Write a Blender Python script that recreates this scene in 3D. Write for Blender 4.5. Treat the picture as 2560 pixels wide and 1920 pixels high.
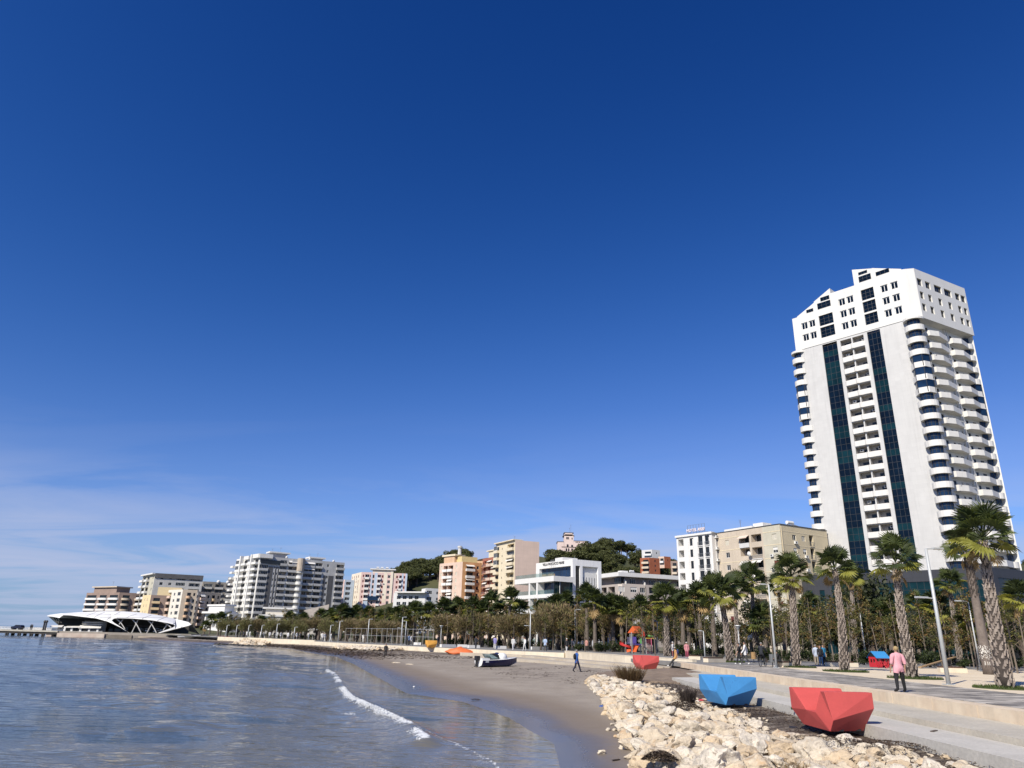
import bpy, bmesh, math, random
import numpy as np
from mathutils import Vector, Matrix, noise

for o in list(bpy.data.objects):
 bpy.data.objects.remove(o, do_unlink=True)
SC = bpy.context.scene
COL = SC.collection
rad = math.radians

# ------------------------------------------------------------------ camera
F, PITCH, ROLL, EYE = 1775.0, rad(19.65), rad(1.45), 1.65
FW = Vector((0, math.cos(PITCH), math.sin(PITCH)))
UP = Vector((0, -math.sin(PITCH), math.cos(PITCH)))
RT = Vector((1, 0, 0))
CX = RT * math.cos(ROLL) + UP * math.sin(ROLL)
CY = -RT * math.sin(ROLL) + UP * math.cos(ROLL)
cam = bpy.data.cameras.new('camera')
cam.lens, cam.sensor_width, cam.sensor_fit = F / 2560 * 36, 36, 'HORIZONTAL'
cam.clip_start, cam.clip_end = 0.1, 20000
camo = bpy.data.objects.new('camera', cam)
COL.objects.link(camo)
mw = Matrix.Identity(4)
for i in range(3):
 mw[i][0], mw[i][1], mw[i][2] = CX[i], CY[i], -FW[i]
mw[2][3] = EYE
camo.matrix_world = mw
SC.camera = camo

# ------------------------------------------------------------------ sky and sun
SUN_EL = rad(41)
SUN_H = Vector((-0.60, -0.80, 0)).normalized()
SUN = Vector((SUN_H.x * math.cos(SUN_EL), SUN_H.y * math.cos(SUN_EL), math.sin(SUN_EL)))
wd = bpy.data.worlds.new('World')
SC.world = wd
wd.use_nodes = True
wn, wl = wd.node_tree.nodes, wd.node_tree.links
wn.clear()
def N(nt, t, **k):
 n = nt.nodes.new(t)
 for a, b in k.items():
  if a.startswith('i_'):
   n.inputs[a[2:].replace('_', ' ')].default_value = b
  else:
   setattr(n, a, b)
 return n
WT = wd.node_tree
sky = N(WT, 'ShaderNodeTexSky', sky_type='NISHITA')
sky.sun_disc = False
sky.sun_elevation = SUN_EL
sky.sun_rotation = math.atan2(SUN_H.x, SUN_H.y)
sky.altitude, sky.air_density, sky.dust_density, sky.ozone_density = 0, 1.0, 0.25, 3.0
def math_n(nt, op, a, b=None, clamp=False):
 n = nt.nodes.new('ShaderNodeMath'); n.operation = op; n.use_clamp = clamp
 for i, x in enumerate((a, b)):
  if x is None: continue
  if isinstance(x, (int, float)): n.inputs[i].default_value = x
  else: nt.links.new(x, n.inputs[i])
 return n.outputs[0]
def mixc(nt, f, a, b, bt='MIX'):
 n = nt.nodes.new('ShaderNodeMix'); n.data_type = 'RGBA'; n.blend_type = bt
 for s, x in ((n.inputs['Factor'], f), (n.inputs['A'], a), (n.inputs['B'], b)):
  if isinstance(x, (int, float)): s.default_value = x
  elif isinstance(x, tuple): s.default_value = (*x[:3], 1)
  else: nt.links.new(x, s)
 return n.outputs['Result']
def ramp(nt, x, *stops):
 n = nt.nodes.new('ShaderNodeValToRGB')
 e = n.color_ramp.elements
 while len(e) < len(stops): e.new(0.5)
 for q, (p, c) in zip(e, stops):
  q.position = p
  q.color = (c, c, c, 1) if isinstance(c, (int, float)) else (*c[:3], 1)
 nt.links.new(x, n.inputs[0])
 return n.outputs[0]
SKY_STRENGTH = 0.10
# even colour grade of the whole sky: the camera's deep polarised blue
sx = N(WT, 'ShaderNodeSeparateColor'); wl.new(sky.outputs[0], sx.inputs[0])
cx_ = N(WT, 'ShaderNodeCombineColor')
for i, (a, p, b) in enumerate(((17.0, 2.9, 3.3), (2.6, 1.85, 1.13), (2.3, 1.5, 0.41))):
 v = math_n(WT, 'MULTIPLY', math_n(WT, 'POWER', math_n(WT, 'MULTIPLY', sx.outputs[i], 0.1), p), a)
 v = math_n(WT, 'DIVIDE', v, math_n(WT, 'ADD', math_n(WT, 'MULTIPLY', v, b), 1.0))
 wl.new(math_n(WT, 'DIVIDE', v, SKY_STRENGTH), cx_.inputs[i])
tint = cx_
tc = N(WT, 'ShaderNodeTexCoord')
sep = N(WT, 'ShaderNodeSeparateXYZ')
wl.new(tc.outputs['Generated'], sep.inputs[0])
zc = math_n(WT, 'MAXIMUM', sep.outputs[2], 0.0)
dn = math_n(WT, 'ADD', zc, 0.06)
cv = N(WT, 'ShaderNodeCombineXYZ')
wl.new(math_n(WT, 'DIVIDE', sep.outputs[0], dn), cv.inputs[0])
wl.new(math_n(WT, 'DIVIDE', sep.outputs[1], dn), cv.inputs[1])
n1 = N(WT, 'ShaderNodeTexNoise', i_Scale=0.8, i_Detail=10.0, i_Roughness=0.60, i_Distortion=0.7)
mp = N(WT, 'ShaderNodeMapping'); mp.inputs['Scale'].default_value = (0.55, 1.0, 1); mp.inputs['Location'].default_value = (7.3, 0.2, 0)
wl.new(cv.outputs[0], mp.inputs[0]); wl.new(mp.outputs[0], n1.inputs['Vector'])
n2 = N(WT, 'ShaderNodeTexNoise', i_Scale=0.16, i_Detail=3.0)
wl.new(cv.outputs[0], n2.inputs['Vector'])
cl = math_n(WT, 'ADD', math_n(WT, 'MULTIPLY', n1.outputs[0], 0.65), math_n(WT, 'MULTIPLY', n2.outputs[0], 0.5))
cl = ramp(WT, cl, (0.505, 0.0), (0.565, 0.55), (0.66, 1.0))
band = ramp(WT, zc, (0.0, 0.6), (0.04, 1.0), (0.11, 0.95), (0.15, 0.45), (0.20, 0.10), (0.30, 0.0))
cfac = math_n(WT, 'MULTIPLY', cl, band)
cfac = math_n(WT, 'MULTIPLY', cfac, 0.75)
CLOUD = (4.9, 5.4, 7.4)
hz = ramp(WT, zc, (0.0, 0.75), (0.06, 0.45), (0.16, 0.0))
col = mixc(WT, hz, tint.outputs[0], (2.9, 3.9, 6.3))
col = mixc(WT, cfac, col, CLOUD)
bg = N(WT, 'ShaderNodeBackground', i_Strength=SKY_STRENGTH * 0.85)
wl.new(col, bg.inputs[0])
wo = N(WT, 'ShaderNodeOutputWorld')
wl.new(bg.outputs[0], wo.inputs[0])
sl = bpy.data.lights.new('sun', 'SUN')
sl.energy, sl.angle, sl.color = 5.0, rad(0.53), (1.0, 0.925, 0.80)
so = bpy.data.objects.new('sun', sl)
so.rotation_euler = SUN.to_track_quat('Z', 'Y').to_euler()
so.location = (-60, -60, 90)
COL.objects.link(so)
SC.view_settings.view_transform = 'Standard'
SC.view_settings.look = 'None'
SC.view_settings.gamma = 1
SC.view_settings.use_curve_mapping = False
SC.view_settings.exposure = 0.25
SC.render.engine = 'CYCLES'

# ------------------------------------------------------------------ helpers: pixel of the photo -> place in the world
def ray(px, py):
 return FW + CX * ((px - 1280) / F) + CY * ((960 - py) / F)
def gp(px, py, z=0.0):
 d = ray(px, py); t = (z - EYE) / d.z
 return Vector((d.x * t, d.y * t, z))
def at(px, py, Y):
 d = ray(px, py); t = Y / d.y
 return Vector((d.x * t, Y, EYE + d.z * t))
def Z(x0, y0, s):
 return lambda x, y: (x0 + x / s, y0 + y / s)

# ------------------------------------------------------------------ materials
MATS = {}
def mat(name, c, rough=0.75, var=0.10, scale=0.8, bump=0.0, bscale=6.0, c2=None, metal=0.0, spec=0.5, streak=0.0, fine=0.0):
 if name in MATS: return MATS[name]
 m = bpy.data.materials.new(name); m.use_nodes = True
 nt = m.node_tree; b = nt.nodes['Principled BSDF']
 b.inputs['Roughness'].default_value = rough
 b.inputs['Metallic'].default_value = metal
 b.inputs['Specular IOR Level'].default_value = spec
 geo = N(nt, 'ShaderNodeNewGeometry')
 nz = N(nt, 'ShaderNodeTexNoise', i_Scale=scale, i_Detail=6.0, i_Roughness=0.6)
 nt.links.new(geo.outputs['Position'], nz.inputs['Vector'])
 if c2 is None: c2 = tuple(x * (1 - 2.2 * var) for x in c)
 f = ramp(nt, nz.outputs[0], (0.34, 0.0), (0.66, 1.0))
 col = mixc(nt, f, c2, c)
 if streak:
  mpn = N(nt, 'ShaderNodeMapping'); mpn.inputs['Scale'].default_value = (2.2, 2.2, 0.10)
  nt.links.new(geo.outputs['Position'], mpn.inputs[0])
  ns = N(nt, 'ShaderNodeTexNoise', i_Scale=1.0, i_Detail=5.0)
  nt.links.new(mpn.outputs[0], ns.inputs['Vector'])
  fs = ramp(nt, ns.outputs[0], (0.5, 0.0), (0.72, streak))
  col = mixc(nt, fs, col, tuple(x * 0.55 for x in c))
 if fine:
  nf = N(nt, 'ShaderNodeTexNoise', i_Scale=scale * 14, i_Detail=4.0)
  nt.links.new(geo.outputs['Position'], nf.inputs['Vector'])
  ff = ramp(nt, nf.outputs[0], (0.35, 0.0), (0.65, fine))
  col = mixc(nt, ff, col, tuple(x * 0.5 for x in c))
 nt.links.new(col, b.inputs['Base Color'])
 if bump:
  nb = N(nt, 'ShaderNodeTexNoise', i_Scale=bscale, i_Detail=8.0, i_Roughness=0.65)
  nt.links.new(geo.outputs['Position'], nb.inputs['Vector'])
  bn = N(nt, 'ShaderNodeBump', i_Strength=0.6, i_Distance=bump)
  nt.links.new(nb.outputs[0], bn.inputs['Height'])
  nt.links.new(bn.outputs[0], b.inputs['Normal'])
 MATS[name] = m
 return m
def leafmat(name, c, var=0.35, scale=0.5, trans=0.25):
 if name in MATS: return MATS[name]
 m = mat(name, c, rough=0.6, var=var / 2.2, scale=scale, spec=0.25)
 nt = m.node_tree; b = nt.nodes['Principled BSDF']
 out = nt.nodes['Material Output']
 tr = N(nt, 'ShaderNodeBsdfTranslucent')
 tr.inputs[0].default_value = (min(1, c[0] * 1.5), min(1, c[1] * 1.5), c[2] * 0.8, 1)
 mx = N(nt, 'ShaderNodeMixShader'); mx.inputs[0].default_value = trans
 nt.links.new(b.outputs[0], mx.inputs[1]); nt.links.new(tr.outputs[0], mx.inputs[2])
 nt.links.new(mx.outputs[0], out.inputs[0])
 return m
def glassmat(name, c, rough=0.04, spec=0.35):
 if name in MATS: return MATS[name]
 m = mat(name, c, rough=rough, var=0.25, scale=0.35, spec=spec)
 return m
def tilemat(name, c, w, h, joint=0.5, mortar=0.012, var=0.06, rough=0.5, off=0.0):
 """wall panels laid in metres of the wall's own UV"""
 if name in MATS: return MATS[name]
 m = mat(name, c, rough=rough, var=0.03, scale=0.3, streak=0.18)
 nt = m.node_tree; b = nt.nodes['Principled BSDF']
 src = b.inputs['Base Color'].links[0].from_socket
 uv = N(nt, 'ShaderNodeUVMap')
 br = N(nt, 'ShaderNodeTexBrick'); br.offset = off
 br.inputs['Scale'].default_value = 1.0
 br.inputs['Brick Width'].default_value = w; br.inputs['Row Height'].default_value = h
 br.inputs['Mortar Size'].default_value = mortar
 br.inputs['Color1'].default_value = (1, 1, 1, 1)
 br.inputs['Color2'].default_value = (1 - var, 1 - var, 1 - var, 1)
 br.inputs['Mortar'].default_value = (joint, joint, joint, 1)
 nt.links.new(uv.outputs[0], br.inputs['Vector'])
 nt.links.new(mixc(nt, 1.0, src, br.outputs[0], 'MULTIPLY'), b.inputs['Base Color'])
 return m

# ------------------------------------------------------------------ mesh building
class MB:
 def __init__(s):
  s.v, s.f, s.m, s.uv = [], [], [], {}
 def poly(s, pts, mi=0, uv=None):
  i = len(s.v)
  s.v += [tuple(p) for p in pts]
  if uv: s.uv[len(s.f)] = uv
  s.f.append(tuple(range(i, i + len(pts)))); s.m.append(mi)
 def box(s, a, b, mi=0):
  (x0, y0, z0), (x1, y1, z1) = a, b
  i = len(s.v)
  s.v += [(x0, y0, z0), (x1, y0, z0), (x1, y1, z0), (x0, y1, z0), (x0, y0, z1), (x1, y0, z1), (x1, y1, z1), (x0, y1, z1)]
  for q in ((0, 3, 2, 1), (4, 5, 6, 7), (0, 1, 5, 4), (1, 2, 6, 5), (2, 3, 7, 6), (3, 0, 4, 7)):
   s.f.append(tuple(i + k for k in q)); s.m.append(mi)
 def prism(s, pl, z0, z1, mi=0, top=None):
  """upright prism over the plan polygon pl; z0/z1 may be lists"""
  n = len(pl); i = len(s.v)
  a = z0 if isinstance(z0, (list, tuple)) else [z0] * n
  b = z1 if isinstance(z1, (list, tuple)) else [z1] * n
  s.v += [(p[0], p[1], a[k]) for k, p in enumerate(pl)] + [(p[0], p[1], b[k]) for k, p in enumerate(pl)]
  for k in range(n):
   j = (k + 1) % n
   s.f.append((i + k, i + j, i + n + j, i + n + k)); s.m.append(mi)
  s.f.append(tuple(range(i + n, i + 2 * n))); s.m.append(mi if top is None else top)
  s.f.append(tuple(range(i + n - 1, i - 1, -1))); s.m.append(mi)
 def tube(s, pts, r, n=8, mi=0, cap=True):
  pts = [Vector(p) for p in pts]
  rs = r if isinstance(r, (list, tuple)) else [r] * len(pts)
  i = len(s.v)
  t0 = (pts[1] - pts[0]).normalized()
  a = t0.orthogonal().normalized()
  for k, p in enumerate(pts):
   t = (pts[min(k + 1, len(pts) - 1)] - pts[max(k - 1, 0)]).normalized()
   a = (a - t * a.dot(t)).normalized()
   b = t.cross(a)
   for q in range(n):
    w = 2 * math.pi * q / n
    s.v.append(tuple(p + (a * math.cos(w) + b * math.sin(w)) * rs[k]))
  for k in range(len(pts) - 1):
   for q in range(n):
    q2 = (q + 1) % n
    s.f.append((i + k * n + q, i + k * n + q2, i + (k + 1) * n + q2, i + (k + 1) * n + q)); s.m.append(mi)
  if cap:
   s.f.append(tuple(i + q for q in range(n - 1, -1, -1))); s.m.append(mi)
   e = i + (len(pts) - 1) * n
   s.f.append(tuple(e + q for q in range(n))); s.m.append(mi)
 def ball(s, c, r, mi=0, n=8, m=6):
  rx, ry, rz = r if isinstance(r, (list, tuple)) else (r, r, r)
  i = len(s.v)
  s.v.append((c[0], c[1], c[2] - rz))
  for k in range(1, m):
   w = math.pi * k / m - math.pi / 2
   for q in range(n):
    p = 2 * math.pi * q / n
    s.v.append((c[0] + rx * math.cos(w) * math.cos(p), c[1] + ry * math.cos(w) * math.sin(p), c[2] + rz * math.sin(w)))
  s.v.append((c[0], c[1], c[2] + rz))
  for q in range(n):
   q2 = (q + 1) % n
   s.f.append((i, i + 1 + q2, i + 1 + q)); s.m.append(mi)
   for k in range(m - 2):
    s.f.append((i + 1 + k * n + q, i + 1 + k * n + q2, i + 1 + (k + 1) * n + q2, i + 1 + (k + 1) * n + q)); s.m.append(mi)
   s.f.append((i + 1 + (m - 2) * n + q, i + 1 + (m - 2) * n + q2, i + 1 + (m - 1) * n)); s.m.append(mi)
 def mesh(s, name, mats, smooth=False, off=None):
  me = bpy.data.meshes.new(name)
  v = s.v
  if off is not None: v = [(a - off[0], b - off[1], c - off[2]) for a, b, c in v]
  me.from_pydata(v, [], s.f)
  if not isinstance(mats, (list, tuple)): mats = [mats]
  for m in mats: me.materials.append(m)
  if len(mats) > 1: me.polygons.foreach_set('material_index', s.m)
  if smooth: me.polygons.foreach_set('use_smooth', [True] * len(s.f))
  if s.uv:
   l = me.uv_layers.new(name='UVMap')
   for fi, uvs in s.uv.items():
    st = me.polygons[fi].loop_start
    for k, q in enumerate(uvs): l.data[st + k].uv = q
  return me
def link(name, me, parent=None, loc=(0, 0, 0), rz=0.0):
 o = bpy.data.objects.new(name, me)
 COL.objects.link(o)
 o.location = loc
 o.rotation_euler = (0, 0, rz)
 if parent is not None: o.parent = parent
 return o
def tag(o, label=None, cat=None, group=None, kind=None):
 if label: o['label'] = label
 if cat: o['category'] = cat
 if group: o['group'] = group
 if kind: o['kind'] = kind
 return o
def thing(name, label, cat, loc=(0, 0, 0), rz=0.0, group=None):
 return tag(link(name, None, None, loc, rz), label, cat, group)
def part(name, mb, mats, parent, smooth=False, label=None, kind=None, loc=(0, 0, 0), rz=0.0):
 o = link(name, mb.mesh(name, mats, smooth), parent, loc, rz)
 if label: o['label'] = label
 if kind: o['kind'] = kind
 return o
def solo(name, mb, mats, label=None, cat=None, group=None, kind=None, smooth=False, loc=(0, 0, 0), rz=0.0):
 return tag(link(name, mb.mesh(name, mats, smooth), None, loc, rz), label, cat, group, kind)
def copy_tree(o, loc=None, rz=None, scale=None, label=None, parent=None):
 c = o.copy(); COL.objects.link(c)
 c.parent = parent
 if loc is not None: c.location = loc
 if rz is not None: c.rotation_euler = (0, 0, rz)
 if scale is not None: c.scale = (scale, scale, scale) if isinstance(scale, (int, float)) else scale
 if label: c['label'] = label
 for ch in o.children: copy_tree(ch, parent=c)
 return c
def grid_mesh(name, X, Y, Zz, m, attr=None, smooth=True):
 """X,Y,Zz arrays [i,j]"""
 ni, nj = X.shape
 me = bpy.data.meshes.new(name)
 co = np.stack([X, Y, Zz], -1).reshape(-1, 3).astype(np.float32)
 idx = np.arange(ni * nj).reshape(ni, nj)
 q = np.stack([idx[:-1, :-1], idx[1:, :-1], idx[1:, 1:], idx[:-1, 1:]], -1).reshape(-1, 4)
 me.vertices.add(len(co)); me.vertices.foreach_set('co', co.ravel())
 me.loops.add(q.size); me.loops.foreach_set('vertex_index', q.ravel().astype(np.int32))
 me.polygons.add(len(q))
 me.polygons.foreach_set('loop_start', np.arange(0, q.size, 4, dtype=np.int32))
 me.polygons.foreach_set('loop_total', np.full(len(q), 4, np.int32))
 if smooth: me.polygons.foreach_set('use_smooth', np.ones(len(q), bool))
 me.update(calc_edges=True)
 if attr:
  for k, a in attr.items():
   at_ = me.attributes.new(k, 'FLOAT', 'POINT'); at_.data.foreach_set('value', a.ravel().astype(np.float32))
 me.materials.append(m)
 return me
def polydist(X, Y, pl):
 """distance to polyline and signed side (positive to the right of the way it runs)"""
 best = np.full(X.shape, 1e9); side = np.zeros(X.shape)
 for (x0, y0), (x1, y1) in zip(pl[:-1], pl[1:]):
  dx, dy = x1 - x0, y1 - y0
  t = np.clip(((X - x0) * dx + (Y - y0) * dy) / (dx * dx + dy * dy), 0, 1)
  ex, ey = X - (x0 + t * dx), Y - (y0 + t * dy)
  d = np.hypot(ex, ey)
  s = np.where(dx * (Y - y0) - dy * (X - x0) < 0, 1.0, -1.0)
  m = d < best - 1e-9
  best = np.where(m, d, best); side = np.where(m, s, side)
 return best * side
def vnoise(X, Y, sc, seed=0.0):
 """cheap smooth value noise on arrays"""
 xs, ys = X * sc + seed * 17.3, Y * sc + seed * 9.1
 xi, yi = np.floor(xs), np.floor(ys)
 fx, fy = xs - xi, ys - yi
 fx, fy = fx * fx * (3 - 2 * fx), fy * fy * (3 - 2 * fy)
 h = lambda a, b: np.modf(np.abs(np.sin(a * 127.1 + b * 311.7 + seed) * 43758.5453))[0]
 return (h(xi, yi) * (1 - fx) + h(xi + 1, yi) * fx) * (1 - fy) + (h(xi, yi + 1) * (1 - fx) + h(xi + 1, yi + 1) * fx) * fy
# ------------------------------------------------------------------ setting: sea, beach, promenade, ground, hills
SEA = -1.4
WL = [(1.5, 3), (1.5, 20), (1.6, 24.5), (.9, 27.9), (.3, 31.5), (-2, 38.5), (-5.4, 43), (-8.6, 54.6), (-15.8, 80.4), (-23.5, 106), (-28.4, 115),
      (-41, 145), (-56, 168), (-64, 173), (-78, 181), (-92, 197), (-104, 215), (-116.5, 234), (-119, 262)]
ED = [(14.7, 3), (14.7, 66), (12, 76), (7.6, 97), (0, 101), (-10, 113), (-19, 125), (-27, 134), (-38, 151), (-48, 160), (-60, 176), (-72, 186),
      (-90, 207), (-102, 226), (-110, 246), (-112, 262)]
def beach_z(X, Y):
 dw, de = polydist(X, Y, WL), polydist(X, Y, ED)
 s = np.clip(dw / np.maximum(dw + np.abs(de), 0.5), 0, 1)
 s = np.where(de > 0, 1.0, s)
 z = SEA + 0.78 * s ** 0.85
 z = np.where(dw < 0, SEA + np.maximum(dw * 0.035, -2.0), z)
 z = z + 0.05 * (vnoise(X, Y, 0.35, 1.0) - 0.5) * np.clip(dw * 0.3, 0, 1) + 0.035 * (vnoise(X, Y, 1.3, 2.0) - 0.5) * np.clip(dw * 0.2, 0, 1)
 return z, dw, de
def bz(x, y):
 a, _, _ = beach_z(np.array([[float(x)]]), np.array([[float(y)]]))
 return float(a[0, 0])

# beach material: dry grey sand, damp grey-brown, dark mirror-wet rim
m = bpy.data.materials.new('beach sand'); m.use_nodes = True
nt = m.node_tree; b = nt.nodes['Principled BSDF']
at_w = N(nt, 'ShaderNodeAttribute', attribute_name='wet')
at_s = N(nt, 'ShaderNodeAttribute', attribute_name='weed')
geo = N(nt, 'ShaderNodeNewGeometry')
nz = N(nt, 'ShaderNodeTexNoise', i_Scale=0.45, i_Detail=8.0, i_Roughness=0.65)
nt.links.new(geo.outputs['Position'], nz.inputs['Vector'])
nf = N(nt, 'ShaderNodeTexNoise', i_Scale=9.0, i_Detail=6.0, i_Roughness=0.7)
nt.links.new(geo.outputs['Position'], nf.inputs['Vector'])
dry = mixc(nt, ramp(nt, nz.outputs[0], (0.35, 0.0), (0.65, 1.0)), (0.255, 0.215, 0.17), (0.335, 0.29, 0.235))
dry = mixc(nt, ramp(nt, nf.outputs[0], (0.42, 0.0), (0.7, 0.45)), dry, (0.15, 0.13, 0.11))
damp = mixc(nt, nz.outputs[0], (0.175, 0.14, 0.105), (0.225, 0.182, 0.138))
wetf = math_n(nt, 'ADD', at_w.outputs['Fac'], math_n(nt, 'MULTIPLY', math_n(nt, 'SUBTRACT', nz.outputs[0], 0.5), 0.35))
c1 = mixc(nt, ramp(nt, wetf, (0.12, 0.0), (0.42, 1.0)), dry, damp)
c1 = mixc(nt, ramp(nt, wetf, (0.62, 0.0), (0.86, 1.0)), c1, (0.115, 0.098, 0.080))
nw = N(nt, 'ShaderNodeTexNoise', i_Scale=1.6, i_Detail=9.0, i_Roughness=0.72)
mpw = N(nt, 'ShaderNodeMapping'); mpw.inputs['Scale'].default_value = (0.6, 1.0, 1.0)
nt.links.new(geo.outputs['Position'], mpw.inputs[0]); nt.links.new(mpw.outputs[0], nw.inputs['Vector'])
wf = math_n(nt, 'ADD', nw.outputs[0], math_n(nt, 'MULTIPLY', at_s.outputs['Fac'], 0.36))
c1 = mixc(nt, ramp(nt, wf, (0.66, 0.0), (0.76, 0.9)), c1, (0.052, 0.034, 0.022))
nt.links.new(c1, b.inputs['Base Color'])
nt.links.new(ramp(nt, wetf, (0.40, 0.92), (0.70, 0.45), (0.88, 0.22)), b.inputs['Roughness'])
bp = N(nt, 'ShaderNodeBump', i_Distance=0.035)
nt.links.new(math_n(nt, 'MULTIPLY', math_n(nt, 'SUBTRACT', 1.0, wetf, True), 0.9), bp.inputs['Strength'])
nt.links.new(math_n(nt, 'ADD', nf.outputs[0], math_n(nt, 'MULTIPLY', nw.outputs[0], 1.5)), bp.inputs['Height'])
nt.links.new(bp.outputs[0], b.inputs['Normal'])
M_SAND = m
js = np.concatenate([np.linspace(4, 30, 150), np.linspace(30.3, 70, 170), np.geomspace(70.6, 262, 180)])
fr = np.linspace(-0.66, 0.60, 230)
Yb, Fb = np.meshgrid(js, fr, indexing='ij')
Xb = np.where(Fb < 0, Fb * (Yb + 8), Fb * np.minimum(Yb + 8, 44))
Xb = np.minimum(Xb, 20.0)
Zb, dW, dE = beach_z(Xb, Yb)
wet = np.clip(1.0 - dW / np.clip(0.10 * Yb + 1.6, 1.0, 6.5), 0, 1) ** 0.9
wet = np.where(dW < 0, 1.0, wet)
weed = np.exp(-((dE + 3.2) / 2.6) ** 2) * np.clip((Yb - 40) / 25, 0, 1) * 0.75
band2 = np.exp(-(((dW / np.maximum(dW - dE, .1)) - 0.50) / 0.13) ** 2) * np.clip((Yb - 36) / 20, 0, 1) * np.clip((125 - Yb) / 30, 0, 1)
weed = np.maximum(weed, band2 * 0.42)
far = np.exp(-(((dW / np.maximum(dW - dE, .1)) - 0.30) / 0.30) ** 2) * np.clip((Yb - 96) / 10, 0, 1) * np.clip((176 - Yb) / 10, 0, 1)
weed = np.maximum(weed, far * 1.0)
nearw = np.clip((Xb - 6.0) / 3.0, 0, 1) * np.clip((60 - Yb) / 6, 0, 1)
weed = np.maximum(weed, nearw * 0.72)
Zb = np.where(dE > 0.35, -2.2, Zb)
Zb = np.where((dW < -14), np.minimum(Zb, -2.4), Zb)
tag(link('beach', grid_mesh('beach', Xb, Yb, Zb, M_SAND, {'wet': wet, 'weed': weed})), kind='structure')

# sea: real waves near, normal detail on top
m = bpy.data.materials.new('sea water'); m.use_nodes = True
nt = m.node_tree; b = nt.nodes['Principled BSDF']
geo = N(nt, 'ShaderNodeNewGeometry')
dep = N(nt, 'ShaderNodeAttribute', attribute_name='depth')
c1 = mixc(nt, dep.outputs['Fac'], (0.16, 0.148, 0.12), (0.050, 0.070, 0.078))
fo = N(nt, 'ShaderNodeAttribute', attribute_name='foam')
nfo = N(nt, 'ShaderNodeTexNoise', i_Scale=7.0, i_Detail=8.0, i_Roughness=0.7, i_Distortion=0.8)
nt.links.new(geo.outputs['Position'], nfo.inputs['Vector'])
ff = math_n(nt, 'ADD', fo.outputs['Fac'], math_n(nt, 'MULTIPLY', math_n(nt, 'SUBTRACT', nfo.outputs[0], 0.5), 1.6))
ff = math_n(nt, 'MULTIPLY', ramp(nt, ff, (0.46, 0.0), (0.68, 0.9)), ramp(nt, fo.outputs['Fac'], (0.02, 0.0), (0.12, 1.0)))
c1 = mixc(nt, ff, c1, (0.72, 0.74, 0.75))
nt.links.new(c1, b.inputs['Base Color'])
nt.links.new(math_n(nt, 'ADD', math_n(nt, 'MULTIPLY', ff, 0.6), 0.06), b.inputs['Roughness'])
b.inputs['IOR'].default_value = 1.333
hs = []
for sc, st, rz, amp in ((0.55, (1.0, 2.6, 1), 12, 1.0), (1.7, (0.8, 2.4, 1), -10, 0.5), (5.0, (0.8, 2.0, 1), 6, 0.18), (14.0, (1.0, 1.8, 1), -14, 0.05)):
 mpn = N(nt, 'ShaderNodeMapping'); mpn.inputs['Scale'].default_value = tuple(sc * q for q in st); mpn.inputs['Rotation'].default_value = (0, 0, rad(rz))
 nt.links.new(geo.outputs['Position'], mpn.inputs[0])
 nn = N(nt, 'ShaderNodeTexNoise', i_Scale=1.0, i_Detail=2.0, i_Roughness=0.5, i_Distortion=0.4)
 nt.links.new(mpn.outputs[0], nn.inputs['Vector'])
 hs.append(math_n(nt, 'MULTIPLY', nn.outputs[0], amp))
h = hs[0]
for q in hs[1:]: h = math_n(nt, 'ADD', h, q)
calm = N(nt, 'ShaderNodeAttribute', attribute_name='calm')
bp = N(nt, 'ShaderNodeBump', i_Distance=0.22)
nt.links.new(math_n(nt, 'MULTIPLY', calm.outputs['Fac'], 0.55), bp.inputs['Strength'])
nt.links.new(h, bp.inputs['Height']); nt.links.new(bp.outputs[0], b.inputs['Normal'])
M_SEA = m
def waves(X, Y):
 r = np.random.RandomState(5)
 Zw = np.zeros_like(X)
 for k in range(26):
  L = 0.7 * 1.16 ** k
  th = rad(70 + r.uniform(-38, 38))
  kx, ky = 2 * math.pi / L * math.cos(th), 2 * math.pi / L * math.sin(th)
  A = 0.0055 * L ** 0.62
  fade = np.clip(1.6 - np.hypot(X, Y) / (60 * L ** 0.8), 0, 1)
  Zw += A * fade * np.sin(kx * X + ky * Y + r.uniform(0, 6.28) + 0.7 * np.sin(X * .13 + k) + 0.5 * np.sin(Y * .09 + 2 * k))
 # swell crests that stand up as they come in
 for (ax, ay, bx, by, w, hh) in ((-13.5, 22.5, -9.6, 29.5, 0.85, 0.15), (-24, 50, -9, 62, 1.1, 0.16), (-30, 34, -17, 42, 0.8, 0.13), (-9, 33.5, -4, 37, .5, .09)):
  dx, dy = bx - ax, by - ay; Ln = math.hypot(dx, dy)
  u = ((X - ax) * dx + (Y - ay) * dy) / Ln ** 2
  v = ((X - ax) * dy - (Y - ay) * dx) / Ln + 0.5 * np.sin(u * 7)
  Zw += hh * np.exp(-(v / w) ** 2) * np.exp(-((u - .5) / .36) ** 2)
 return Zw
FOAM = [(820, 1678), (838, 1690), (852, 1712), (862, 1730), (880, 1748), (910, 1762), (945, 1778), (985, 1796), (1020, 1815), (1045, 1838), (1062, 1856)]
FP = [gp(x, y, SEA + .1) for x, y in FOAM]
def breaker(X, Y):
 d = polydist(X, Y, [(p.x, p.y) for p in FP])
 return 0.20 * np.exp(-(d / 0.55) ** 2)
jy = np.concatenate([np.linspace(8, 20, 90), np.linspace(20.1, 60, 230), np.geomspace(60.4, 330, 160)])
fx = np.linspace(-0.86, 0.16, 300)
Ys, Fs = np.meshgrid(jy, fx, indexing='ij')
Xs = Fs * (Ys + 6)
d_w = -polydist(Xs, Ys, WL)
amp = np.clip(d_w / 7, 0.0, 1)
Zs = SEA + waves(Xs, Ys) * amp + breaker(Xs, Ys)
Zs = np.where(d_w < 0, SEA + 0.012 * d_w * 0 - 0.004, Zs)
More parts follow.
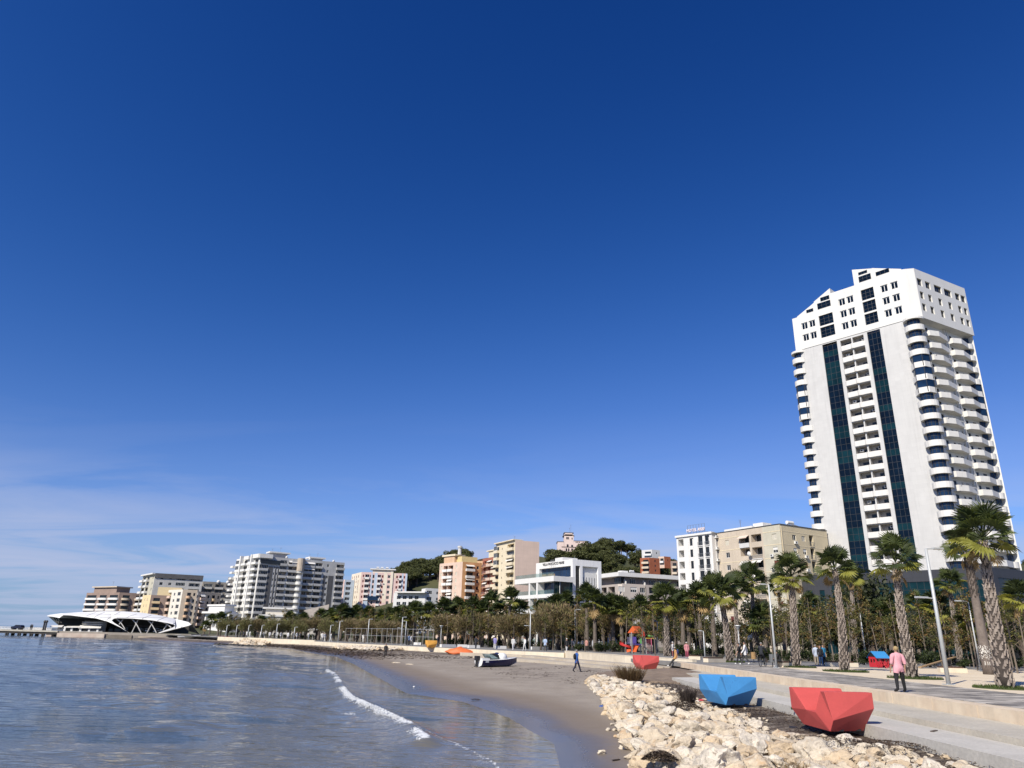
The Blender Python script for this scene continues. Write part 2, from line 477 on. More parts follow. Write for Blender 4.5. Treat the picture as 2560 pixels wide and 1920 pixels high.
fd = -polydist(Xs, Ys, [(p.x, p.y) for p in FP])      # seaward side is negative
foam = np.where(fd > 0, np.exp(-(fd / .16) ** 2), np.exp(-(fd / .42) ** 2) * .70)
foam *= np.clip(vnoise(Xs, Ys, .8, 2) * 1.6 + .15, 0, 1)
TAIL = [gp(x, y, SEA) for x, y in ((1066, 1840), (1110, 1855), (1150, 1868), (1190, 1885), (1215, 1895), (1240, 1914), (1255, 1935))]
td = -polydist(Xs, Ys, [(p.x, p.y) for p in TAIL])
foam = np.maximum(foam, np.where(td > 0, np.exp(-(td / .05) ** 2) * .75, np.maximum(np.exp(-(td / .10) ** 2) * .62, np.exp(-(td / 1.1) ** 2) * .42 * (vnoise(Xs, Ys, 1.3, 5) > .45))))
for (px, py, s_, k) in ((742, 1683, .5, .5), (700, 1725, 1.0, .4), (555, 1640, 1.3, .55), (578, 1631, 1.2, .55), (520, 1612, 1.4, .5), (440, 1622, 1.6, .5), (306, 1606, 1.4, .5), (868, 1782, .35, .6)):
 c = gp(px, py, SEA); foam = np.maximum(foam, k * np.exp(-(((Xs - c.x) / (s_ * 1.6)) ** 2 + ((Ys - c.y) / (s_ * 2.2)) ** 2)))
me = grid_mesh('sea', Xs, Ys, Zs, M_SEA, {'foam': foam, 'depth': np.clip(d_w / 22, 0, 1), 'calm': np.clip(0.10 + d_w / 9, 0.08, 1)})
tag(link('sea', me), kind='structure')
# open sea out to the horizon, one step lower so that it tucks under the near sheet
mb = MB()
mb.poly([(-9000, -2500, SEA - .05), (300, -2500, SEA - .05), (300, 9000, SEA - .05), (-9000, 9000, SEA - .05)])
me = mb.mesh('open_sea', M_SEA)
for k, val in (('depth', 1.0), ('calm', 1.0), ('foam', 0.0)):
 a = me.attributes.new(k, 'FLOAT', 'POINT'); a.data.foreach_set('value', [val] * 4)
tag(link('open_sea', me), kind='structure')

# standing froth on the crest of the one breaking wave
rf = random.Random(3)
mb = MB()
for k in range(3600):
 q = rf.random() * (len(FP) - 1); i = min(int(q), len(FP) - 2)
 p = FP[i].lerp(FP[i + 1], q - i)
 if vnoise(np.array([p.x]), np.array([p.y]), .8, 2)[0] < .30: continue
 back = abs(rf.gauss(0, .13)); r = rf.uniform(.007, .021)
 if rf.random() < .3: back = -abs(rf.gauss(0, .04))
 mb.ball((p.x - back, p.y + rf.uniform(-.2, .2), SEA + .20 * math.exp(-(back / .55) ** 2) + rf.uniform(-.015, .05)), (r * rf.uniform(.7, 2.2), r * rf.uniform(.7, 2.2), r * rf.uniform(.5, 1)), 0, 5, 3)
solo('foam', mb, mat('foam', (.74, .76, .77), .6, .06), kind='stuff', smooth=True)

# ground inland, out to the horizon
M_EARTH = mat('park earth', (.17, .145, .105), .95, .18, .35, bump=.05, c2=(.10, .105, .055), fine=.3)
mb = MB()
inl = [(14.9, -40)] + [(x + .2, y + .2) for x, y in ED[1:-1]] + [(-150, 252), (-180, 335), (-266, 432), (-330, 560), (-520, 1100), (-900, 2600), (-900, 9000), (9000, 9000), (9000, -40)]
bmg = bmesh.new()
vs = [bmg.verts.new((x, y, -.03)) for x, y in inl]
bmg.faces.new(vs); bmesh.ops.triangulate(bmg, faces=bmg.faces[:])
me = bpy.data.meshes.new('ground'); bmg.to_mesh(me); bmg.free(); me.materials.append(M_EARTH)
if me.polygons[0].normal.z < 0: me.flip_normals()
tag(link('ground', me), kind='structure')

# promenade: grey pavers, laid stone by stone near the camera
GREYS = [mat('paver grey ' + 'abcd'[k], c, .85, .10, 1.5, bump=.006, bscale=30) for k, c in enumerate(((.35, .32, .28), (.25, .23, .205), (.165, .152, .137), (.52, .48, .42)))]
mb = MB(); mb.box((14.95, -6, -.35), (20.9, 62.6, -.012))
prom = solo('promenade', mb, mat('paver joint', (.15, .145, .13), .95, .1), kind='structure')
rp = random.Random(11)
PL, PW = .60, .30
shapes = []
for k in range(6):
 q = MB(); e = rp.uniform(0, .004); g = .006
 q.box((g, g, 0), (PL - g, PW - g, .012 + e)); shapes.append([q.mesh('paver', gm) for gm in GREYS])
big = MB(); cnt = 0
cells = []
for j in range(int((62.6 - 18) / PW)):
 y = 18 + j * PW
 for i in range(-1, int((20.9 - 15.42) / PL) + 1):
  x = 15.42 + i * PL + (PL / 2 if j % 2 else 0)
  if x < 15.4 or x + PL > 20.92: continue
  if x + .3 > (y) * 0.72 + .8: continue
  cells.append((x, y))
cells.sort(key=lambda c: c[1])
for k, (x, y) in enumerate(cells):
 s = vnoise(np.array([x * 1.0]), np.array([y * 2.2]), 1.1, 3.0)[0] + rp.uniform(-.3, .3)
 gi = 2 if s < .28 else 1 if s < .52 else 0 if s < .82 else 3
 if k < 300:
  link('paver', rp.choice(shapes)[gi], prom, (x, y, -.012))
 else:
  g = .006; e = rp.uniform(0, .004)
  big.box((x + g, y + g, -.012), (x + PL - g, y + PW - g, 0.0 + e), gi)
part('paver_field', big, GREYS, prom, kind='stuff')
# limestone kerb in blocks
M_LIME = mat('kerb limestone', (.66, .56, .42), .85, .10, 1.2, bump=.012, bscale=14, streak=.35, c2=(.55, .44, .32))
kerb = tag(link('kerb', None, None, (14.7, 3, 0)), kind='structure')
y = 4.0; kb = [1.48, 1.2, 1.0]
kms = {}
for Lk in kb:
 q = MB(); g = .008
 q.box((0, g, -.36), (.68, Lk - g, 0.02)); me = q.mesh('kerb_block', M_LIME)
 kms[Lk] = me
while y < 64.5:
 Lk = rp.choice(kb); link('kerb_block', kms[Lk], kerb, (rp.uniform(-.006, .006), y - 3, rp.uniform(-.005, .004))); y += Lk
# two cast concrete steps down to the stones
M_CONC = mat('step concrete', (.52, .48, .40), .9, .08, .9, bump=.02, bscale=18, fine=.30, streak=.12)
M_CONC2 = mat('step concrete pale', (.56, .535, .48), .9, .08, .7, bump=.02, bscale=18, fine=.30)
steps = tag(link('concrete_steps', None, None, (12.4, 3, -.5)), kind='structure')
def slab_part(pl, z0, z1, mm):
 q = MB(); q.prism([(x - 12.4, yy - 3) for x, yy in pl], z0 + .5, z1 + .5); part('step', q, mm, steps)
ny = 14
for k in range(ny):
 a, bq = 4 + k * 4.2, 4 + (k + 1) * 4.2 - .012
 if a > 58: break
 slab_part([(12.4, a), (14.69, a), (14.69, min(bq, 60)), (12.4, min(bq, 57))], -1.1, -.345, M_CONC)
 if a < 47: slab_part([(10.7, a), (12.39, a), (12.39, bq), (10.7, min(bq, 49))], -1.1, -.505, M_CONC2)
# cream terrazzo plaza beyond the pavers
M_CREAM = mat('cream paving', (.68, .58, .425), .85, .06, .5, bump=.004, c2=(.61, .51, .37))
mb = MB(); mb.prism([(20.9, 18), (60, 18), (60, 66), (34, 66), (31, 62.6), (20.9, 62.6)], -.3, -.006)
solo('plaza', mb, M_CREAM, kind='structure')
M_ASPH = mat('grey path', (.23, .225, .215), .9, .10, .8, fine=.2)
mb = MB()
mb.prism([(14.9, 62.62), (30.9, 62.62), (34, 66.02), (60, 66.02), (60, 82), (30, 82), (24, 100), (20, 132), (-8, 150), (-30, 164), (-55, 188), (-80, 214), (-86, 206), (-72, 187), (-60, 177), (-48, 161), (-38, 152), (-27, 135), (-19, 126), (-10, 114), (0, 102), (7.8, 98), (12.2, 76.2)][::1], -.3, -.010)
solo('path', mb, M_ASPH, kind='structure')
# low white retaining wall and terrace kerb round the bay
M_WWALL = mat('white stone wall', (.70, .62, .48), .85, .07, .8, streak=.2, bump=.01, c2=(.58, .51, .39))
wall = thing('retaining_wall', 'low white stone wall round the head of the beach with a thin coping', 'wall', (12, 76, -.6))
def wall_run(pl, z0, z1, w, nm, m_, lb=None):
 for (x0, y0), (x1, y1) in zip(pl[:-1], pl[1:]):
  L = math.hypot(x1 - x0, y1 - y0); n = max(1, round(L / 3.2))
  for k in range(n):
   ax, ay = x0 + (x1 - x0) * k / n, y0 + (y1 - y0) * k / n
   q = MB(); q.box((.01, 0, z0), (L / n - .01, w, z1))
   link(nm, q.mesh(nm, m_), wall, (ax - 12, ay - 76, .6), math.atan2(y1 - y0, x1 - x0))
wall_run([(7.6, 97), (12, 76), (16.4, 66.5)], -.8, .17, .45, 'stone_block', M_WWALL)
wall_run([(7.6, 97), (12, 76), (16.4, 66.5)], .185, .24, .50, 'coping', M_WWALL)
wall_run([(-70, 184), (-60, 175.6)], -.9, .15, .45, 'stone_block', M_WWALL)
wall_run([(-60, 175.6), (-48, 159.6), (-38, 150.6)], -.9, .22, .45, 'stone_block', M_WWALL)
wall_run([(-38, 150.6), (-27, 133.6), (-19, 124.6), (-10, 112.6), (0, 100.6), (7.5, 96.6)], -.9, -.02, .6, 'kerb_block', M_WWALL)
# ramp of pale concrete below the white wall
mb = MB()
for pl, z in (([(2, 96), (9, 76), (13.5, 64), (14.6, 60), (12.4, 58), (6, 76), (-4, 94)], -.56), ([(-2, 98.8), (4, 94.5), (9.5, 78), (14.5, 66), (13.6, 63), (8, 76), (2, 93), (-6, 101)], -.36)):
 mb.prism(pl, z - .5, z)
solo('concrete_apron', mb, mat('apron concrete', (.48, .43, .35), .9, .1, .4, fine=.25, c2=(.40, .34, .26)), kind='structure')

# hills behind the town
HR = [(-30, .0), (-12, .045), (-9.3, .066), (-7, .080), (-5.2, .084), (-4.0, .094), (-2, .106), (1, .110), (4, .103), (5, .104), (6.4, .110), (8.2, .110), (10, .103), (11.3, .092), (13, .082), (16, .06), (22, .045), (30, .05), (34, .085), (36, .098), (40, .105), (60, .1)]
HA, HT = [a for a, _ in HR], [t for _, t in HR]
def hill_z(X, Y):
 D = np.hypot(X, Y); A = np.degrees(np.arctan2(X, Y))
 top = np.interp(A, HA, HT)
 D0, D1 = 350.0, 520.0
 s = np.clip((D - D0) / (D1 - D0), 0, 1); s = s * s * (3 - 2 * s)
 z = top * D1 * s
 z = np.where(D > D1, top * D1 - (D - D1) * 0.10, z)
 return np.maximum(z + 5.0 * (vnoise(X, Y, .03, 8) - .5) * s, -.2)
aa, dd = np.meshgrid(np.radians(np.linspace(-28, 52, 150)), np.linspace(330, 900, 70), indexing='ij')
Xh, Yh = dd * np.sin(aa), dd * np.cos(aa)
M_HILL = mat('hill scrub', (.075, .075, .03), .95, .25, .05, c2=(.035, .045, .018), bump=.6, bscale=.6)
tag(link('hills', grid_mesh('hills', Xh, Yh, hill_z(Xh, Yh), M_HILL)), kind='structure')
def hz(x, y): return float(hill_z(np.array([float(x)]), np.array([float(y)]))[0])
# ------------------------------------------------------------------ building kit
class Fr:
 """a facade plane seen from outside: runs left to right from a to b; u along it, v = height, d = outward"""
 def __init__(s, a, b):
  s.a, s.b = Vector((a[0], a[1])), Vector((b[0], b[1]))
  s.W = (s.b - s.a).length
  s.t = (s.b - s.a) / s.W
  s.n = Vector((s.t.y, -s.t.x))
  s.ang = math.atan2(s.t.y, s.t.x)
 def p(s, u, v, d=0.0):
  q = s.a + s.t * u + s.n * d
  return (q.x, q.y, v)
 def uv(s, px, py):
  r = ray(px, py)
  det = r.x * (-s.t.y) + s.t.x * r.y
  k = (s.a.x * (-s.t.y) + s.t.x * s.a.y) / det
  q = Vector((r.x * k, r.y * k)) - s.a
  return q.dot(s.t), EYE + r.z * k
 def u(s, px, py): return s.uv(px, py)[0]
 def v(s, px, py): return s.uv(px, py)[1]
WHITE = mat('white paint', (.72, .71, .68), .7, .035, .4, streak=.14)
WFRAME = mat('white window frame', (.74, .74, .72), .5, .04)
DFRAME = mat('dark window frame', (.05, .052, .055), .45, .1)
GLASS = glassmat('dark window glass', (.022, .028, .034))
GLASSB = glassmat('blue glass', (.012, .035, .085))
GLASST = glassmat('teal glass', (.005, .030, .038), .04, .25)
GLASSN = glassmat('navy strip glass', (.003, .010, .022), .03, .22)
GRAIL = glassmat('rail glass', (.20, .28, .28), .05)
_nt = GRAIL.node_tree; _tr = N(_nt, 'ShaderNodeBsdfTransparent'); _tr.inputs[0].default_value = (.88, .95, .94, 1); _mx = N(_nt, 'ShaderNodeMixShader'); _mx.inputs[0].default_value = .72
_nt.links.new(_nt.nodes['Principled BSDF'].outputs[0], _mx.inputs[1]); _nt.links.new(_tr.outputs[0], _mx.inputs[2]); _nt.links.new(_mx.outputs[0], _nt.nodes['Material Output'].inputs[0])
GLASSP = glassmat('pale curtain glass', (.20, .22, .23), .15)
REDSH = mat('dark red shutter', (.16, .035, .028), .7, .12, 2)
BROWNSH = mat('brown shutter', (.17, .055, .032), .7, .12, 2)
CREAMSH = mat('cream shutter', (.62, .58, .48), .7, .08, 2)
ROLL = mat('white roller blind', (.70, .69, .65), .7, .06, 2)
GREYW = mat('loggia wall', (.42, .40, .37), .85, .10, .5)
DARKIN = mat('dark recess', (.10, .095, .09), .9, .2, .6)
STEEL = mat('grey steel', (.30, .31, .32), .45, .08, metal=.5)
GALV = mat('galvanised pole', (.42, .43, .44), .5, .06, metal=.35)
BLACK = mat('black plastic', (.018, .018, .02), .5, .1)
ACW = mat('air conditioner white', (.68, .68, .66), .6, .06)
AWN = mat('white awning cloth', (.72, .70, .65), .85, .06, .8)
class Bld:
 def __init__(s, name, label, loc, group=None, cat='building'):
  s.o = thing(name, label, cat, loc, 0, group); s.loc = Vector(loc); s.cache = {}
 def add(s, name, mb, mats, smooth=False, label=None, kind=None):
  o = link(name, mb.mesh(name, mats, smooth, s.loc), s.o)
  if label: o['label'] = label
  if kind: o['kind'] = kind
  return o
 def put(s, name, me, p, ang, parent=None):
  return link(name, me, s.o, Vector(p) - s.loc, ang) if parent is None else link(name, me, parent, p, ang)
def holes_wall(mb, fr, u0, u1, v0, v1, ops, mi=0, rmi=0, d=0.0):
 """wall rectangle at offset d with real openings; ops = (a,b,c,e,depth,back_mi or None)"""
 us = sorted({u0, u1, *[max(u0, min(u1, o[0])) for o in ops], *[max(u0, min(u1, o[1])) for o in ops]})
 vs = sorted({v0, v1, *[max(v0, min(v1, o[2])) for o in ops], *[max(v0, min(v1, o[3])) for o in ops]})
 for j in range(len(vs) - 1):
  row = [o for o in ops if o[2] < (vs[j] + vs[j + 1]) / 2 < o[3]]
  run = None
  for i in range(len(us) - 1):
   c = (us[i] + us[i + 1]) / 2
   solid = not any(o[0] < c < o[1] for o in row)
   if solid and run is None: run = us[i]
   if run is not None and (not solid or i == len(us) - 2):
    e = us[i + 1] if solid else us[i]
    mb.poly([fr.p(run, vs[j], d), fr.p(e, vs[j], d), fr.p(e, vs[j + 1], d), fr.p(run, vs[j + 1], d)], mi,
      [(run, vs[j]), (e, vs[j]), (e, vs[j + 1]), (run, vs[j + 1])])
    run = None
 for a, b_, c, e, dep, back in ops:
  q = d - dep
  mb.poly([fr.p(a, c, d), fr.p(a, e, d), fr.p(a, e, q), fr.p(a, c, q)][::-1], rmi)
  mb.poly([fr.p(b_, c, d), fr.p(b_, c, q), fr.p(b_, e, q), fr.p(b_, e, d)][::-1], rmi)
  mb.poly([fr.p(a, c, d), fr.p(a, c, q), fr.p(b_, c, q), fr.p(b_, c, d)][::-1], rmi)
  mb.poly([fr.p(a, e, d), fr.p(b_, e, d), fr.p(b_, e, q), fr.p(a, e, q)][::-1], rmi)
  if back is not None:
   mb.poly([fr.p(a, c, q), fr.p(b_, c, q), fr.p(b_, e, q), fr.p(a, e, q)], back)
WINC = {}
def window(B, fr, u, v, w, h, d=-.12, style='white', nx=2, ny=1, glass=None, fw=None, sill=False):
 """frame part with its pane as a sub-part; shutters and blinds are pieces of their own"""
 w, h = round(w, 2), round(h, 2)
 fm = {'white': WFRAME, 'dark': DFRAME, 'shut': WFRAME, 'roll': WFRAME, 'red': REDSH, 'brown': BROWNSH, 'cream': CREAMSH, 'half': WFRAME}[style]
 gm = glass or GLASS
 key = (w, h, style, nx, ny, gm.name, fw, sill)
 if key not in WINC:
  f = fw or .07
  q = MB()
  q.box((0, -.02, 0), (f, .06, h)); q.box((w - f, -.02, 0), (w, .06, h))
  q.box((f, -.02, 0), (w - f, .06, f)); q.box((f, -.02, h - f), (w - f, .06, h))
  for k in range(1, nx): q.box((w * k / nx - f * .45, -.015, f), (w * k / nx + f * .45, .055, h - f))
  for k in range(1, ny): q.box((f, -.014, h * k / ny - f * .4), (w - f, .054, h * k / ny + f * .4))
  if sill: q.box((-.08, -.2, -.07), (w + .08, .06, -.002))
  pn = MB(); pn.box((f * .6, .02, f * .6), (w - f * .6, .035, h - f * .6))
  sh = None
  if style in ('red', 'brown', 'cream'):
   sh = MB()
   n = max(6, int(h / .14))
   for k in range(n): sh.box((f, -.005 - .014 * (k % 2), f + (h - 2 * f) * k / n), (w - f, .018, f + (h - 2 * f) * (k + .92) / n))
  if style == 'half':
   sh = MB(); sh.box((f, -.012, h * .5), (w - f, .015, h - f))
  if style == 'roll':
   sh = MB(); sh.box((f, -.012, f), (w - f, .015, h - f))
  WINC[key] = (q.mesh('window', fm), pn.mesh('pane', gm), sh.mesh('shutter', {'red': REDSH, 'brown': BROWNSH, 'cream': CREAMSH}.get(style, ROLL)) if sh else None)
 a, b_, c = WINC[key]
 o = B.put('window', a, fr.p(u, v, d), fr.ang)
 link('pane', b_, o)
 if c: link('shutter', c, o)
 return o
BALC = {}
def balcony(B, fr, u, v, w, dep, h=1.0, m=None, style='solid', side=0, name='balcony', d=0.0, mrail=None):
 """slab with parapet (or rail) hung on the facade, floor at v"""
 m = m or WHITE
 key = (round(w, 2), round(dep, 2), round(h, 2), m.name, style, side, (mrail or STEEL).name)
 if key not in BALC:
  q = MB(); w_ = round(w, 2); y = -dep
  q.box((0, y, -.16), (w_, 0, 0), 0)
  if style == 'solid':
   q.box((0, y - .002, .0), (w_, y + .10, h), 0)
   q.box((0, y + .10, 0), (.10, -.002, h), 0); q.box((w_ - .10, y + .10, 0), (w_, -.002, h), 0)
  elif style == 'rail':
   q.box((0, y, h - .06), (w_, y + .05, h), 1); q.box((0, y, .08), (w_, y + .04, .12), 1)
   n = max(3, int(w_ / .16))
   for k in range(n + 1): q.box((w_ * k / n - .012, y + .01, .12), (w_ * k / n + .012, y + .035, h - .06), 1)
   for x in (0, w_ - .04): q.box((x, y + .05, h - .06), (x + .04, 0, h), 1)
  elif style == 'glass':
   q.box((0, y, 0), (w_, y + .02, h), 1)
  elif style == 'vee':      # plan pushed out to a blunt point a third of the way along
   pl = [(0, 0), (w_ * .03, -dep * .62), (w_ * .36, -dep), (w_ * .97, -dep * .55), (w_, 0)]
   q = MB(); q.prism([(x, yy * 1.0) for x, yy in pl], -.20, 0, 0)
   for i in range(4):
    (x0, y0), (x1, y1) = pl[i], pl[i + 1]
    nx_, ny_ = (y1 - y0), -(x1 - x0); L = math.hypot(nx_, ny_); nx_, ny_ = -nx_ / L * .12, -ny_ / L * .12
    q.prism([(x0, y0), (x1, y1), (x1 + nx_, y1 + ny_), (x0 + nx_, y0 + ny_)], 0.002, h, 0)
  elif style == 'round':
   n = 10
   arc = [(w_ / 2 + w_ / 2 * math.cos(math.pi + math.pi * k / n), -dep * (math.sin(math.pi * k / n)) ** .8) for k in range(n + 1)]
   q = MB(); q.prism(arc, -.16, 0, 0)
   q.prism(arc + [(x * .94 + w_ * .03, yy * .92) for x, yy in arc[::-1]], .002, h, 0)
  BALC[key] = q.mesh(name, [m, mrail or STEEL])
 return B.put(name, BALC[key], fr.p(u, v, d), fr.ang)
q = MB(); q.box((0, -.42, 0), (.85, 0, .58)); 
for k in range(10):
 a0, a1 = 2 * math.pi * k / 10, 2 * math.pi * (k + 1) / 10
 q.poly([(.34, -.424, .29), (.34 + .22 * math.cos(a0), -.424, .29 + .22 * math.sin(a0)), (.34 + .22 * math.cos(a1), -.424, .29 + .22 * math.sin(a1))], 1)
AC_ME = q.mesh('air_conditioner', [ACW, BLACK])
def ac(B, fr, u, v, d=0.04): B.put('air_conditioner', AC_ME, fr.p(u, v, d), fr.ang)
q = MB()
for k in range(12):
 a0, a1 = 2 * math.pi * k / 12, 2 * math.pi * (k + 1) / 12
 f_ = lambda r, a: (r * math.cos(a), -.5 - .25 * (1 - (r / .45) ** 2), r * math.sin(a))
 q.poly([f_(.45, a0), f_(.45, a1), f_(.2, a1), f_(.2, a0)]); q.poly([f_(.2, a0), f_(.2, a1), (0, -.75, 0)])
q.tube([(0, 0, -.1), (0, -.6, 0)], .03, 5)
DISH_ME = q.mesh('satellite_dish', ACW)
q = MB(); q.tube([(-.6, 0, .75), (.6, 0, .75)], .26, 10); q.poly([(-.7, -.1, .6), (.7, -.1, .6), (.7, -1.3, .05), (-.7, -1.3, .05)], 1)
for x in (-.5, .5): q.box((x - .03, -.05, 0), (x + .03, .05, .6), 1)
TANK_ME = q.mesh('water_heater', [ACW, STEEL])
def awning(B, fr, u, v, w, dep=1.1, drop=.9, d=0.0, m=None):
 q = MB()
 q.poly([(0, 0, 0), (w, 0, 0), (w, -dep, -drop), (0, -dep, -drop)]); q.poly([(0, -dep, -drop), (w, -dep, -drop), (w, -dep, -drop - .18), (0, -dep, -drop - .18)])
 q.poly([(0, 0, -.03), (0, -dep, -drop - .03), (w, -dep, -drop - .03), (w, 0, -.03)])
 B.put('awning', q.mesh('awning', m or AWN), fr.p(u, v, d), fr.ang)
def quad_plan(C, L, R):
 return [Vector(L), Vector(C), Vector(R), Vector(L) + Vector(R) - Vector(C)]
def roof_and_back(B, L, C, R, z0, z1, m, name='wall', rm=None, parapet=0):
 K = (L[0] + R[0] - C[0], L[1] + R[1] - C[1])
 mb = MB()
 for a, b_ in ((R, K), (K, L)):
  f = Fr(a, b_); mb.poly([f.p(0, z0), f.p(f.W, z0), f.p(f.W, z1), f.p(0, z1)])
 B.add('back_wall', mb, m)
 mb = MB(); zr = z1 - parapet
 mb.poly([(*L, zr), (*C, zr), (*R, zr), (*K, zr)])
 B.add('roof', mb, rm or mat('flat roof', (.36, .34, .31), .9, .12, .3))
 return K

# ================================================================== the tower
tC, tR, tL = (95.4, 151.5), (114.7, 161.7), (75.4, 174.4)
M_MARB = tilemat('tower marble', (.57, .565, .545), 1.15, .95, .84, .010, .05, .45)
M_TWH = mat('tower white render', (.70, .69, .65), .75, .03, .25, streak=.12)
M_TWP = mat('tower balcony white', (.72, .705, .665), .75, .05, .6, streak=.22)
T = Bld('tower_block', 'tall white tower with two dark glass strips, curved corner balconies and a flared top', (*tC, 0))
fl, frr = Fr(tL, tC), Fr(tC, tR)
ZT, ZC, ZL, FH = 88.3, 75.2, 84.6, 3.1
z6, z7 = Z(1940, 640, 3.456), Z(1940, 1060, 3.568)
s1a, s1b = 7.05, 10.85
s2a, s2b = 18.4, 21.5
NF = 19
slabz = [74.9 - FH * k for k in range(NF)]
# left face below the crown
mb = MB()
ops = [(s1a, s1b, 15.5, ZC - .3, .30, None), (s2a, s2b, 15.5, ZC - .3, .30, None)]
for z in slabz[:-1]:
 zz = z - FH
 ops += [(11.7, 14.45, zz + 1.15, z - .28, 1.5, 1), (14.75, 17.5, zz + 1.15, z - .28, 1.5, 1)]
holes_wall(mb, fl, 0, 29.2, 15.5, ZC, ops, 0, 1)
T.add('wall', mb, [M_MARB, GREYW])
for (a, b_) in ((s1a, s1b), (s2a, s2b)):
 n = 3; pw = (b_ - a) / n; ph = FH / 2
 q = MB(); q.box((.03, 0, .03), (pw - .03, .05, ph - .03)); me = q.mesh('pane', GLASSN)
 q = MB(); q.box((.03, 0, .03), (pw - .03, .05, ph - .03)); me2 = q.mesh('pane', GLASST)
 st = T.put('glass_strip', None, fl.p(a, 15.5, -.25), fl.ang)
 rr = random.Random(int(a * 10))
 nr = int((ZC - 15.8) / ph)
 for j in range(nr):
  t_ = rr.random() < (.25 if j < nr * .75 else .5)
  for i in range(n): link('pane', me2 if t_ else me, st, (i * pw, rr.uniform(-.008, .008), j * ph))
 q = MB()
 for i in range(n + 1): q.box((i * pw - .03, -.05, 0), (i * pw + .03, .08, nr * ph))
 for j in range(nr + 1): q.box((0, -.045, j * ph - .03), (b_ - a, .075, j * ph + .03))
 link('mullions', q.mesh('mullions', DFRAME), st)
for k, z in enumerate(slabz[:-1]):
 zz = z - FH
 q = MB(); w0 = 6.1
 pl = [(0, 0), (w0 * .06, -.28), (w0 * .44, -.34), (w0 * .5, -.62), (w0 * .56, -.34), (w0 * .94, -.28), (w0, 0)]
 key = 'towerbay'
 if key not in BALC:
  q.prism(pl, 0, 1.28); BALC[key] = q.mesh('balcony_parapet', M_TWP)
 T.put('balcony_parapet', BALC[key], fl.p(11.55, zz - .1, .0), fl.ang)
 window(T, fl, 12.1 + (k * 7 % 3) * .3, zz + .1, 1.7, 2.2, -1.45, 'dark')
 window(T, fl, 15.9, zz + .1, 1.4, 2.2, -1.45, 'dark')
 if k % 3 == 0: T.put('air_conditioner', AC_ME, fl.p(16.5, zz + 1.9, -1.4), fl.ang)
 if k % 4 == 1: T.put('air_conditioner', AC_ME, fl.p(12.3, zz + 1.8, -1.4), fl.ang)
# crown, left face (two heights) and right face with their windows
mb = MB(); ops = []; wl_ = []
for row, zc in enumerate((84.9, 81.55, 78.2)):
 for (x, y) in ((1015, 210), (930, 245), (640, 370), (570, 400)):
  u = fl.u(*z6(x, y)); ops.append((u - .85, u + .85, zc - .95, zc + .95, .25, None)); wl_.append((u - .85, zc - .95))
 if row:
  for (x, y) in ((320, 635), (255, 660)):
   u = fl.u(*z6(x, y)); ops.append((u - .85, u + .85, zc - .95, zc + .95, .25, None)); wl_.append((u - .85, zc - .95))
for (a, b_, top) in ((s1a + .1, s1b, (2, 3)), (s2a + .1, s2b + .1, (1, 2, 3))):
 for r in top:
  zc = (84.9, 81.55, 78.2)[r - 1]
  ops.append((a, b_, zc - 1.45, zc + 1.45, .3, None))
opsL = [o for o in ops if o[1] < 11.2]; opsR = [o for o in ops if o[1] >= 11.2]
holes_wall(mb, fl, 0, 11.0, ZC, ZL, opsL, 0, 0, .12)
holes_wall(mb, fl, 11.0, 29.0, ZC, ZT, opsR, 0, 0, .12)
mb.poly([fl.p(11, ZL, .12), fl.p(11, ZT, .12), fl.p(11, ZT, -8), fl.p(11, ZL, -8)][::-1])
mb.poly([fl.p(0, ZC, .12), fl.p(29.0, ZC, .12), fl.p(29.0, ZC, -.5), fl.p(0, ZC, -.5)])
# chamfered corner strip and right face, flared out beyond the balconies below
c0, c1_ = fl.p(29.0, ZC, .12), frr.p(1.3, ZC, .25)
mb.poly([c0, c1_, (c1_[0], c1_[1], ZT), (c0[0], c0[1], ZT)])
ops2 = []; w2 = []
us2 = [2.7, 5.9, 9.9, 13.9, 17.9, 20.3]
for row, zc in enumerate((84.9, 81.4, 78.2)):
 for i, u in enumerate(us2):
  hw = (.95, 1.0, 1.5, 1.5, 1.0, .95)[i] if row == 0 else .72
  ops2.append((u - hw, u + hw, zc - .95, zc + .95, .38, None)); w2.append((u - hw, zc - .95, 2 * hw, (3, 3, 4, 4, 3, 3)[i] if row == 0 else 2))
holes_wall(mb, frr, 1.3, 21.8, ZC, ZT, ops2, 0, 0, .25)
e = frr.p(21.8, ZC, .25); e2 = frr.p(21.8, ZC, -9)
mb.poly([e, e2, (e2[0], e2[1], ZT), (e[0], e[1], ZT)])
mb.poly([frr.p(1.3, ZC, .25), frr.p(21.8, ZC, .25), frr.p(21.8, ZC, -4), frr.p(0, ZC, -4)][::-1])
T.add('crown_wall', mb, M_TWH)
for (u, v) in wl_: window(T, fl, u, v, 1.7, 1.9, -.12, 'white', 2, 1, GLASSN, .16)
for (u, v, w, nx) in w2: window(T, frr, u, v, w, 1.9, -.10, 'dark', nx, 1, GLASS, .12)
for (a, b_, top) in ((s1a + .1, s1b, (2, 3)), (s2a + .1, s2b + .1, (1, 2, 3))):
 for r in top:
  zc = (84.9, 81.55, 78.2)[r - 1]
  window(T, fl, a, zc - 1.45, b_ - a, 2.9, -.17, 'dark', 3, 3, GLASSN, .09)
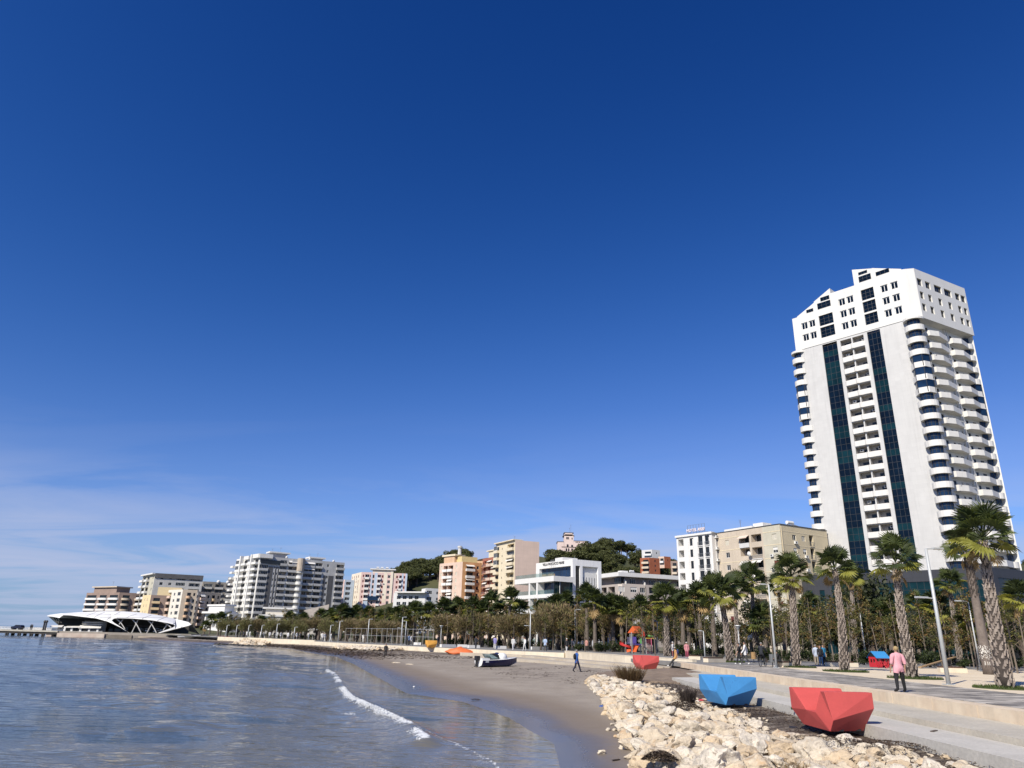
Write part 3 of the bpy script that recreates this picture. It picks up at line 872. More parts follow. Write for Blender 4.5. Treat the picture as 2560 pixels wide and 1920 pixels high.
# stepped gables on the roof
def gable(u0, u1, h0, h1, zb, rev):
 q = MB()
 ys = (.10, -6)
 a, b_ = (h0, h1)
 for d in ys:
  P = [fl.p(u0, zb, d), fl.p(u1, zb, d), fl.p(u1, zb + b_, d), fl.p(u0, zb + a, d)]
  q.poly(P if d > 0 else P[::-1])
 for (ua, za, ub, zb_) in ((u0, zb + a, u1, zb + b_),):
  q.poly([fl.p(ua, za, ys[0]), fl.p(ub, zb_, ys[0]), fl.p(ub, zb_, ys[1]), fl.p(ua, za, ys[1])])
 for u, t_ in ((u0, a), (u1, b_)):
  P = [fl.p(u, zb, ys[0]), fl.p(u, zb, ys[1]), fl.p(u, zb + t_, ys[1]), fl.p(u, zb + t_, ys[0])]
  q.poly(P if u == u0 else P[::-1])
 T.add('roof_gable', q, M_TWH)
gable(17.2, 22.0, 4.5, 3.0, ZT, 0); gable(22.0, 28.6, 3.1, .25, ZT, 0)
gable(1.4, 6.4, .2, 2.6, ZL, 1); gable(6.4, 11.0, 2.9, 5.2, ZL, 1)
for (u, v, w, h, ny) in ((18.5, ZT + .3, 3.0, 1.6, 2), (18.6, ZT + 2.3, 2.2, .8, 1), (22.7, ZT + .5, 3.2, 1.1, 1), (7.2, ZL + .3, 3.5, 1.7, 2), (8.2, ZL + 2.3, 2.4, 1.1, 1), (4.1, ZL + .3, 1.9, .9, 1)):
 window(T, fl, u, v, w, h, .125, 'dark', 3, ny, GLASSN, .07)
# right face, recessed behind its balconies
mb = MB(); ops3 = []; wn3 = []
for z in slabz:
 zz = z - FH if z != slabz[-1] else z - FH
 for (u, w, h, dz) in ((4.6, 1.1, 2.3, .05), (7.6, .8, 1.2, 1.0), (9.3, 1.4, 2.2, .05), (11.7, .9, 2.3, .05), (14.2, 1.0, 2.3, .05), (17.0, 1.5, 1.4, .95)):
  ops3.append((u, u + w, zz + dz, zz + dz + h, .18, None)); wn3.append((u, zz + dz, w, h))
zlow = slabz[-1] - FH
holes_wall(mb, frr, 2.2, 21.0, zlow, ZC, ops3, 0, 0, -1.7)
P = [frr.p(2.2, zlow, -1.7), frr.p(2.2, ZC, -1.7), (*fl.p(29.2, ZC, -.3)[:2], ZC), (*fl.p(29.2, ZC, -.3)[:2], zlow)]
mb.poly(P)
mb.poly([fl.p(29.2, zlow, 0), fl.p(29.2, zlow, -.3), fl.p(29.2, ZC, -.3), fl.p(29.2, ZC, 0)])
a, b_ = frr.p(21.0, zlow, -1.7), frr.p(21.0, zlow, -10)
mb.poly([a, b_, (b_[0], b_[1], ZC), (a[0], a[1], ZC)])
T.add('side_wall', mb, M_TWH)
for (u, v, w, h) in wn3: window(T, frr, u, v, w, h, -1.78, 'dark', 2 if w > 1 else 1, 1, GLASS)
q = MB(); q.box((11.9, 1.1, 0), (12.2, 1.5, ZC - zlow)); q.box((12.7, 1.1, 0), (12.95, 1.5, ZC - zlow))
T.put('column', q.mesh('column', M_TWH), frr.p(0, zlow, -.2), frr.ang)
for k, z in enumerate(slabz):
 zz = z - FH
 if k == 0: pass
 balcony(T, frr, 4.0, zz, 7.6, 1.9, 1.12, M_TWP, 'vee', d=-1.68)
 balcony(T, frr, 13.0, zz - .0, 6.9, 2.0, 1.12, M_TWP, 'vee', d=-1.68)
 if k % 5 == 2:
  balcony(T, frr, 4.6, zz + 1.1, 6.0, .35, .5, M_TWP, 'rail', name='handrail', d=-.6)
# curved balconies round the corner, the left end and the right end
def disc(n, r, a0=0, a1=2 * math.pi): return [(r * math.cos(a0 + (a1 - a0) * k / n), r * math.sin(a0 + (a1 - a0) * k / n)) for k in range(n + (0 if abs(a1 - a0 - 2 * math.pi) < 1e-6 else 1))]
def ringwall(q, pl, th, z0, z1, mi=0):
 n = len(pl); inn = [(x * (1 - th), y * (1 - th)) for x, y in pl]
 for k in range(n):
  j = (k + 1) % n
  q.prism([pl[k], pl[j], inn[j], inn[k]], z0, z1, mi)
def round_stack(cx, cy, r, poly_floors, glass_r, top_cap):
 q = MB(); q.prism(disc(20, r), -.22, 0); ringwall(q, disc(20, r), .06, .002, 1.12)
 me_r = q.mesh('curved_balcony', M_TWP)
 q = MB(); q.prism(disc(6, r * 1.02), -.22, 0); ringwall(q, disc(6, r * 1.02), .06, .002, 1.12)
 me_p = q.mesh('curved_balcony', M_TWP)
 q = MB(); q.prism(disc(20, r * 1.04), -.2, .35); me_c = q.mesh('balcony_cap', M_TWP)
 ga, gb = rad(165), rad(285)
 gl = MB(); gl.prism(disc(9, glass_r, ga, gb) + [(.3, .3)], 0, FH - .25, 0)
 for x, y in disc(4, glass_r * 1.02, ga, gb): gl.box((x - .05, y - .05, 0), (x + .05, y + .05, FH - .26), 1)
 gl.tube([(x, y, 2.15) for x, y in disc(9, glass_r * 1.01, ga, gb)], .05, 4, 1)
 me_g = gl.mesh('bay_window', [GLASSB, DFRAME])
 gl = MB(); gl.prism(disc(6, r * .95), 0, FH - .25, 0)
 for x, y in disc(6, r * .96): gl.box((x - .06, y - .06, 0), (x + .06, y + .06, FH - .26), 1)
 me_g2 = gl.mesh('bay_window', [GLASSB, DFRAME])
 for k, z in enumerate(slabz):
  zz = z - FH
  pf = k in poly_floors
  T.put('curved_balcony', me_p if pf else me_r, (cx, cy, zz), .35)
  T.put('bay_window', me_g2 if pf else me_g, (cx, cy, zz + .01), 0.2)
 if top_cap: T.put('balcony_cap', me_c, (cx, cy, ZC - .6), 0)
cc = fl.p(29.1, 0, -.1)
round_stack(cc[0], cc[1], 2.1, (3, 4, 5), 1.45, True)
ce = fl.p(.35, 0, -1.0)
round_stack(ce[0], ce[1], 2.0, (3, 4, 5), 1.3, True)
cr = frr.p(20.9, 0, -2.2)
round_stack(cr[0], cr[1], 1.95, (4, 5, 6), 1.2, False)
# back walls and roofs
K = (tL[0] + tR[0] - tC[0], tL[1] + tR[1] - tC[1])
mb = MB()
for a, b_, zt in ((tR, K, ZT), (K, tL, ZL)):
 f = Fr(a, b_); mb.poly([f.p(.2, 15), f.p(f.W - .2, 15), f.p(f.W - .2, zt), f.p(.2, zt)])
T.add('back_wall', mb, M_TWH)
mb = MB()
mb.poly([fl.p(11, ZT - .05, .1), fl.p(29, ZT - .05, .1), frr.p(1.3, ZT - .05, .24), frr.p(21.8, ZT - .05, .24), (*K, ZT - .05), (*fl.p(11, 0, -20)[:2], ZT - .05)])
mb.poly([fl.p(0, ZL - .05, .1), fl.p(11, ZL - .05, .1), fl.p(11, ZL - .05, -20), (*K, ZL - .05)])
T.add('roof', mb, M_TWH)
# podium of dark panels and teal glass
pC, pL, pR = (91.3, 137.4), (66.7, 166.6), (132.0, 158.6)
PZ = 16.4
M_PAN = tilemat('podium panel', (.042, .044, .052), 1.5, 1.0, .6, .012, .12, .5)
PD = Bld('glass_podium', 'low dark podium with teal glass bands at the foot of the white tower', (*pC, 0))
f1, f2 = Fr(pL, pC), Fr(pC, pR)
mb = MB()
o1 = [(1.2, 2.6, 4.5, 13.2, .12, None), (4.2, 5.4, 4.5, 13.2, .12, None), (7.0, 14.5, 4.8, 14.2, .12, None), (16.5, f1.W - 1.2, 4.8, 14.2, .12, None), (2, f1.W - 2, .1, 3.6, .4, None)]
holes_wall(mb, f1, 0, f1.W, -.1, PZ, o1)
o2 = [(2.0, f2.W - 3, 7.2, 14.6, .15, None), (2, f2.W - 3, .3, 5.6, .4, None)]
holes_wall(mb, f2, 0, f2.W, -.1, PZ, o2)
PD.add('wall', mb, M_PAN)
for (a, b_, c, e, d, _) in o1 + [(*x, 'r') for x in []]:
 window(PD, f1, a, c, b_ - a, e - c, -.1 if d < .3 else -.35, 'dark', max(1, round((b_ - a) / 1.35)), max(1, round((e - c) / 1.5)), GLASST, .06)
for (a, b_, c, e, d, _) in o2:
 window(PD, f2, a, c, b_ - a, e - c, -d + .03, 'dark', round((b_ - a) / 2.0), max(1, round((e - c) / 2.2)), GLASS, .05)
roof_and_back(PD, pL, pC, pR, -.1, PZ, M_PAN, rm=M_PAN)
# ------------------------------------------------------------------ the other buildings along the front
def face(B, fr, z0, z1, fh, bays, wm, seed=1, top=None, depth=1.3, win_d=.14, u0=0.0, u1=None, name='wall', d=0.0, rec=None, ztop=None):
 """bays repeat on every storey counted down from ztop"""
 rr = random.Random(seed)
 ztop = z1 - .9 if ztop is None else ztop
 u1 = fr.W if u1 is None else u1
 n = int((ztop - z0) / fh)
 ops, todo = [], []
 mats = [wm, rec or GREYW, WHITE]
 extra = []
 for k in range(n):
  zz = ztop - fh * (k + 1)
  for by in bays:
   kind, a, b_ = by[0], by[1], by[2]
   o = by[3] if len(by) > 3 else {}
   if 'only' in o and k not in o['only']: continue
   if 'skip' in o and k in o['skip']: continue
   w = b_ - a
   if kind == 'win':
    h = o.get('h', 1.4); dz = o.get('dz', 1.0)
    ops.append((a, b_, zz + dz, zz + dz + h, win_d, None))
    st = o.get('style', 'white'); st = rr.choice(st) if isinstance(st, (list, tuple)) else st
    todo.append((window, (a, zz + dz, w, h, d - win_d + .03, st, o.get('nx', 2), o.get('ny', 1), o.get('glass'))))
    if rr.random() < o.get('ac', 0): extra.append((ac, (b_ - .3, zz + .35, d + .04)))
   elif kind in ('log', 'glz'):
    g = kind == 'glz' or rr.random() < o.get('glz', 0)
    ph = o.get('ph', 1.0)
    if g:
     ops.append((a, b_, zz + ph, zz + fh - .35, .2, None))
     todo.append((window, (a, zz + ph, w, fh - .35 - ph, d - .10, o.get('gst', 'white'), max(2, round(w / .8)), o.get('ny', 1))))
    else:
     dp = o.get('depth', depth)
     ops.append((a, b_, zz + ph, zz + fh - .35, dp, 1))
     todo.append((window, (a + w * .12, zz + .3 + .7, w * .36, 1.6, d - dp + .03, 'dark' if rr.random() < .7 else 'white', 2)))
     if rr.random() < .5: todo.append((window, (a + w * .62, zz + ph + .05, w * .22, 1.5, d - dp + .03, 'dark', 1)))
    if o.get('out', 0):
     extra.append((balcony, (a - .05, zz + .02, w + .1, o['out'], ph, o.get('pm'), o.get('pst', 'solid'))))
    if rr.random() < o.get('awn', 0): extra.append((awning, (a, zz + fh - .35, w, .9, .55 + .5 * rr.random(), d + .01)))
   elif kind == 'bal':
    ops.append((a + w * .1, a + w * .9, zz + .05, zz + fh - .5, .25, None))
    if rr.random() < o.get('glz', 0):
     todo.append((window, (a + .1, zz + 1.0, w - .2, fh - 1.2, d + o.get('dep', 1.2) - .15, 'white', max(2, round(w / .8)))))
    todo.append((window, (a + w * .1, zz + .05, w * .8, fh - .55, d - .2, o.get('style', 'dark'), max(2, round(w / 1.1)))))
    extra.append((balcony, (a, zz, w, o.get('dep', 1.2), o.get('ph', .95), o.get('pm'), o.get('pst', 'solid'), 0, 'balcony', d)))
    if rr.random() < o.get('awn', 0): extra.append((awning, (a, zz + fh - .3, w, 1.2, .5 + .5 * rr.random(), d + .01)))
 mb = MB()
 holes_wall(mb, fr, u0, u1, z0, z1, ops, 0, 0, d)
 w_ = B.add(name, mb, mats)
 for fn, a in todo: fn(B, fr, *a)
 for fn, a in extra: fn(B, fr, *a)
 return w_
def strip(B, fr, a, b_, v0, v1, m, d=.03, name='wall_band', th=None):
 q = MB(); q.box((0, -d, 0), (b_ - a, -.001 if th is None else th, v1 - v0))
 B.put(name, q.mesh(name, m), fr.p(a, v0), fr.ang)
def cap(B, pts, z0, z1, m, name='parapet'):
 q = MB(); q.prism(pts, z0, z1); B.add(name, q, m)
def rooftop(B, x, y, z, what, rz=0.0, s=1.0):
 me = {'tank': TANK_ME, 'dish': DISH_ME}[what]
 nm = {'tank': 'water_heater', 'dish': 'satellite_dish'}[what]
 o = B.put(nm, me, (x, y, z), rz); o.scale = (s, s, s)
def box_part(B, name, x, y, z0, z1, w, l, ang, m):
 q = MB(); q.box((-w / 2, -l / 2, 0), (w / 2, l / 2, z1 - z0)); B.put(name, q.mesh(name, m), (x, y, z0), ang)
def antenna(B, x, y, z, h):
 q = MB(); q.tube([(0, 0, 0), (0, 0, h)], .05, 4)
 for k in range(4): q.tube([(-.5 + .08 * k, 0, h - .25 * k), (.5 - .08 * k, 0, h - .25 * k)], .025, 4)
 B.put('antenna', q.mesh('antenna', STEEL), (x, y, z), .4)
XY = lambda v: (v.x, v.y)

# ---- long hotel-sized apartment block, white end, front greyed for the weak light on it
HC, HL, HR_ = (-128.5, 378.8), (-148.5, 400.5), (-90.1, 404.6)
H = Bld('apartment_block', 'big white and grey apartment block with jagged balconies and dark grey bands on its front', (*HC, 0))
fh1, fh2 = Fr(HL, HC), Fr(HC, HR_)
z3, z4 = Z(560, 1360, 7.54), Z(720, 1360, 7.54)
u3 = lambda x, y=700: fh2.u(*z3(x, y)); u4 = lambda x, y=700: fh2.u(*z4(x, y))
M_HG = mat('grey and shaded render', (.52, .515, .495), .8, .08, .25, streak=.3)  # front's weak grazing light put into the colour; plain grey on other blocks
M_HW = mat('hotel white render', (.74, .73, .69), .75, .05, .3, streak=.2)
M_HD = mat('hotel dark band', (.105, .105, .108), .85, .12, .4)
M_HB = mat('hotel beige render', (.47, .40, .32), .85, .1, .3)
ztp = 37.6
b2 = [('glz', .4, u3(795), {'glz': .35, 'ph': .95, 'out': .5, 'pm': M_HG}),
      ('win', u3(905), u3(930), {'h': 1.3, 'style': 'white', 'nx': 1}), ('win', u3(962), u3(985), {'h': 1.3, 'nx': 1}),
      ('log', u3(1018), u3(1150), {'glz': .15, 'out': .7, 'pm': M_HG}), ('log', u3(1182), u3(1360), {'glz': .2, 'out': .7, 'pm': M_HG, 'awn': .12}),
      ('log', u4(268), u4(468), {'glz': .25, 'out': .7, 'pm': M_HG, 'awn': .2}), ('log', u4(488), u4(618), {'glz': .45, 'out': .7, 'pm': M_HG}),
      ('win', u4(705), u4(745), {'h': 1.5, 'nx': 2, 'dz': .9}), ('log', u4(890), u4(1036), {'glz': .4, 'out': .9, 'pm': M_HG})]
face(H, fh2, -.1, 38.5, 3.05, b2, M_HG, 7, rec=M_HB, ztop=ztp)
for a, b_, v1 in ((u3(800), u3(895), 33.6), (u3(934), u3(958), 33.6), (u3(988), u3(1012), 33.6), (u4(655), u4(700), 31), (u4(750), u4(850), 31)):
 strip(H, fh2, a, b_, 4, v1, M_HD, .05, 'dark_band')
face(H, fh1, -.1, 38.5, 3.05, [('bal', 3.0, 8.2, {'dep': 1.6, 'pm': M_HW, 'glz': .3}), ('bal', 10.2, 15.2, {'dep': 1.7, 'pm': M_HW, 'glz': .3}), ('bal', 17.2, 22, {'dep': 1.6, 'pm': M_HW, 'glz': .3}), ('bal', 23.5, 28.6, {'dep': 1.8, 'pm': M_HW})], M_HW, 3, ztop=ztp)
for u in (8.6, 22.1): strip(H, fh1, u, u + 1.2, -.1, 39.5, M_HW, 2.0, 'fin')
roof_and_back(H, HL, HC, HR_, -.1, 38.5, M_HG)
for k in range(11):   # free-standing balcony slabs that step out at the sea end
 balcony(H, fh1, -2.6, ztp - 3.05 * (k + 1) - .6, 3.2, 1.9, .9, M_HW)
# round stair tower with little round balconies
ur = (u3(1372) + u3(1432)) / 2
q = MB(); q.prism(disc(14, 2.0), 0, 6.6); H.put('round_tower', q.mesh('round_tower', M_HB), fh2.p(ur, 32.2, 1.0), 0)
q = MB(); q.prism(disc(12, 1.7), 0, 1.5); me = q.mesh('round_balcony', M_HW)
for k in range(10): H.put('round_balcony', me, fh2.p(ur, ztp - 3.05 * (k + 2) - .1, .9), 0)
strip(H, fh2, ur + 1.4, ur + 1.8, 3, 33, M_HW, 1.0, 'fin')
q = MB(); q.box((0, -.3, 0), (u3(1372) - u3(1235), .1, 3.6)); H.put('roof_screen', q.mesh('roof_screen', M_HG), fh2.p(u3(1235), 34.6, .35), fh2.ang)
q = MB(); q.ball((0, 0, 0), (.9, .1, .6), 0, 12, 8); H.put('porthole', q.mesh('porthole', BLACK), fh2.p(u3(1355), 36.3, .66), fh2.ang)
q = MB(); q.box((0, -.12, 0), (u3(1060) - .4, -.001, 2.0)); H.put('window_band', q.mesh('window_band', GLASS), fh2.p(.5, 34.8, .55), fh2.ang)
strip(H, fh2, -.6, u3(850), 37.6, 39.6, M_HW, 1.2, 'cornice')
strip(H, fh1, 21, fh1.W + .5, 37.6, 39.6, M_HW, 1.2, 'cornice'); strip(H, fh1, 12, 18, 37.4, 39.2, M_HW, 1.2, 'cornice')
for (x, zt, w, n_) in ((u3(1010), 41.5, 11, 3), (u4(530), 40.4, 9, 2)):
 p = fh2.p(x, 38.4, -5); box_part(H, 'roof_house', p[0], p[1], 38.4, zt - .7, w * .7, 5, fh2.ang, M_HG); box_part(H, 'roof_slab', p[0], p[1], zt - .7, zt, w, 7, fh2.ang, M_HW)
 antenna(H, p[0] + 1, p[1], zt, 2.6); antenna(H, p[0] - 3, p[1] - 1, zt, 1.8)
for u in (14, 26.5, 40): p = fh2.p(u, 38.4, -1.5); rooftop(H, p[0], p[1], 38.9, 'dish', fh2.ang, 1.6)
# low white annexe and terrace house at its foot
A = Bld('seafront_annexe', 'low white terraced house at the foot of the big grey apartment block, sea end', (-138, 353, 0))
aC, aL, aR = (-130.5, 353), (-147, 366), (-126, 356.5)
f1, f2 = Fr(aL, aC), Fr(aC, aR)
face(A, f1, -.1, 9.2, 3.2, [('log', k * 3.3 + 1, k * 3.3 + 3.6, {'ph': .9}) for k in range(6)], WHITE, 4)
face(A, f2, -.1, 9.2, 3.2, [('win', 1, 3.0, {'h': 1.5})], M_HG, 4)
roof_and_back(A, aL, aC, aR, -.1, 9.2, WHITE)
box_part(A, 'roof_slab', -138.5, 361.5, 9.2, 10.1, 20, 7, f1.ang, WHITE); box_part(A, 'roof_house', -138.5, 363, 10.1, 12.6, 14, 5, f1.ang, WHITE); box_part(A, 'roof_slab', -138.5, 363, 12.6, 13.4, 16, 6, f1.ang, WHITE)
A = Bld('terrace_house', 'low cream house with flat roofs between the grey apartment block and the palms', (-98, 345, 0))
aC, aL, aR = (-114, 344), (-117, 350), (-84, 352)
f2 = Fr(aC, aR); f1 = Fr(aL, aC)
M_TC = mat('terrace house cream', (.62, .58, .50), .85, .06, .3)
face(A, f2, -.1, 8.2, 3.4, [('win', k * 4.0 + 1.4, k * 4.0 + 3.6, {'h': 1.5, 'style': ['dark', 'white']}) for k in range(7)], M_TC, 9)
face(A, f1, -.1, 8.2, 3.4, [('win', 2, 4.5, {'h': 1.5})], M_TC, 9)
roof_and_back(A, aL, aC, aR, -.1, 8.2, M_TC)
box_part(A, 'roof_slab', -107, 350, 8.2, 9.0, 16, 9, f2.ang, WHITE); box_part(A, 'roof_house', -107, 351, 9.0, 11.6, 11, 6, f2.ang, M_TC); box_part(A, 'roof_slab', -107, 351, 11.6, 12.3, 14, 8, f2.ang, WHITE)
q = MB(); q.prism([(-5.5, 0), (5.5, 0), (5.5, 6), (-5.5, 6)], 0, [3.2, 6.2, 6.2, 3.2]); A.put('gable_wall', q.mesh('gable_wall', mat('gable plaster', (.52, .46, .40), .85, .06)), (-89, 350, 8.2), f2.ang)

# ---- pastel pink block with red shutters
PC, PLl, PRr = (-85.7, 431.6), (-95.6, 452.0), (-59.5, 434.8)
B = Bld('pastel_apartments', 'tall pastel pink and blue apartment block with dark red shutters below the wooded hill', (*PC, 0))
f1, f2 = Fr(PLl, PC), Fr(PC, PRr)
z5 = Z(840, 1400, 7.54); u5 = lambda x, y=500: f2.u(*z5(x, y))
M_PK = mat('pastel pink', (.68, .50, .46), .8, .05, .3, streak=.12); M_PP = mat('pastel peach', (.72, .60, .47), .8, .05, .3); M_PB = mat('pastel blue', (.46, .55, .66), .8, .05, .3)
M_PC = mat('pastel cream', (.76, .68, .55), .8, .05, .3)
face(B, f2, -.1, 35.9, 2.95, [('win', u5(487), u5(512), {'style': 'red', 'nx': 1, 'ac': .2}), ('log', u5(532), u5(612), {'out': .9, 'pm': WHITE, 'glz': .15}), ('win', u5(622), u5(640), {'style': 'red', 'nx': 1, 'ac': .3}),
     ('win', u5(675), u5(710), {'style': 'white', 'nx': 1, 'h': 1.9, 'dz': .6}), ('log', u5(772), u5(832), {'out': .9, 'pm': WHITE}), ('win', u5(846), u5(882), {'style': 'red', 'ac': .3}),
     ('glz', u5(962), u5(1012), {'ph': .9}), ('win', u5(1122), u5(1156), {'style': 'red', 'ac': .3}), ('log', u5(1180), u5(1226), {'out': .9, 'pm': WHITE}), ('win', u5(1262), u5(1292), {'style': 'red'})], M_PK, 21, rec=M_PB)
face(B, f1, -.1, 35.9, 2.95, [('win', 2 + k * 4.6, 3.3 + k * 4.6, {'style': 'red', 'nx': 1, 'ac': .35}) for k in range(4)], M_PC, 22)
for a, b_, v0, v1, m_ in ((u5(645), u5(672), 22, 35.8, M_PB), (u5(712), u5(765), 22, 35.8, M_PB), (u5(838), u5(844), 19, 35.8, M_PP), (u5(886), u5(950), 21, 35.8, M_PC), (u5(886), u5(950), 19, 21, M_PP), (u5(1230), u5(1258), 20, 35.8, M_PB), (u5(1296), u5(1330), 20, 35.8, M_PB), (u5(1065), u5(1118), 33, 35.8, M_PP)):
 strip(B, f2, a, b_, v0, v1, m_, .03)
strip(B, f2, u5(1018), u5(1062), 0, 36.6, M_PC, .55, 'pier')
strip(B, f2, u5(615), u5(800), 20.2, 22.4, GLASSB, 1.4, 'glazed_bay'); strip(B, f2, u5(540), u5(620), 2, 19.6, M_PB, 1.6, 'blue_bay')
roof_and_back(B, PLl, PC, PRr, -.1, 35.9, M_PK)
p = f2.p(u5(860), 36, -4); box_part(B, 'roof_house', p[0], p[1], 35.9, 37.6, 12, 6, f2.ang, M_PC); box_part(B, 'roof_slab', p[0], p[1], 37.6, 38.2, 15, 8, f2.ang, WHITE)
for u in (9, 11.5, 14.5): q_ = f2.p(u, 0, -4); rooftop(B, q_[0], q_[1], 38.2, 'tank', f2.ang, 1.3)
wC, wL, wR = (-97.2, 441), (-106, 452), (-92, 444)
f3, f4 = Fr(wL, wC), Fr(wC, wR)
face(B, f3, -.1, 32, 2.95, [('win', 1.5, 2.7, {'style': 'red', 'nx': 1}), ('log', 6.5, 12.5, {'out': 1.0, 'pm': WHITE})], M_PK, 25, name='wing_wall')
face(B, f4, -.1, 32, 2.95, [('log', 1, 4, {})], M_PB, 26, name='wing_wall')
roof_and_back(B, wL, wC, wR, -.1, 32, M_PK)

# ---- small grey-white block right of it
sC, sL, sR = XY(gp(1064, 1470, 24.5)), XY(gp(1018, 1486, 21.5)), XY(gp(1112, 1476, 24.0))
sL = (sC[0] - 17, sC[1] + 6); sR = (sC[0] + 19, sC[1] + 9)
B = Bld('grey_white_block', 'small grey white block with stepped roofs in front of the left wooded hill', (*sC, 0))
f1, f2 = Fr(sL, sC), Fr(sC, sR)
M_SG = mat('pale grey render', (.60, .60, .59), .8, .05, .3)
face(B, f1, -.1, 22.0, 3.0, [('win', 2 + k * 3.4, 4.2 + k * 3.4, {'style': 'white', 'h': 1.7, 'dz': .8}) for k in range(4)], M_SG, 31)
face(B, f2, -.1, 24.5, 3.0, [('glz', .8, 3.6, {}), ('win', 6, 7.2, {}), ('glz', 9.5, 12, {}), ('win', 14, 15.4, {}), ('win', 17.5, 18.8, {})], M_SG, 32)
roof_and_back(B, sL, sC, sR, -.1, 22.0, M_SG)
p = f2.p(8, 0, -4); box_part(B, 'roof_house', p[0], p[1], 22, 24.4, 15, 7, f2.ang, M_SG); box_part(B, 'roof_slab', p[0] - 12, p[1] - 3, 22.0, 22.6, 17, 9, f1.ang, WHITE)

# ---- peach block, red block, tall pink gable
M_PEA = mat('peach render', (.66, .44, .28), .8, .07, .3, streak=.2); M_PEL = mat('peach pale render', (.66, .50, .40), .8, .07, .3, streak=.15)
M_ORG = mat('orange render', (.58, .32, .15), .8, .08, .3, streak=.2); M_CRT = mat('cream tower render', (.72, .63, .46), .8, .06, .3, streak=.2)
eC = XY(gp(1157, 1404, 33.4)); eL = XY(gp(1115, 1417, 33.0)); eR = XY(gp(1196, 1410, 32.6))
eL = (eC[0] - 11.5, eC[1] + 13); eR = (eC[0] + 8.5, eC[1] + 5.0)
B = Bld('peach_apartments', 'peach and orange apartment block with small balconies and a chimney, left of the reddish block', (*eC, 0))
f1, f2 = Fr(eL, eC), Fr(eC, eR)
face(B, f1, -.1, 33.4, 3.0, [('win', .8, 2.0, {'style': 'cream', 'nx': 1, 'h': 1.6}), ('log', 3.2, 6.4, {'out': .9, 'pm': WHITE, 'awn': .15, 'glz': .1}), ('log', 6.8, 10.4, {'out': .9, 'pm': WHITE, 'awn': .15}), ('win', 12.2, 13.4, {'style': 'cream', 'nx': 1, 'h': 1.6})], M_PEL, 41, rec=M_ORG)
face(B, f2, -.1, 33.4, 3.0, [('bal', 1.6, 5.8, {'pm': M_SG, 'dep': 1.3, 'awn': .1}), ('win', 7.2, 8.4, {'style': ['white', 'dark'], 'nx': 1})], M_ORG, 42, rec=M_PEA)
roof_and_back(B, eL, eC, eR, -.1, 33.4, M_PEA)
p = f2.p(4.5, 0, -5); box_part(B, 'roof_house', p[0], p[1], 33.4, 36.0, 8, 6, f2.ang, mat('roof house yellow', (.68, .54, .26), .8, .06))
p = f1.p(6.5, 0, -3); box_part(B, 'roof_house', p[0], p[1], 33.4, 36.4, 8, 5, f1.ang, M_PEA); box_part(B, 'roof_slab', p[0], p[1], 36.4, 37.2, 10, 6, f1.ang, M_CRT)
p = f2.p(1.2, 0, -6); q = MB(); q.tube([(0, 0, 0), (0, 0, 3.2)], [.85, .75], 8); q.tube([(0, 0, 3.1), (0, 0, 3.9)], [1.05, 1.05], 8); B.put('chimney', q.mesh('chimney', M_SG), (p[0], p[1], 37), 0)
rC = (eR[0] + .3, eR[1] - 1.0); rR = (-4.0, 318)
B = Bld('reddish_apartments', 'reddish apartment block with cluttered balconies between the peach block and the tall pink gable', (*rC, 0))
M_RED = mat('brick red render', (.36, .13, .085), .85, .1, .4); 
f2 = Fr(rC, rR); f1 = Fr((rC[0] - 2, rC[1] + 3), rC)
face(B, f2, -.1, 35.2, 3.0, [('win', .3, 1.2, {'style': 'dark', 'nx': 1}), ('log', 1.6, f2.W * .36, {'out': 1.2, 'pm': M_PEA, 'pst': 'rail', 'glz': .25, 'awn': .2}), ('log', f2.W * .38, f2.W * .62, {'out': 1.2, 'pm': M_PEL, 'glz': .25, 'awn': .25}), ('log', f2.W * .66, f2.W * .95, {'out': 1.1, 'pm': M_CRT, 'glz': .3, 'awn': .2})], M_RED, 44, rec=M_RED)
roof_and_back(B, (rC[0] - 4, rC[1] + 10), rC, rR, -.1, 35.2, M_PEA)
p = f2.p(f2.W * .4, 0, -5); box_part(B, 'roof_house', p[0], p[1], 35.2, 38.4, 9, 6, f2.ang, M_CRT); box_part(B, 'roof_slab', p[0], p[1], 38.4, 38.9, 12, 7, f2.ang, M_CRT); antenna(B, p[0], p[1], 38.9, 3)
gC, gL, gR = (3.0, 300.0), (-5.2, 316.5), (13.2, 304.5)
B = Bld('pink_gable_block', 'tall cream block with a blank pale pink gable wall facing right', (*gC, 0))
f1, f2 = Fr(gL, gC), Fr(gC, gR)
M_PG = tilemat('pink gable', (.70, .54, .44), 6.0, 1.5, .88, .03, .03, .85)
face(B, f1, -.1, 39.9, 3.0, [('bal', 0, 3.6, {'dep': 1.2, 'pm': M_CRT, 'glz': .3, 'awn': .15}), ('win', 6.0, 6.6, {'style': 'dark', 'nx': 1, 'h': .8}), ('log', 11.2, 17.6, {'out': 1.0, 'pm': M_CRT, 'glz': .18, 'awn': .1})], M_CRT, 45, rec=M_CRT)
mb = MB(); holes_wall(mb, f2, 0, f2.W, -.1, 39.9, []); B.add('gable_wall', mb, M_PG)
roof_and_back(B, gL, gC, gR, -.1, 39.9, M_CRT, parapet=.4)
strip(B, f1, -.3, f1.W, 39.9, 40.3, M_CRT, .9, 'roof_edge', th=3)
for k, u in enumerate((2.6, 5.2)): p = f2.p(u, 0, -5); rooftop(B, p[0], p[1], 39.5, 'tank', f2.ang + .4, 1.5)
p = f2.p(1.0, 0, -3); antenna(B, p[0], p[1], 39.5, 2.4)

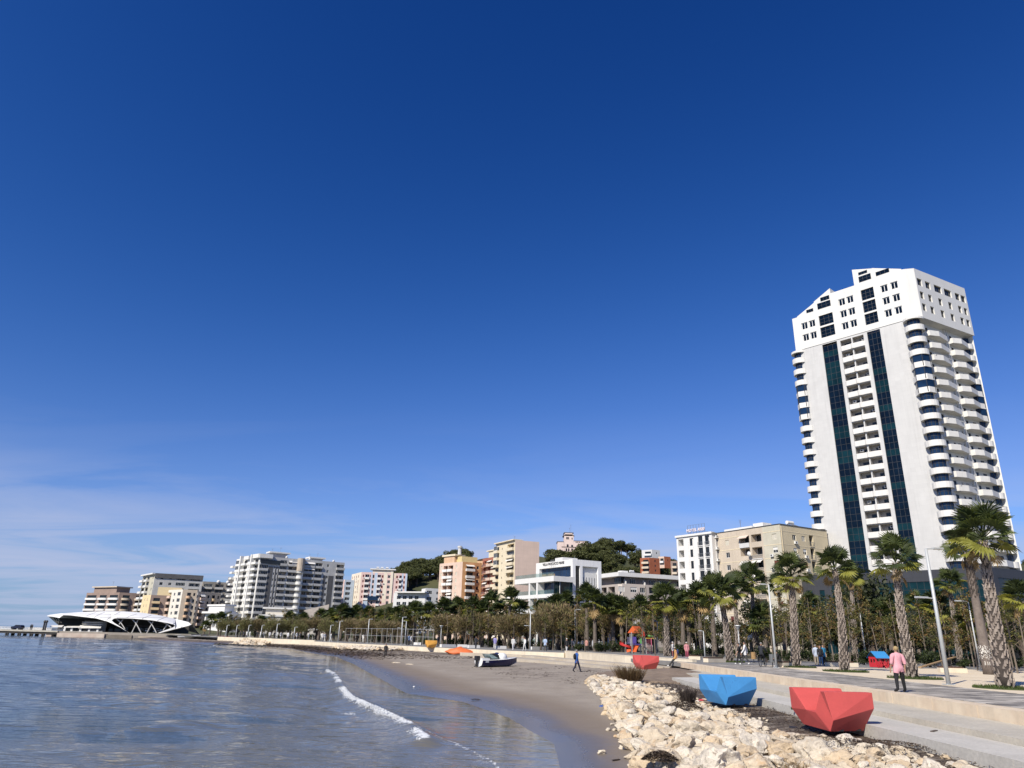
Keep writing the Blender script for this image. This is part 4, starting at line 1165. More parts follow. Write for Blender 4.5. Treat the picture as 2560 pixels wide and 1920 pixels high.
# ---- white modern hotel by the promenade (the one with the blue glass top floor)
vC, vL, vR = (17.8, 199.2), (8.4, 213.9), (26.2, 203.6)
V = Bld('white_hotel', 'modern white hotel with blue glass top floor, wide terraces and rooftop lettering', (*vC, 0))
f1, f2 = Fr(vL, vC), Fr(vC, vR)
z8 = Z(1280, 1380, 6.9125)
M_VW = tilemat('white cladding', (.80, .80, .80), 1.6, 1.1, .90, .010, .02, .55)
uv1 = lambda x, y: f1.uv(*z8(x, y)); uv2 = lambda x, y: f2.uv(*z8(x, y))
a = uv1(470, 440); b_ = uv1(1015, 235)
mb = MB(); holes_wall(mb, f1, -.0, f1.W, 8, 22.3, [(a[0], b_[0], 17.7, b_[1], 1.1, None)])
V.add('wall', mb, WHITE)
window(V, f1, a[0], 17.7, b_[0] - a[0], b_[1] - 17.7, -1.0, 'dark', 9, 1, GLASSB, .06)
s0, s1 = uv2(1100, 600)[0], uv2(1178, 600)[0]; w0, w1 = uv2(1222, 500)[0], uv2(1490, 500)[0]
wt = uv2(1222, 245)[1]; stp = uv2(1100, 235)[1]
mb = MB(); holes_wall(mb, f2, 0, f2.W, -.1, 22.3, [(s0, s1, 1.0, stp, .5, None), (w0, w1, 3.0, wt, .9, 1)])
V.add('front_wall', mb, [M_VW, WHITE])
window(V, f2, s0, 1.0, s1 - s0, stp - 1.0, -.45, 'dark', 1, 7, GLASS, .04)
strip(V, f2, w0 + .25, w1 - .25, 3, wt - 1.6, WHITE, -.45, 'wall_panel', th=.88)
for k in range(5):
 u = w0 + .55 + (w1 - w0 - 1.0) * k / 4.6; q = MB(); q.box((0, -.06, 0), (.09, .05, 9.5)); V.put('groove_strip', q.mesh('groove_strip', DFRAME), f2.p(u, wt - 12.4, -.45), f2.ang)
K = (vL[0] + vR[0] - vC[0], vL[1] + vR[1] - vC[1])
mb = MB()
for a_, b2_ in ((vR, K), (K, vL)):
 f = Fr(a_, b2_); mb.poly([f.p(0, 0), f.p(f.W, 0), f.p(f.W, 22.3), f.p(0, 22.3)])
V.add('back_wall', mb, WHITE)
mb = MB(); mb.poly([(*vL, 22.1), (*vC, 22.1), (*vR, 22.1), (*K, 22.1)]); V.add('roof', mb, WHITE)
p = f1.p(10, 0, -3.5); box_part(V, 'roof_house', p[0], p[1], 22.1, 23.3, 5, 4, f2.ang, WHITE)
# terraces in front
lC, lL, lR = (12.25, 192.8), (2.2, 209.9), (18.1, 196.2)
g1, g2 = Fr(lL, lC), Fr(lC, lR)
levels = [16.9, 12.75, 8.7, 4.6, .45]
zb = lambda x, y: g1.uv(*z8(x, y))
K2 = (lL[0] + lR[0] - lC[0], lL[1] + lR[1] - lC[1])
for k, z in enumerate(levels):
 h = 1.35 if k == 0 else .95
 q = MB(); q.prism([lL, lC, lR, K2], z - h + (.35 if k == 0 else 0), z + (.35 if k == 0 else 0)); V.add('terrace_slab', q, WHITE)
 if k == len(levels) - 1: break
 zn = levels[k + 1]; hh = z - h + (.35 if k == 0 else 0) - zn
 # glass line set back, white piers, side glass
 for (x0, x1, d_, gm_) in ((148, 285, -2.6, GLASSB), (305, 418, -3.2, GLASS), (440, 722, -2.2, GLASSB)):
  ua, ub = zb(x0, 640)[0], zb(x1, 640)[0]
  window(V, g1, ua, zn, ub - ua, hh - .01, d_, 'dark', max(2, round((ub - ua) / 1.7)), 1, gm_, .05)
 window(V, g2, .4, zn, g2.W - .8, hh - .01, -.5, 'dark', 5, 1, GLASST, .05)
 for x0 in (283, 415):
  ua = zb(x0, 640)[0]; q = MB(); q.box((0, -.0, .003), (.75, 3.0, hh - .006)); V.put('pier', q.mesh('pier', WHITE), g1.p(ua, zn, -.05), g1.ang)
 q = MB(); q.box((0, -.02, .003), (.25, .02, hh - .006)); V.put('pier', q.mesh('pier', WHITE), g1.p(g1.W - .6, zn, -2.2), g1.ang)
 balcony(V, g1, .3, zn + .0, g1.W - .5, .08, 1.05, WHITE, 'glass', d=-.2, mrail=GRAIL, name='glass_rail')
mb = MB(); holes_wall(mb, g1, 0, g1.W, -.1, levels[-1] - .95, [(1, g1.W - 1, 0, levels[-1] - 1.2, .5, None)]); V.add('base_wall', mb, WHITE)
window(V, g1, 1, 0, g1.W - 2, levels[-1] + .5, -3.0, 'dark', 8, 1, GLASS, .05)
balcony(V, g1, .2, 17.25, g1.W - .4, .06, 1.0, WHITE, 'glass', d=-.25, mrail=GRAIL, name='glass_rail')
for u in (13.5, 16.6): box_part(V, 'wicker_sofa', *g1.p(u, 0, -1.5)[:2], 17.25, 18.0, 1.8, .9, g1.ang, mat('wicker', (.42, .29, .17), .9, .1, 3))
def lettering(B, txt, p, ang, size, m, name='lettering', ext=.05):
 cu = bpy.data.curves.new(name, 'FONT'); cu.body = txt; cu.size = size; cu.extrude = ext; cu.resolution_u = 2
 cu.align_x = 'CENTER'
 tmp = bpy.data.objects.new('t', cu); COL.objects.link(tmp)
 bpy.context.view_layer.update()
 me = bpy.data.meshes.new_from_object(tmp.evaluated_get(bpy.context.evaluated_depsgraph_get()))
 bpy.data.objects.remove(tmp)
 me.transform(Matrix.Rotation(rad(90), 4, 'X'))
 me.materials.clear(); me.materials.append(m); me.name = name
 return B.put(name, me, p, ang)
SIGN = mat('sign letters grey', (.12, .12, .12), .6, .05)
p0, p1 = uv1(530, 205), uv1(912, 160)
lettering(V, 'VILLA PASCUCCI MARE', f1.p((p0[0] + p1[0]) / 2, 21.35, .12), f1.ang, 1.0, SIGN)
lettering(V, 'HOTEL', f1.p((p0[0] + p1[0]) / 2 - .3, 22.35, .12), f1.ang, .62, SIGN)
for k in range(4):
 q = MB(); st = [((.17 if i % 2 == 0 else .07) * math.sin(math.pi * i / 5), (.17 if i % 2 == 0 else .07) * math.cos(math.pi * i / 5)) for i in range(10)]
 q.poly([(x, 0, z) for x, z in st]); V.put('star', q.mesh('star', SIGN), f1.p((p0[0] + p1[0]) / 2 - 1.6 + k * .8, 20.95, .13), f1.ang)

# ---- grey apartment house with a white roof edge
yC, yL, yR = (34.1, 222.4), (28.6, 234), (54.3, 231.1)
B = Bld('grey_apartments', 'low grey beige apartment house with thick white roof edge, right of the white hotel', (*yC, 0))
f1, f2 = Fr(yL, yC), Fr(yC, yR)
M_YB = mat('warm grey cladding', (.60, .53, .47), .8, .05, .4); M_YD = mat('dark grey cladding', (.24, .215, .20), .85, .08, .4); M_YM = mat('mid grey cladding', (.45, .395, .355), .85, .06, .4)
zA = Z(1500, 1420, 10.055); ya = lambda x, y: f2.uv(*zA(x, y))
fhy = 3.15
ub = ya(1140, 500)[0]
mb = MB(); ops = []
for k in range(5):
 zz = 17.4 - fhy * (k + 1) + fhy * .0
 for (x0, x1, st) in ((465, 620, 'roll'), (765, 925, 'roll'), (1005, 1135, 'white')):
  a_, b2_ = ya(x0, 520)[0], ya(x1, 520)[0]
  ops.append((a_, b2_, zz + 1.25, zz + 2.75, .12, None))
holes_wall(mb, f2, .9, ub, -.1, 17.75, ops, 0)
B.add('wall', mb, M_YB)
for i, o in enumerate(ops): window(B, f2, o[0], o[2], o[1] - o[0], 1.5, -.1, ('roll', 'roll', 'white')[i % 3] if i != 1 else 'half', 3)
for k in range(5):
 zz = 17.4 - fhy * (k + 1); strip(B, f2, .9, ub, zz + 1.2, zz + 2.8, M_YM, .02, 'cladding_band', th=-.003) if False else None
ops = []
for k in range(5):
 zz = 17.4 - fhy * (k + 1) + .2
 ops += [(ya(1215, 520)[0], ya(1570, 520)[0], zz + .95, zz + 2.75, 1.8, 1), (ya(1640, 520)[0], ya(1870, 520)[0], zz + .95, zz + 2.75, 1.8, 1)]
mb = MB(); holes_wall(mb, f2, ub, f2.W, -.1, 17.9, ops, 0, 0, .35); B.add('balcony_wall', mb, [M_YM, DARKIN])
for o in ops: window(B, f2, o[0] + .3, o[2], o[1] - o[0] - .6, 1.7, .35 - 1.75, 'dark', 4)
mb = MB()
mb.poly([f2.p(.9, -.1), f2.p(.9, 17.75), f1.p(f1.W - .9, 17.75), f1.p(f1.W - .9, -.1)]); B.add('corner_wall', mb, M_YB)
ops = [(2 + 4.6 * j, 5.6 + 4.6 * j, 17.4 - fhy * (k + 1) + .9, 17.4 - fhy * k - .3, 1.5, 1) for k in range(5) for j in range(2)]
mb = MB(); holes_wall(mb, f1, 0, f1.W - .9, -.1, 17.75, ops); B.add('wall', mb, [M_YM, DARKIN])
mb = MB(); ops = [(ya(x0, 280)[0], ya(x1, 280)[0], 17.9, 19.6, .12, None) for x0, x1 in ((795, 940), (1285, 1440), (1600, 1780))]
holes_wall(mb, f2, 2.5, f2.W, 17.4, 20.0, ops, 0, 0, -1.2); mb.poly([f2.p(2.5, 17.4, -1.2), f2.p(2.5, 20, -1.2), f1.p(0, 20, -2), f1.p(0, 17.4, -2)]); B.add('top_floor_wall', mb, M_YD)
for o in ops: window(B, f2, o[0], o[2], o[1] - o[0], 1.7, -1.3, 'white', 3)
window(B, f2, 0.8, 17.5, 2.2, 2.3, -1.3, 'dark', 2); window(B, f1, f1.W - 4.2, 17.5, 3.6, 2.3, -.9, 'dark', 3)
q = MB(); K = (yL[0] + yR[0] - yC[0], yL[1] + yR[1] - yC[1])
q.prism([f1.p(-.5, 0, .5)[:2], f1.p(f1.W + .3, 0, .55)[:2], f2.p(f2.W + 3, 0, .55)[:2], (K[0] + 3, K[1])], 20.0, 21.2); B.add('roof', q, WHITE)
q = MB(); q.prism([f1.p(0, 0, -.1)[:2], f1.p(f1.W - 1, 0, -.1)[:2], f2.p(1, 0, -.1)[:2], f2.p(f2.W, 0, -.1)[:2], K], 17.2, 17.73); B.add('floor_slab', q, M_YM)
for x in (655, 1130, 1540): u = ya(x, 330)[0]; q = MB(); q.prism([(0, 0), (.25, 0), (.25, 1.5), (0, 1.5)], 0, [.7, .7, 1.9, 1.9]); B.put('partition', q.mesh('partition', WHITE), f2.p(u, 17.75, -.1), f2.ang)
strip(B, f2, 1.0, ub, 17.75, 17.95, M_YB, -.25, 'parapet', th=.4)
rooftop(B, *f2.p(7, 0, -4)[:2], 21.2, 'tank', f2.ang, 1.2); box_part(B, 'roof_house', *f2.p(3.8, 0, -4)[:2], 21.2, 22.0, 2.4, 2, f2.ang, WHITE)

# ---- white hotel with roof sign, and the cream block it leans on
k_ = .935
wC, wL, wR = (54.5 * k_, 192.4 * k_), (47.4 * k_, 202.7 * k_), (57.7 * k_, 194.4 * k_)
WZ = 29.2 * k_ + .1
B = Bld('sign_hotel', 'narrow white hotel with a rooftop letter sign, joined to the left of the cream block', (*wC, 0))
f1, f2 = Fr(wL, wC), Fr(wC, wR)
z9 = Z(1680, 1300, 9.217); uw = lambda x, y: f1.uv(*z9(x, y))
mb = MB(); ops = []; wn = []
for k in range(9):
 dy = 257 * k; sl_ = 22 * k
 c = uw(450, 505); zc = c[1] - 2.86 * k
 if zc < 1.5: break
 ops.append((c[0] - .62, c[0] + .62, zc - .95, zc + .95, .2, None)); wn.append((c[0] - .62, zc - .95, 1.24, 1.9))
 for x, y in ((655, 515), (812, 495)):
  u = uw(x, y)[0]; ops.append((u - .72, u + .72, zc - 1.15, zc + 1.2, .2, None)); wn.append((u - .72, zc - 1.15, 1.44, 2.35))
 u0_, u1_ = uw(145, 520)[0], uw(265, 520)[0]
 ops.append((u0_, u1_, zc - .75, zc + 1.0, 2.4, None))
holes_wall(mb, f1, 0, f1.W, -.1, WZ, ops, 0, 0); B.add('wall', mb, WHITE)
for (u, v, w, h) in wn: window(B, f1, u, v, w, h, -.17, 'dark', 2, 1, GLASS, .09)
for (u, v, w, h) in wn:
 if h > 2: balcony(B, f1, u - .1, v - .02, w + .2, .22, .9, WHITE, 'rail', name='window_rail')
for x in (385, 500, 590, 735, 880): u = uw(x, 700)[0]; strip(B, f1, u - .16, u + .16, -.1, WZ - .8, WHITE, .10, 'pilaster')
mb = MB(); holes_wall(mb, f2, 0, f2.W, -.1, WZ, []); B.add('side_wall', mb, mat('white side render', (.70, .675, .63), .8, .05, .3, streak=.15))
for k in range(7):
 v = f2.uv(*z9(990, 415))[1] - 2.86 * k
 q = MB(); q.box((0, -.75, 0), (1.9, 0, .08), 0)
 for j in range(9): q.box((.2 * j, -.75, .08), (.2 * j + .03, -.72, .5), 1)
 B.put('rack', q.mesh('rack', [WHITE, STEEL]), f2.p(.9, v, 0), f2.ang); ac(B, f2, 1.2, v + .1, .0); 
strip(B, f2, 1.2, 1.32, 2, WZ - 1, WHITE, .1, 'drain_pipe')
roof_and_back(B, wL, wC, wR, -.1, WZ, WHITE)
strip(B, f1, -.2, f1.W + .2, WZ, WZ + .5, WHITE, .35, 'cornice', th=1)
strip(B, f2, 0, f2.W, WZ, WZ + .35, STEEL, .3, 'cornice', th=1)
RSIGN = mat('sign letters pale', (.80, .70, .70), .6, .04)
ua, ub_ = uw(330, 280)[0], uw(722, 230)[0]
lettering(B, 'HOTEL ARBI', f1.p((ua + ub_) / 2, WZ + 1.15, -.3), f1.ang, (ub_ - ua) / 5.2, RSIGN, ext=.12)
q = MB()
for j in range(7): x = ua + (ub_ - ua) * j / 6; q.box((x - .03, 0, 0), (x + .03, .06, 2.9)); q.box((x - .02, .06, .9), (x + .02, 1.2, .96))
q.box((ua, .01, 1.05), (ub_, .05, 1.1)); q.box((ua, .01, 2.85), (ub_, .05, 2.9))
B.put('sign_frame', q.mesh('sign_frame', STEEL), f1.p(0, WZ, -.55), f1.ang)
cC, cL, cR = (62.1, 163.6), (52.6, 180.6), (76.5, 172.0)
B = Bld('cream_apartments', 'old beige seven storey apartment block with shutters, air conditioners and cluttered loggias', (*cC, 0))
f1, f2 = Fr(cL, cC), Fr(cC, cR)
CZ = 27.6
zB = Z(1840, 1290, 7.9); uc = lambda x, y: f1.uv(*zB(x, y)); ud = lambda x, y: f2.uv(*zB(x, y))
M_CL = mat('beige left render', (.55, .47, .37), .85, .06, .35, streak=.2); M_CG = mat('greenish beige render', (.53, .50, .40), .85, .06, .35, streak=.2)
M_CR = mat('cream right render', (.62, .53, .36), .85, .06, .35, streak=.15)
M_STR = mat('cream band', (.66, .57, .40), .8, .04)
FC = 2.98; zt_ = CZ - 1.25
lu = [uc(85, 640)[0], uc(275, 640)[0], uc(315, 640)[0], uc(520, 640)[0]]
wu = uc(770, 580)[0]; z9u = f1.uv(*z9(1280, 700))[0]
ops = []; wn = []
sty = ['cream', 'half', 'brown', 'half', 'white', 'brown', 'half', 'white']
for k in range(8):
 zz = zt_ - FC * (k + 1)
 ops += [(lu[0], lu[1], zz + .95, zz + 2.72, 1.5, 1), (lu[2], lu[3], zz + .95, zz + 2.72, 1.5, 1)]
 ops.append((wu - .68, wu + .68, zz + .95, zz + 2.25, .15, None)); wn.append((f1, wu - .68, zz + .95, 1.36, 1.3, sty[k]))
 ops.append((z9u - .62, z9u + .62, zz + .95, zz + 2.2, .15, None)); wn.append((f1, z9u - .62, zz + .95, 1.24, 1.25, ('cream', 'white', 'white', 'half', 'white', 'half', 'red', 'white')[k]))
us = uc(560, 700)[0]
oA = [o for o in ops if o[1] < us]; oB = [o for o in ops if o[1] >= us]
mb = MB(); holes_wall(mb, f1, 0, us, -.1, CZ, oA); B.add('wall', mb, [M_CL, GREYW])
mb = MB(); holes_wall(mb, f1, us, f1.W, -.1, CZ, oB); B.add('wall', mb, [M_CG, GREYW])
rr = random.Random(8)
for k in range(8):
 zz = zt_ - FC * (k + 1)
 for i, (a_, b2_) in enumerate(((lu[0], lu[1]), (lu[2], lu[3]))):
  if (k + i) % 3 != 1: balcony(B, f1, a_, zz + .05, b2_ - a_, .25, .9, M_CL if (k + i) % 2 else M_SG, 'rail' if i else 'solid')
  window(B, f1, a_ + .4, zz + .96, (b2_ - a_) * .4, 1.7, -1.46, 'dark', 2)
  if (k * 2 + i) in (0, 4, 5, 7, 10): awning(B, f1, a_, zz + 2.75, b2_ - a_, .95, .5 + .35 * rr.random(), .02, AWN if i or k else mat('peach awning', (.68, .55, .45), .85, .05))
 if k in (1, 2): B.put('satellite_dish', DISH_ME, f1.p((lu[1] + lu[2]) / 2, zz + 1.2, .2), f1.ang).scale = (1.3, 1.3, 1.3)
 if k in (1, 2, 5): ac(B, f1, wu - 1.3, zz + .1)
 for ff in (f1, f2): strip(B, ff, .05, ff.W - .05, zz + FC - .28, zz + FC - .1, M_STR, .03, 'string_course') if ff is f2 else None
 strip(B, f1, us, f1.W - .05, zz + FC - .28, zz + FC - .1, M_STR, .03, 'string_course'); strip(B, f1, .1, lu[0] - .1, zz + FC - .28, zz + FC - .1, M_STR, .03, 'string_course')
ops = []
ur_ = [ud(1140, 345)[0], ud(1325, 370)[0], ud(1480, 400)[0]]
for k in range(8):
 zz = zt_ - FC * (k + 1)
 for i, (u, hw) in enumerate(((ur_[0], .62), (ur_[1], .62))):
  ops.append((u - hw, u + hw, zz + .95, zz + 2.2, .15, None)); wn.append((f2, u - hw, zz + .95, 2 * hw, 1.25, (('white', 'cream'), ('half', 'half'), ('brown', 'brown'), ('half', 'half'), ('white', 'brown'), ('half', 'white'), ('brown', 'half'), ('white', 'white'))[k][i]))
  if (k, i) in ((0, 0), (1, 0), (1, 1), (2, 1), (4, 0)): ac(B, f2, u - .3, zz + .15)
 ops.append((ur_[2] - .75, ur_[2] + .75, zz + .1, zz + 2.6, .8, 1)); wn.append((f2, ur_[2] - .7, zz + .1, 1.4, 2.4, 'dark'))
 balcony(B, f2, ur_[2] - .75, zz + .1, 1.5, .1, .95, M_CR, 'rail', d=.02)
mb = MB(); holes_wall(mb, f2, 0, f2.W, -.1, CZ, ops); B.add('wall', mb, [M_CR, GREYW])
for (ff, u, v, w, h, st) in wn: window(B, ff, u, v, w, h, -.12 if st != 'dark' or ff is f1 else -.75, st)
roof_and_back(B, cL, cC, cR, -.1, CZ, M_CL)
strip(B, f1, 0, f1.W, CZ, CZ + .14, DFRAME, .12, 'roof_edge', th=.3); strip(B, f2, 0, f2.W, CZ, CZ + .14, DFRAME, .12, 'roof_edge', th=.3)
u = f2.u(*zB(905, 600)); strip(B, f2, .35, .5, .5, CZ - .4, M_STR, .12, 'drain_pipe')
p = f2.p(6.8, 0, -2.5); rooftop(B, p[0], p[1], CZ, 'tank', f2.ang, 1.7)
p = f1.p(5.5, 0, -3); box_part(B, 'roof_house', p[0], p[1], CZ, CZ + .9, 9, 3, f1.ang, WHITE); p = f1.p(11, 0, -4); box_part(B, 'roof_house', p[0], p[1], CZ, CZ + 1.5, 3, 3, f1.ang, WHITE); antenna(B, p[0] - 4, p[1] + 4, CZ + .9, 2)

# ---- blocks at the far left behind the shell roof
def simple_block(name, label, C, L, R, z, fh, bl, br, ml, mr, seed, rec=None):
 B = Bld(name, label, (*C, 0)); f1, f2 = Fr(L, C), Fr(C, R)
 face(B, f1, -.1, z, fh, bl(f1.W), ml, seed, rec=rec); face(B, f2, -.1, z, fh, br(f2.W), mr, seed + 1, rec=rec)
 roof_and_back(B, L, C, R, -.1, z, mr); return B, f1, f2
M_BR = mat('brown grey render', (.30, .22, .18), .85, .1, .3); M_OCH = mat('ochre render', (.62, .46, .27), .85, .08, .3, streak=.15); M_DK = mat('weathered grey render', (.30, .28, .25), .85, .14, .25, streak=.3)
M_BEI = mat('beige render', (.60, .50, .38), .85, .08, .3, streak=.15)
C = (-219.5, 421); 
B, f1, f2 = simple_block('round_balcony_block', 'brown block with pale rounded balconies rising behind the white shell roof', C, (-247, 437), (-206.5, 428), 20.5, 3.0,
 lambda W: [('bal', W * a, W * b_, {'dep': 1.7, 'pst': 'round', 'pm': WHITE}) for a, b_ in ((.0, .36), (.40, .66), (.70, 1.0))], lambda W: [('bal', W * .1, W * .4, {'dep': 1.4, 'pst': 'round', 'pm': M_BEI}), ('bal', W * .55, W * .95, {'dep': 1.4, 'pst': 'round', 'pm': M_BEI})], M_BR, M_BR, 61)
p = f1.p(16, 0, -5); box_part(B, 'roof_house', p[0], p[1], 20.5, 23.4, 22, 8, f1.ang, M_BR); box_part(B, 'roof_slab', p[0], p[1], 23.4, 24.0, 24, 10, f1.ang, M_BEI); antenna(B, p[0], p[1], 24, 3)
C = (-187.5, 392)
B, f1, f2 = simple_block('tall_grey_block', 'tall pale grey block with stacked white corner balconies, second from the left', C, (-203, 411), (-166, 402.5), 29.5, 3.0,
 lambda W: [('bal', W * .05, W * .3, {'dep': 1.9, 'pm': WHITE}), ('bal', W * .40, W * .62, {'dep': 1.6, 'pm': WHITE}), ('win', W * .85, W * .91, {})], lambda W: [('win', W * .12, W * .18, {'style': 'dark'}), ('win', W * .3, W * .36, {}), ('log', W * .45, W * .64, {'glz': .3}), ('log', W * .72, W * .95, {'glz': .3})], M_CG, M_HG, 63)
strip(B, f2, 0, f2.W, 27.2, 29.5, M_HD, .5, 'roof_storey'); strip(B, f1, 0, f1.W, 28.9, 29.6, WHITE, 1.4, 'roof_edge')
C = (-178, 372)
B, f1, f2 = simple_block('ochre_block', 'lower yellow ochre block with pinkish bands in front of the tall grey block', C, (-186, 380), (-160, 378), 17.5, 3.0,
 lambda W: [('win', W * .3, W * .36, {}), ('win', W * .6, W * .66, {})], lambda W: [('bal', W * .05, W * .25, {'dep': 1.4, 'pm': M_OCH}), ('log', W * .4, W * .52, {})], mat('yellow render', (.72, .58, .34), .85, .05), M_BR, 65, M_OCH)
p = f2.p(8, 0, -4); box_part(B, 'roof_house', p[0], p[1], 17.5, 21.5, 11, 6, f2.ang, mat('yellow render', (.72, .58, .34)))
C = (-160, 366)
B, f1, f2 = simple_block('beige_balcony_block', 'beige and white block with peach balconies behind the tip of the shell roof', C, (-172, 376), (-153.9, 369), 20.2, 3.0,
 lambda W: [('log', W * .05, W * .3, {'out': .8, 'pm': M_PEL}), ('win', W * .45, W * .55, {'nx': 3}), ('win', W * .7, W * .9, {'nx': 3, 'h': 1.7})], lambda W: [('bal', W * .3, W * .62, {'dep': 1.3, 'pst': 'round', 'pm': M_PEA}), ('win', W * .75, W * .88, {'style': 'dark'})], mat('off white render', (.70, .66, .58), .85, .06), M_BEI, 67)
C = (-153.5, 369.2)
B, f1, f2 = simple_block('shaded_beige_block', 'beige brown block with small dark windows left of the low white annexe', C, (-155, 373), (-146.6, 381), 19.6, 3.0,
 lambda W: [], lambda W: [('log', W * .1, W * .3, {'out': 1.0, 'pm': M_PEL, 'awn': .2}), ('win', W * .42, W * .5, {'style': 'dark', 'ac': .3}), ('bal', W * .6, W * .76, {'pst': 'round', 'pm': M_OCH}), ('win', W * .86, W * .93, {'style': 'dark'})], M_BEI, M_BEI, 69, M_BR)
B, f1, f2 = simple_block('grey_terrace_block', 'weathered grey block with roof terraces and white dishes behind the beige blocks', (-172, 418), (-186, 428), (-138, 432), 27.5, 3.0,
 lambda W: [('log', W * .2, W * .8, {})], lambda W: [('log', W * (.02 + .16 * k), W * (.02 + .16 * k) + 4.4, {'glz': .35, 'out': .8, 'pm': M_HG}) for k in range(6)], M_DK, M_DK, 71)
p = f2.p(24, 0, -4); box_part(B, 'roof_house', p[0], p[1], 27.5, 30.6, 22, 6, f2.ang, M_DK)
for u in (8, 13, 19, 30): p = f2.p(u, 0, -1); rooftop(B, p[0], p[1], 27.6, 'dish', f2.ang, 2.2)

# ---- houses on the hill
VB = Bld('hill_villa', 'pale pink villa with a square lookout tower on top of the wooded hill', (*XY(at(1422, 1380, 470)), 48))
vx = at(1426, 1380, 470)
def vb(nm, x0, x1, y0, z0, z1, dep, m_): 
 a, b_ = at(x0, y0, 470), at(x1, y0, 470); q = MB(); q.prism([(a.x, 470), (b_.x, 470), (b_.x, 470 + dep), (a.x, 470 + dep)], z0, z1); VB.add(nm, q, m_)
M_VP = mat('villa pale pink', (.72, .58, .52), .85, .05, .3); M_VT = mat('villa trim pink', (.55, .33, .28), .85, .06); M_TILE = mat('dark roof tile', (.10, .09, .09), .8, .1, 1)
q0 = gp
tz = lambda y: at(1425, y, 470).z
vb('tower_wall', 1410.5, 1434, 1340, tz(1395), tz(1336), 7, M_VP); vb('tower_cap', 1408, 1436, 1340, tz(1340), tz(1338), 8, M_TILE); vb('belvedere', 1412, 1431, 1335, tz(1338), tz(1333), 6, M_VP); vb('tower_roof', 1410, 1434, 1332, tz(1333), tz(1331), 8, M_TILE)
vb('wing_wall', 1394, 1410, 1360, tz(1395), tz(1356), 8, M_VP); vb('wing_wall', 1434, 1468, 1360, tz(1385), tz(1353), 8, M_VP); vb('wing_roof', 1434, 1469, 1353, tz(1353), tz(1351), 9, M_TILE); vb('wing_roof', 1393, 1410, 1356, tz(1356), tz(1354), 9, M_TILE)
vb('string_course', 1404, 1440, 1367, tz(1369), tz(1367), .3, M_VT)
fv = Fr((at(1394, 1380, 469.9).x, 469.9), (at(1470, 1380, 469.9).x, 469.9))
for (x0, x1, y0, y1) in ((1415.5, 1417, 1342.5, 1348), (1418, 1419.5, 1342.5, 1348), (1420.5, 1422, 1342.5, 1348), (1417, 1421, 1361, 1367), (1429, 1431, 1344, 1348), (1428, 1432, 1362, 1367), (1439, 1441, 1353.6, 1356), (1443, 1445, 1353.6, 1356), (1447, 1449, 1353.6, 1356), (1414, 1417.5, 1371, 1378), (1420, 1423, 1371, 1378), (1428, 1432, 1371, 1376)):
 a, b_ = fv.u(x0, y0), fv.u(x1, y0); window(VB, fv, a, tz(y1), b_ - a, tz(y0) - tz(y1), .08, 'dark', 1)
antenna(VB, at(1427, 1331, 473).x, 473, tz(1331), 5.5); antenna(VB, at(1424, 1331, 473).x, 474, tz(1331), 3.5)
M_BRK = mat('red brick render', (.34, .105, .05), .85, .1, .5)
def hillblock(name, label, xl, xr, yt, yb, Y, m1, m2, par, seed, split=.4, roof=None):
 a, b_ = at(xl, yt, Y), at(xr, yt, Y); zt, zb_ = at((xl + xr) / 2, yt, Y).z, at((xl + xr) / 2, yb, Y).z
 W = b_.x - a.x; C = (a.x + W * split, Y); B = Bld(name, label, (*C, zb_))
 f1 = Fr((a.x, Y + W * .35), C); f2 = Fr(C, (b_.x, Y + W * .25))
 n = max(2, round((zt - zb_) / 3.0)); fh = (zt - zb_ - .6) / n
 face(B, f1, zb_, zt, fh, [('bal', f1.W * .25, f1.W * .98, {'dep': 1.2, 'pm': par})], m1, seed, ztop=zt - .6)
 face(B, f2, zb_, zt, fh, [('win', f2.W * .5, f2.W * .62, {'style': 'dark', 'nx': 1, 'h': 1.1})], m2, seed, ztop=zt - .6)
 roof_and_back(B, (a.x, Y + W * .35), C, (b_.x, Y + W * .25), zb_, zt, m2, rm=roof); return B
hillblock('brick_red_block', 'brick red apartment block with white balconies on the hill above the grey house roof', 1603, 1651, 1394, 1445, 400, M_BRK, M_BRK, M_BEI, 81, .42)
hillblock('pale_hill_house', 'pale house with a brown hipped roof peeping over the brick red block', 1607, 1652, 1374, 1400, 440, M_SG, M_SG, WHITE, 83, .5, M_TILE)
hillblock('salmon_hill_block', 'salmon and white house stepping up right of the brick red block', 1648, 1678, 1391, 1420, 425, M_PEL, M_BRK, WHITE, 85)
hillblock('brown_hill_block', 'brown block with stacked balconies on the hill left of the sign hotel', 1678, 1702, 1402, 1450, 390, M_BR, M_PEA, M_BEI, 87, .6)
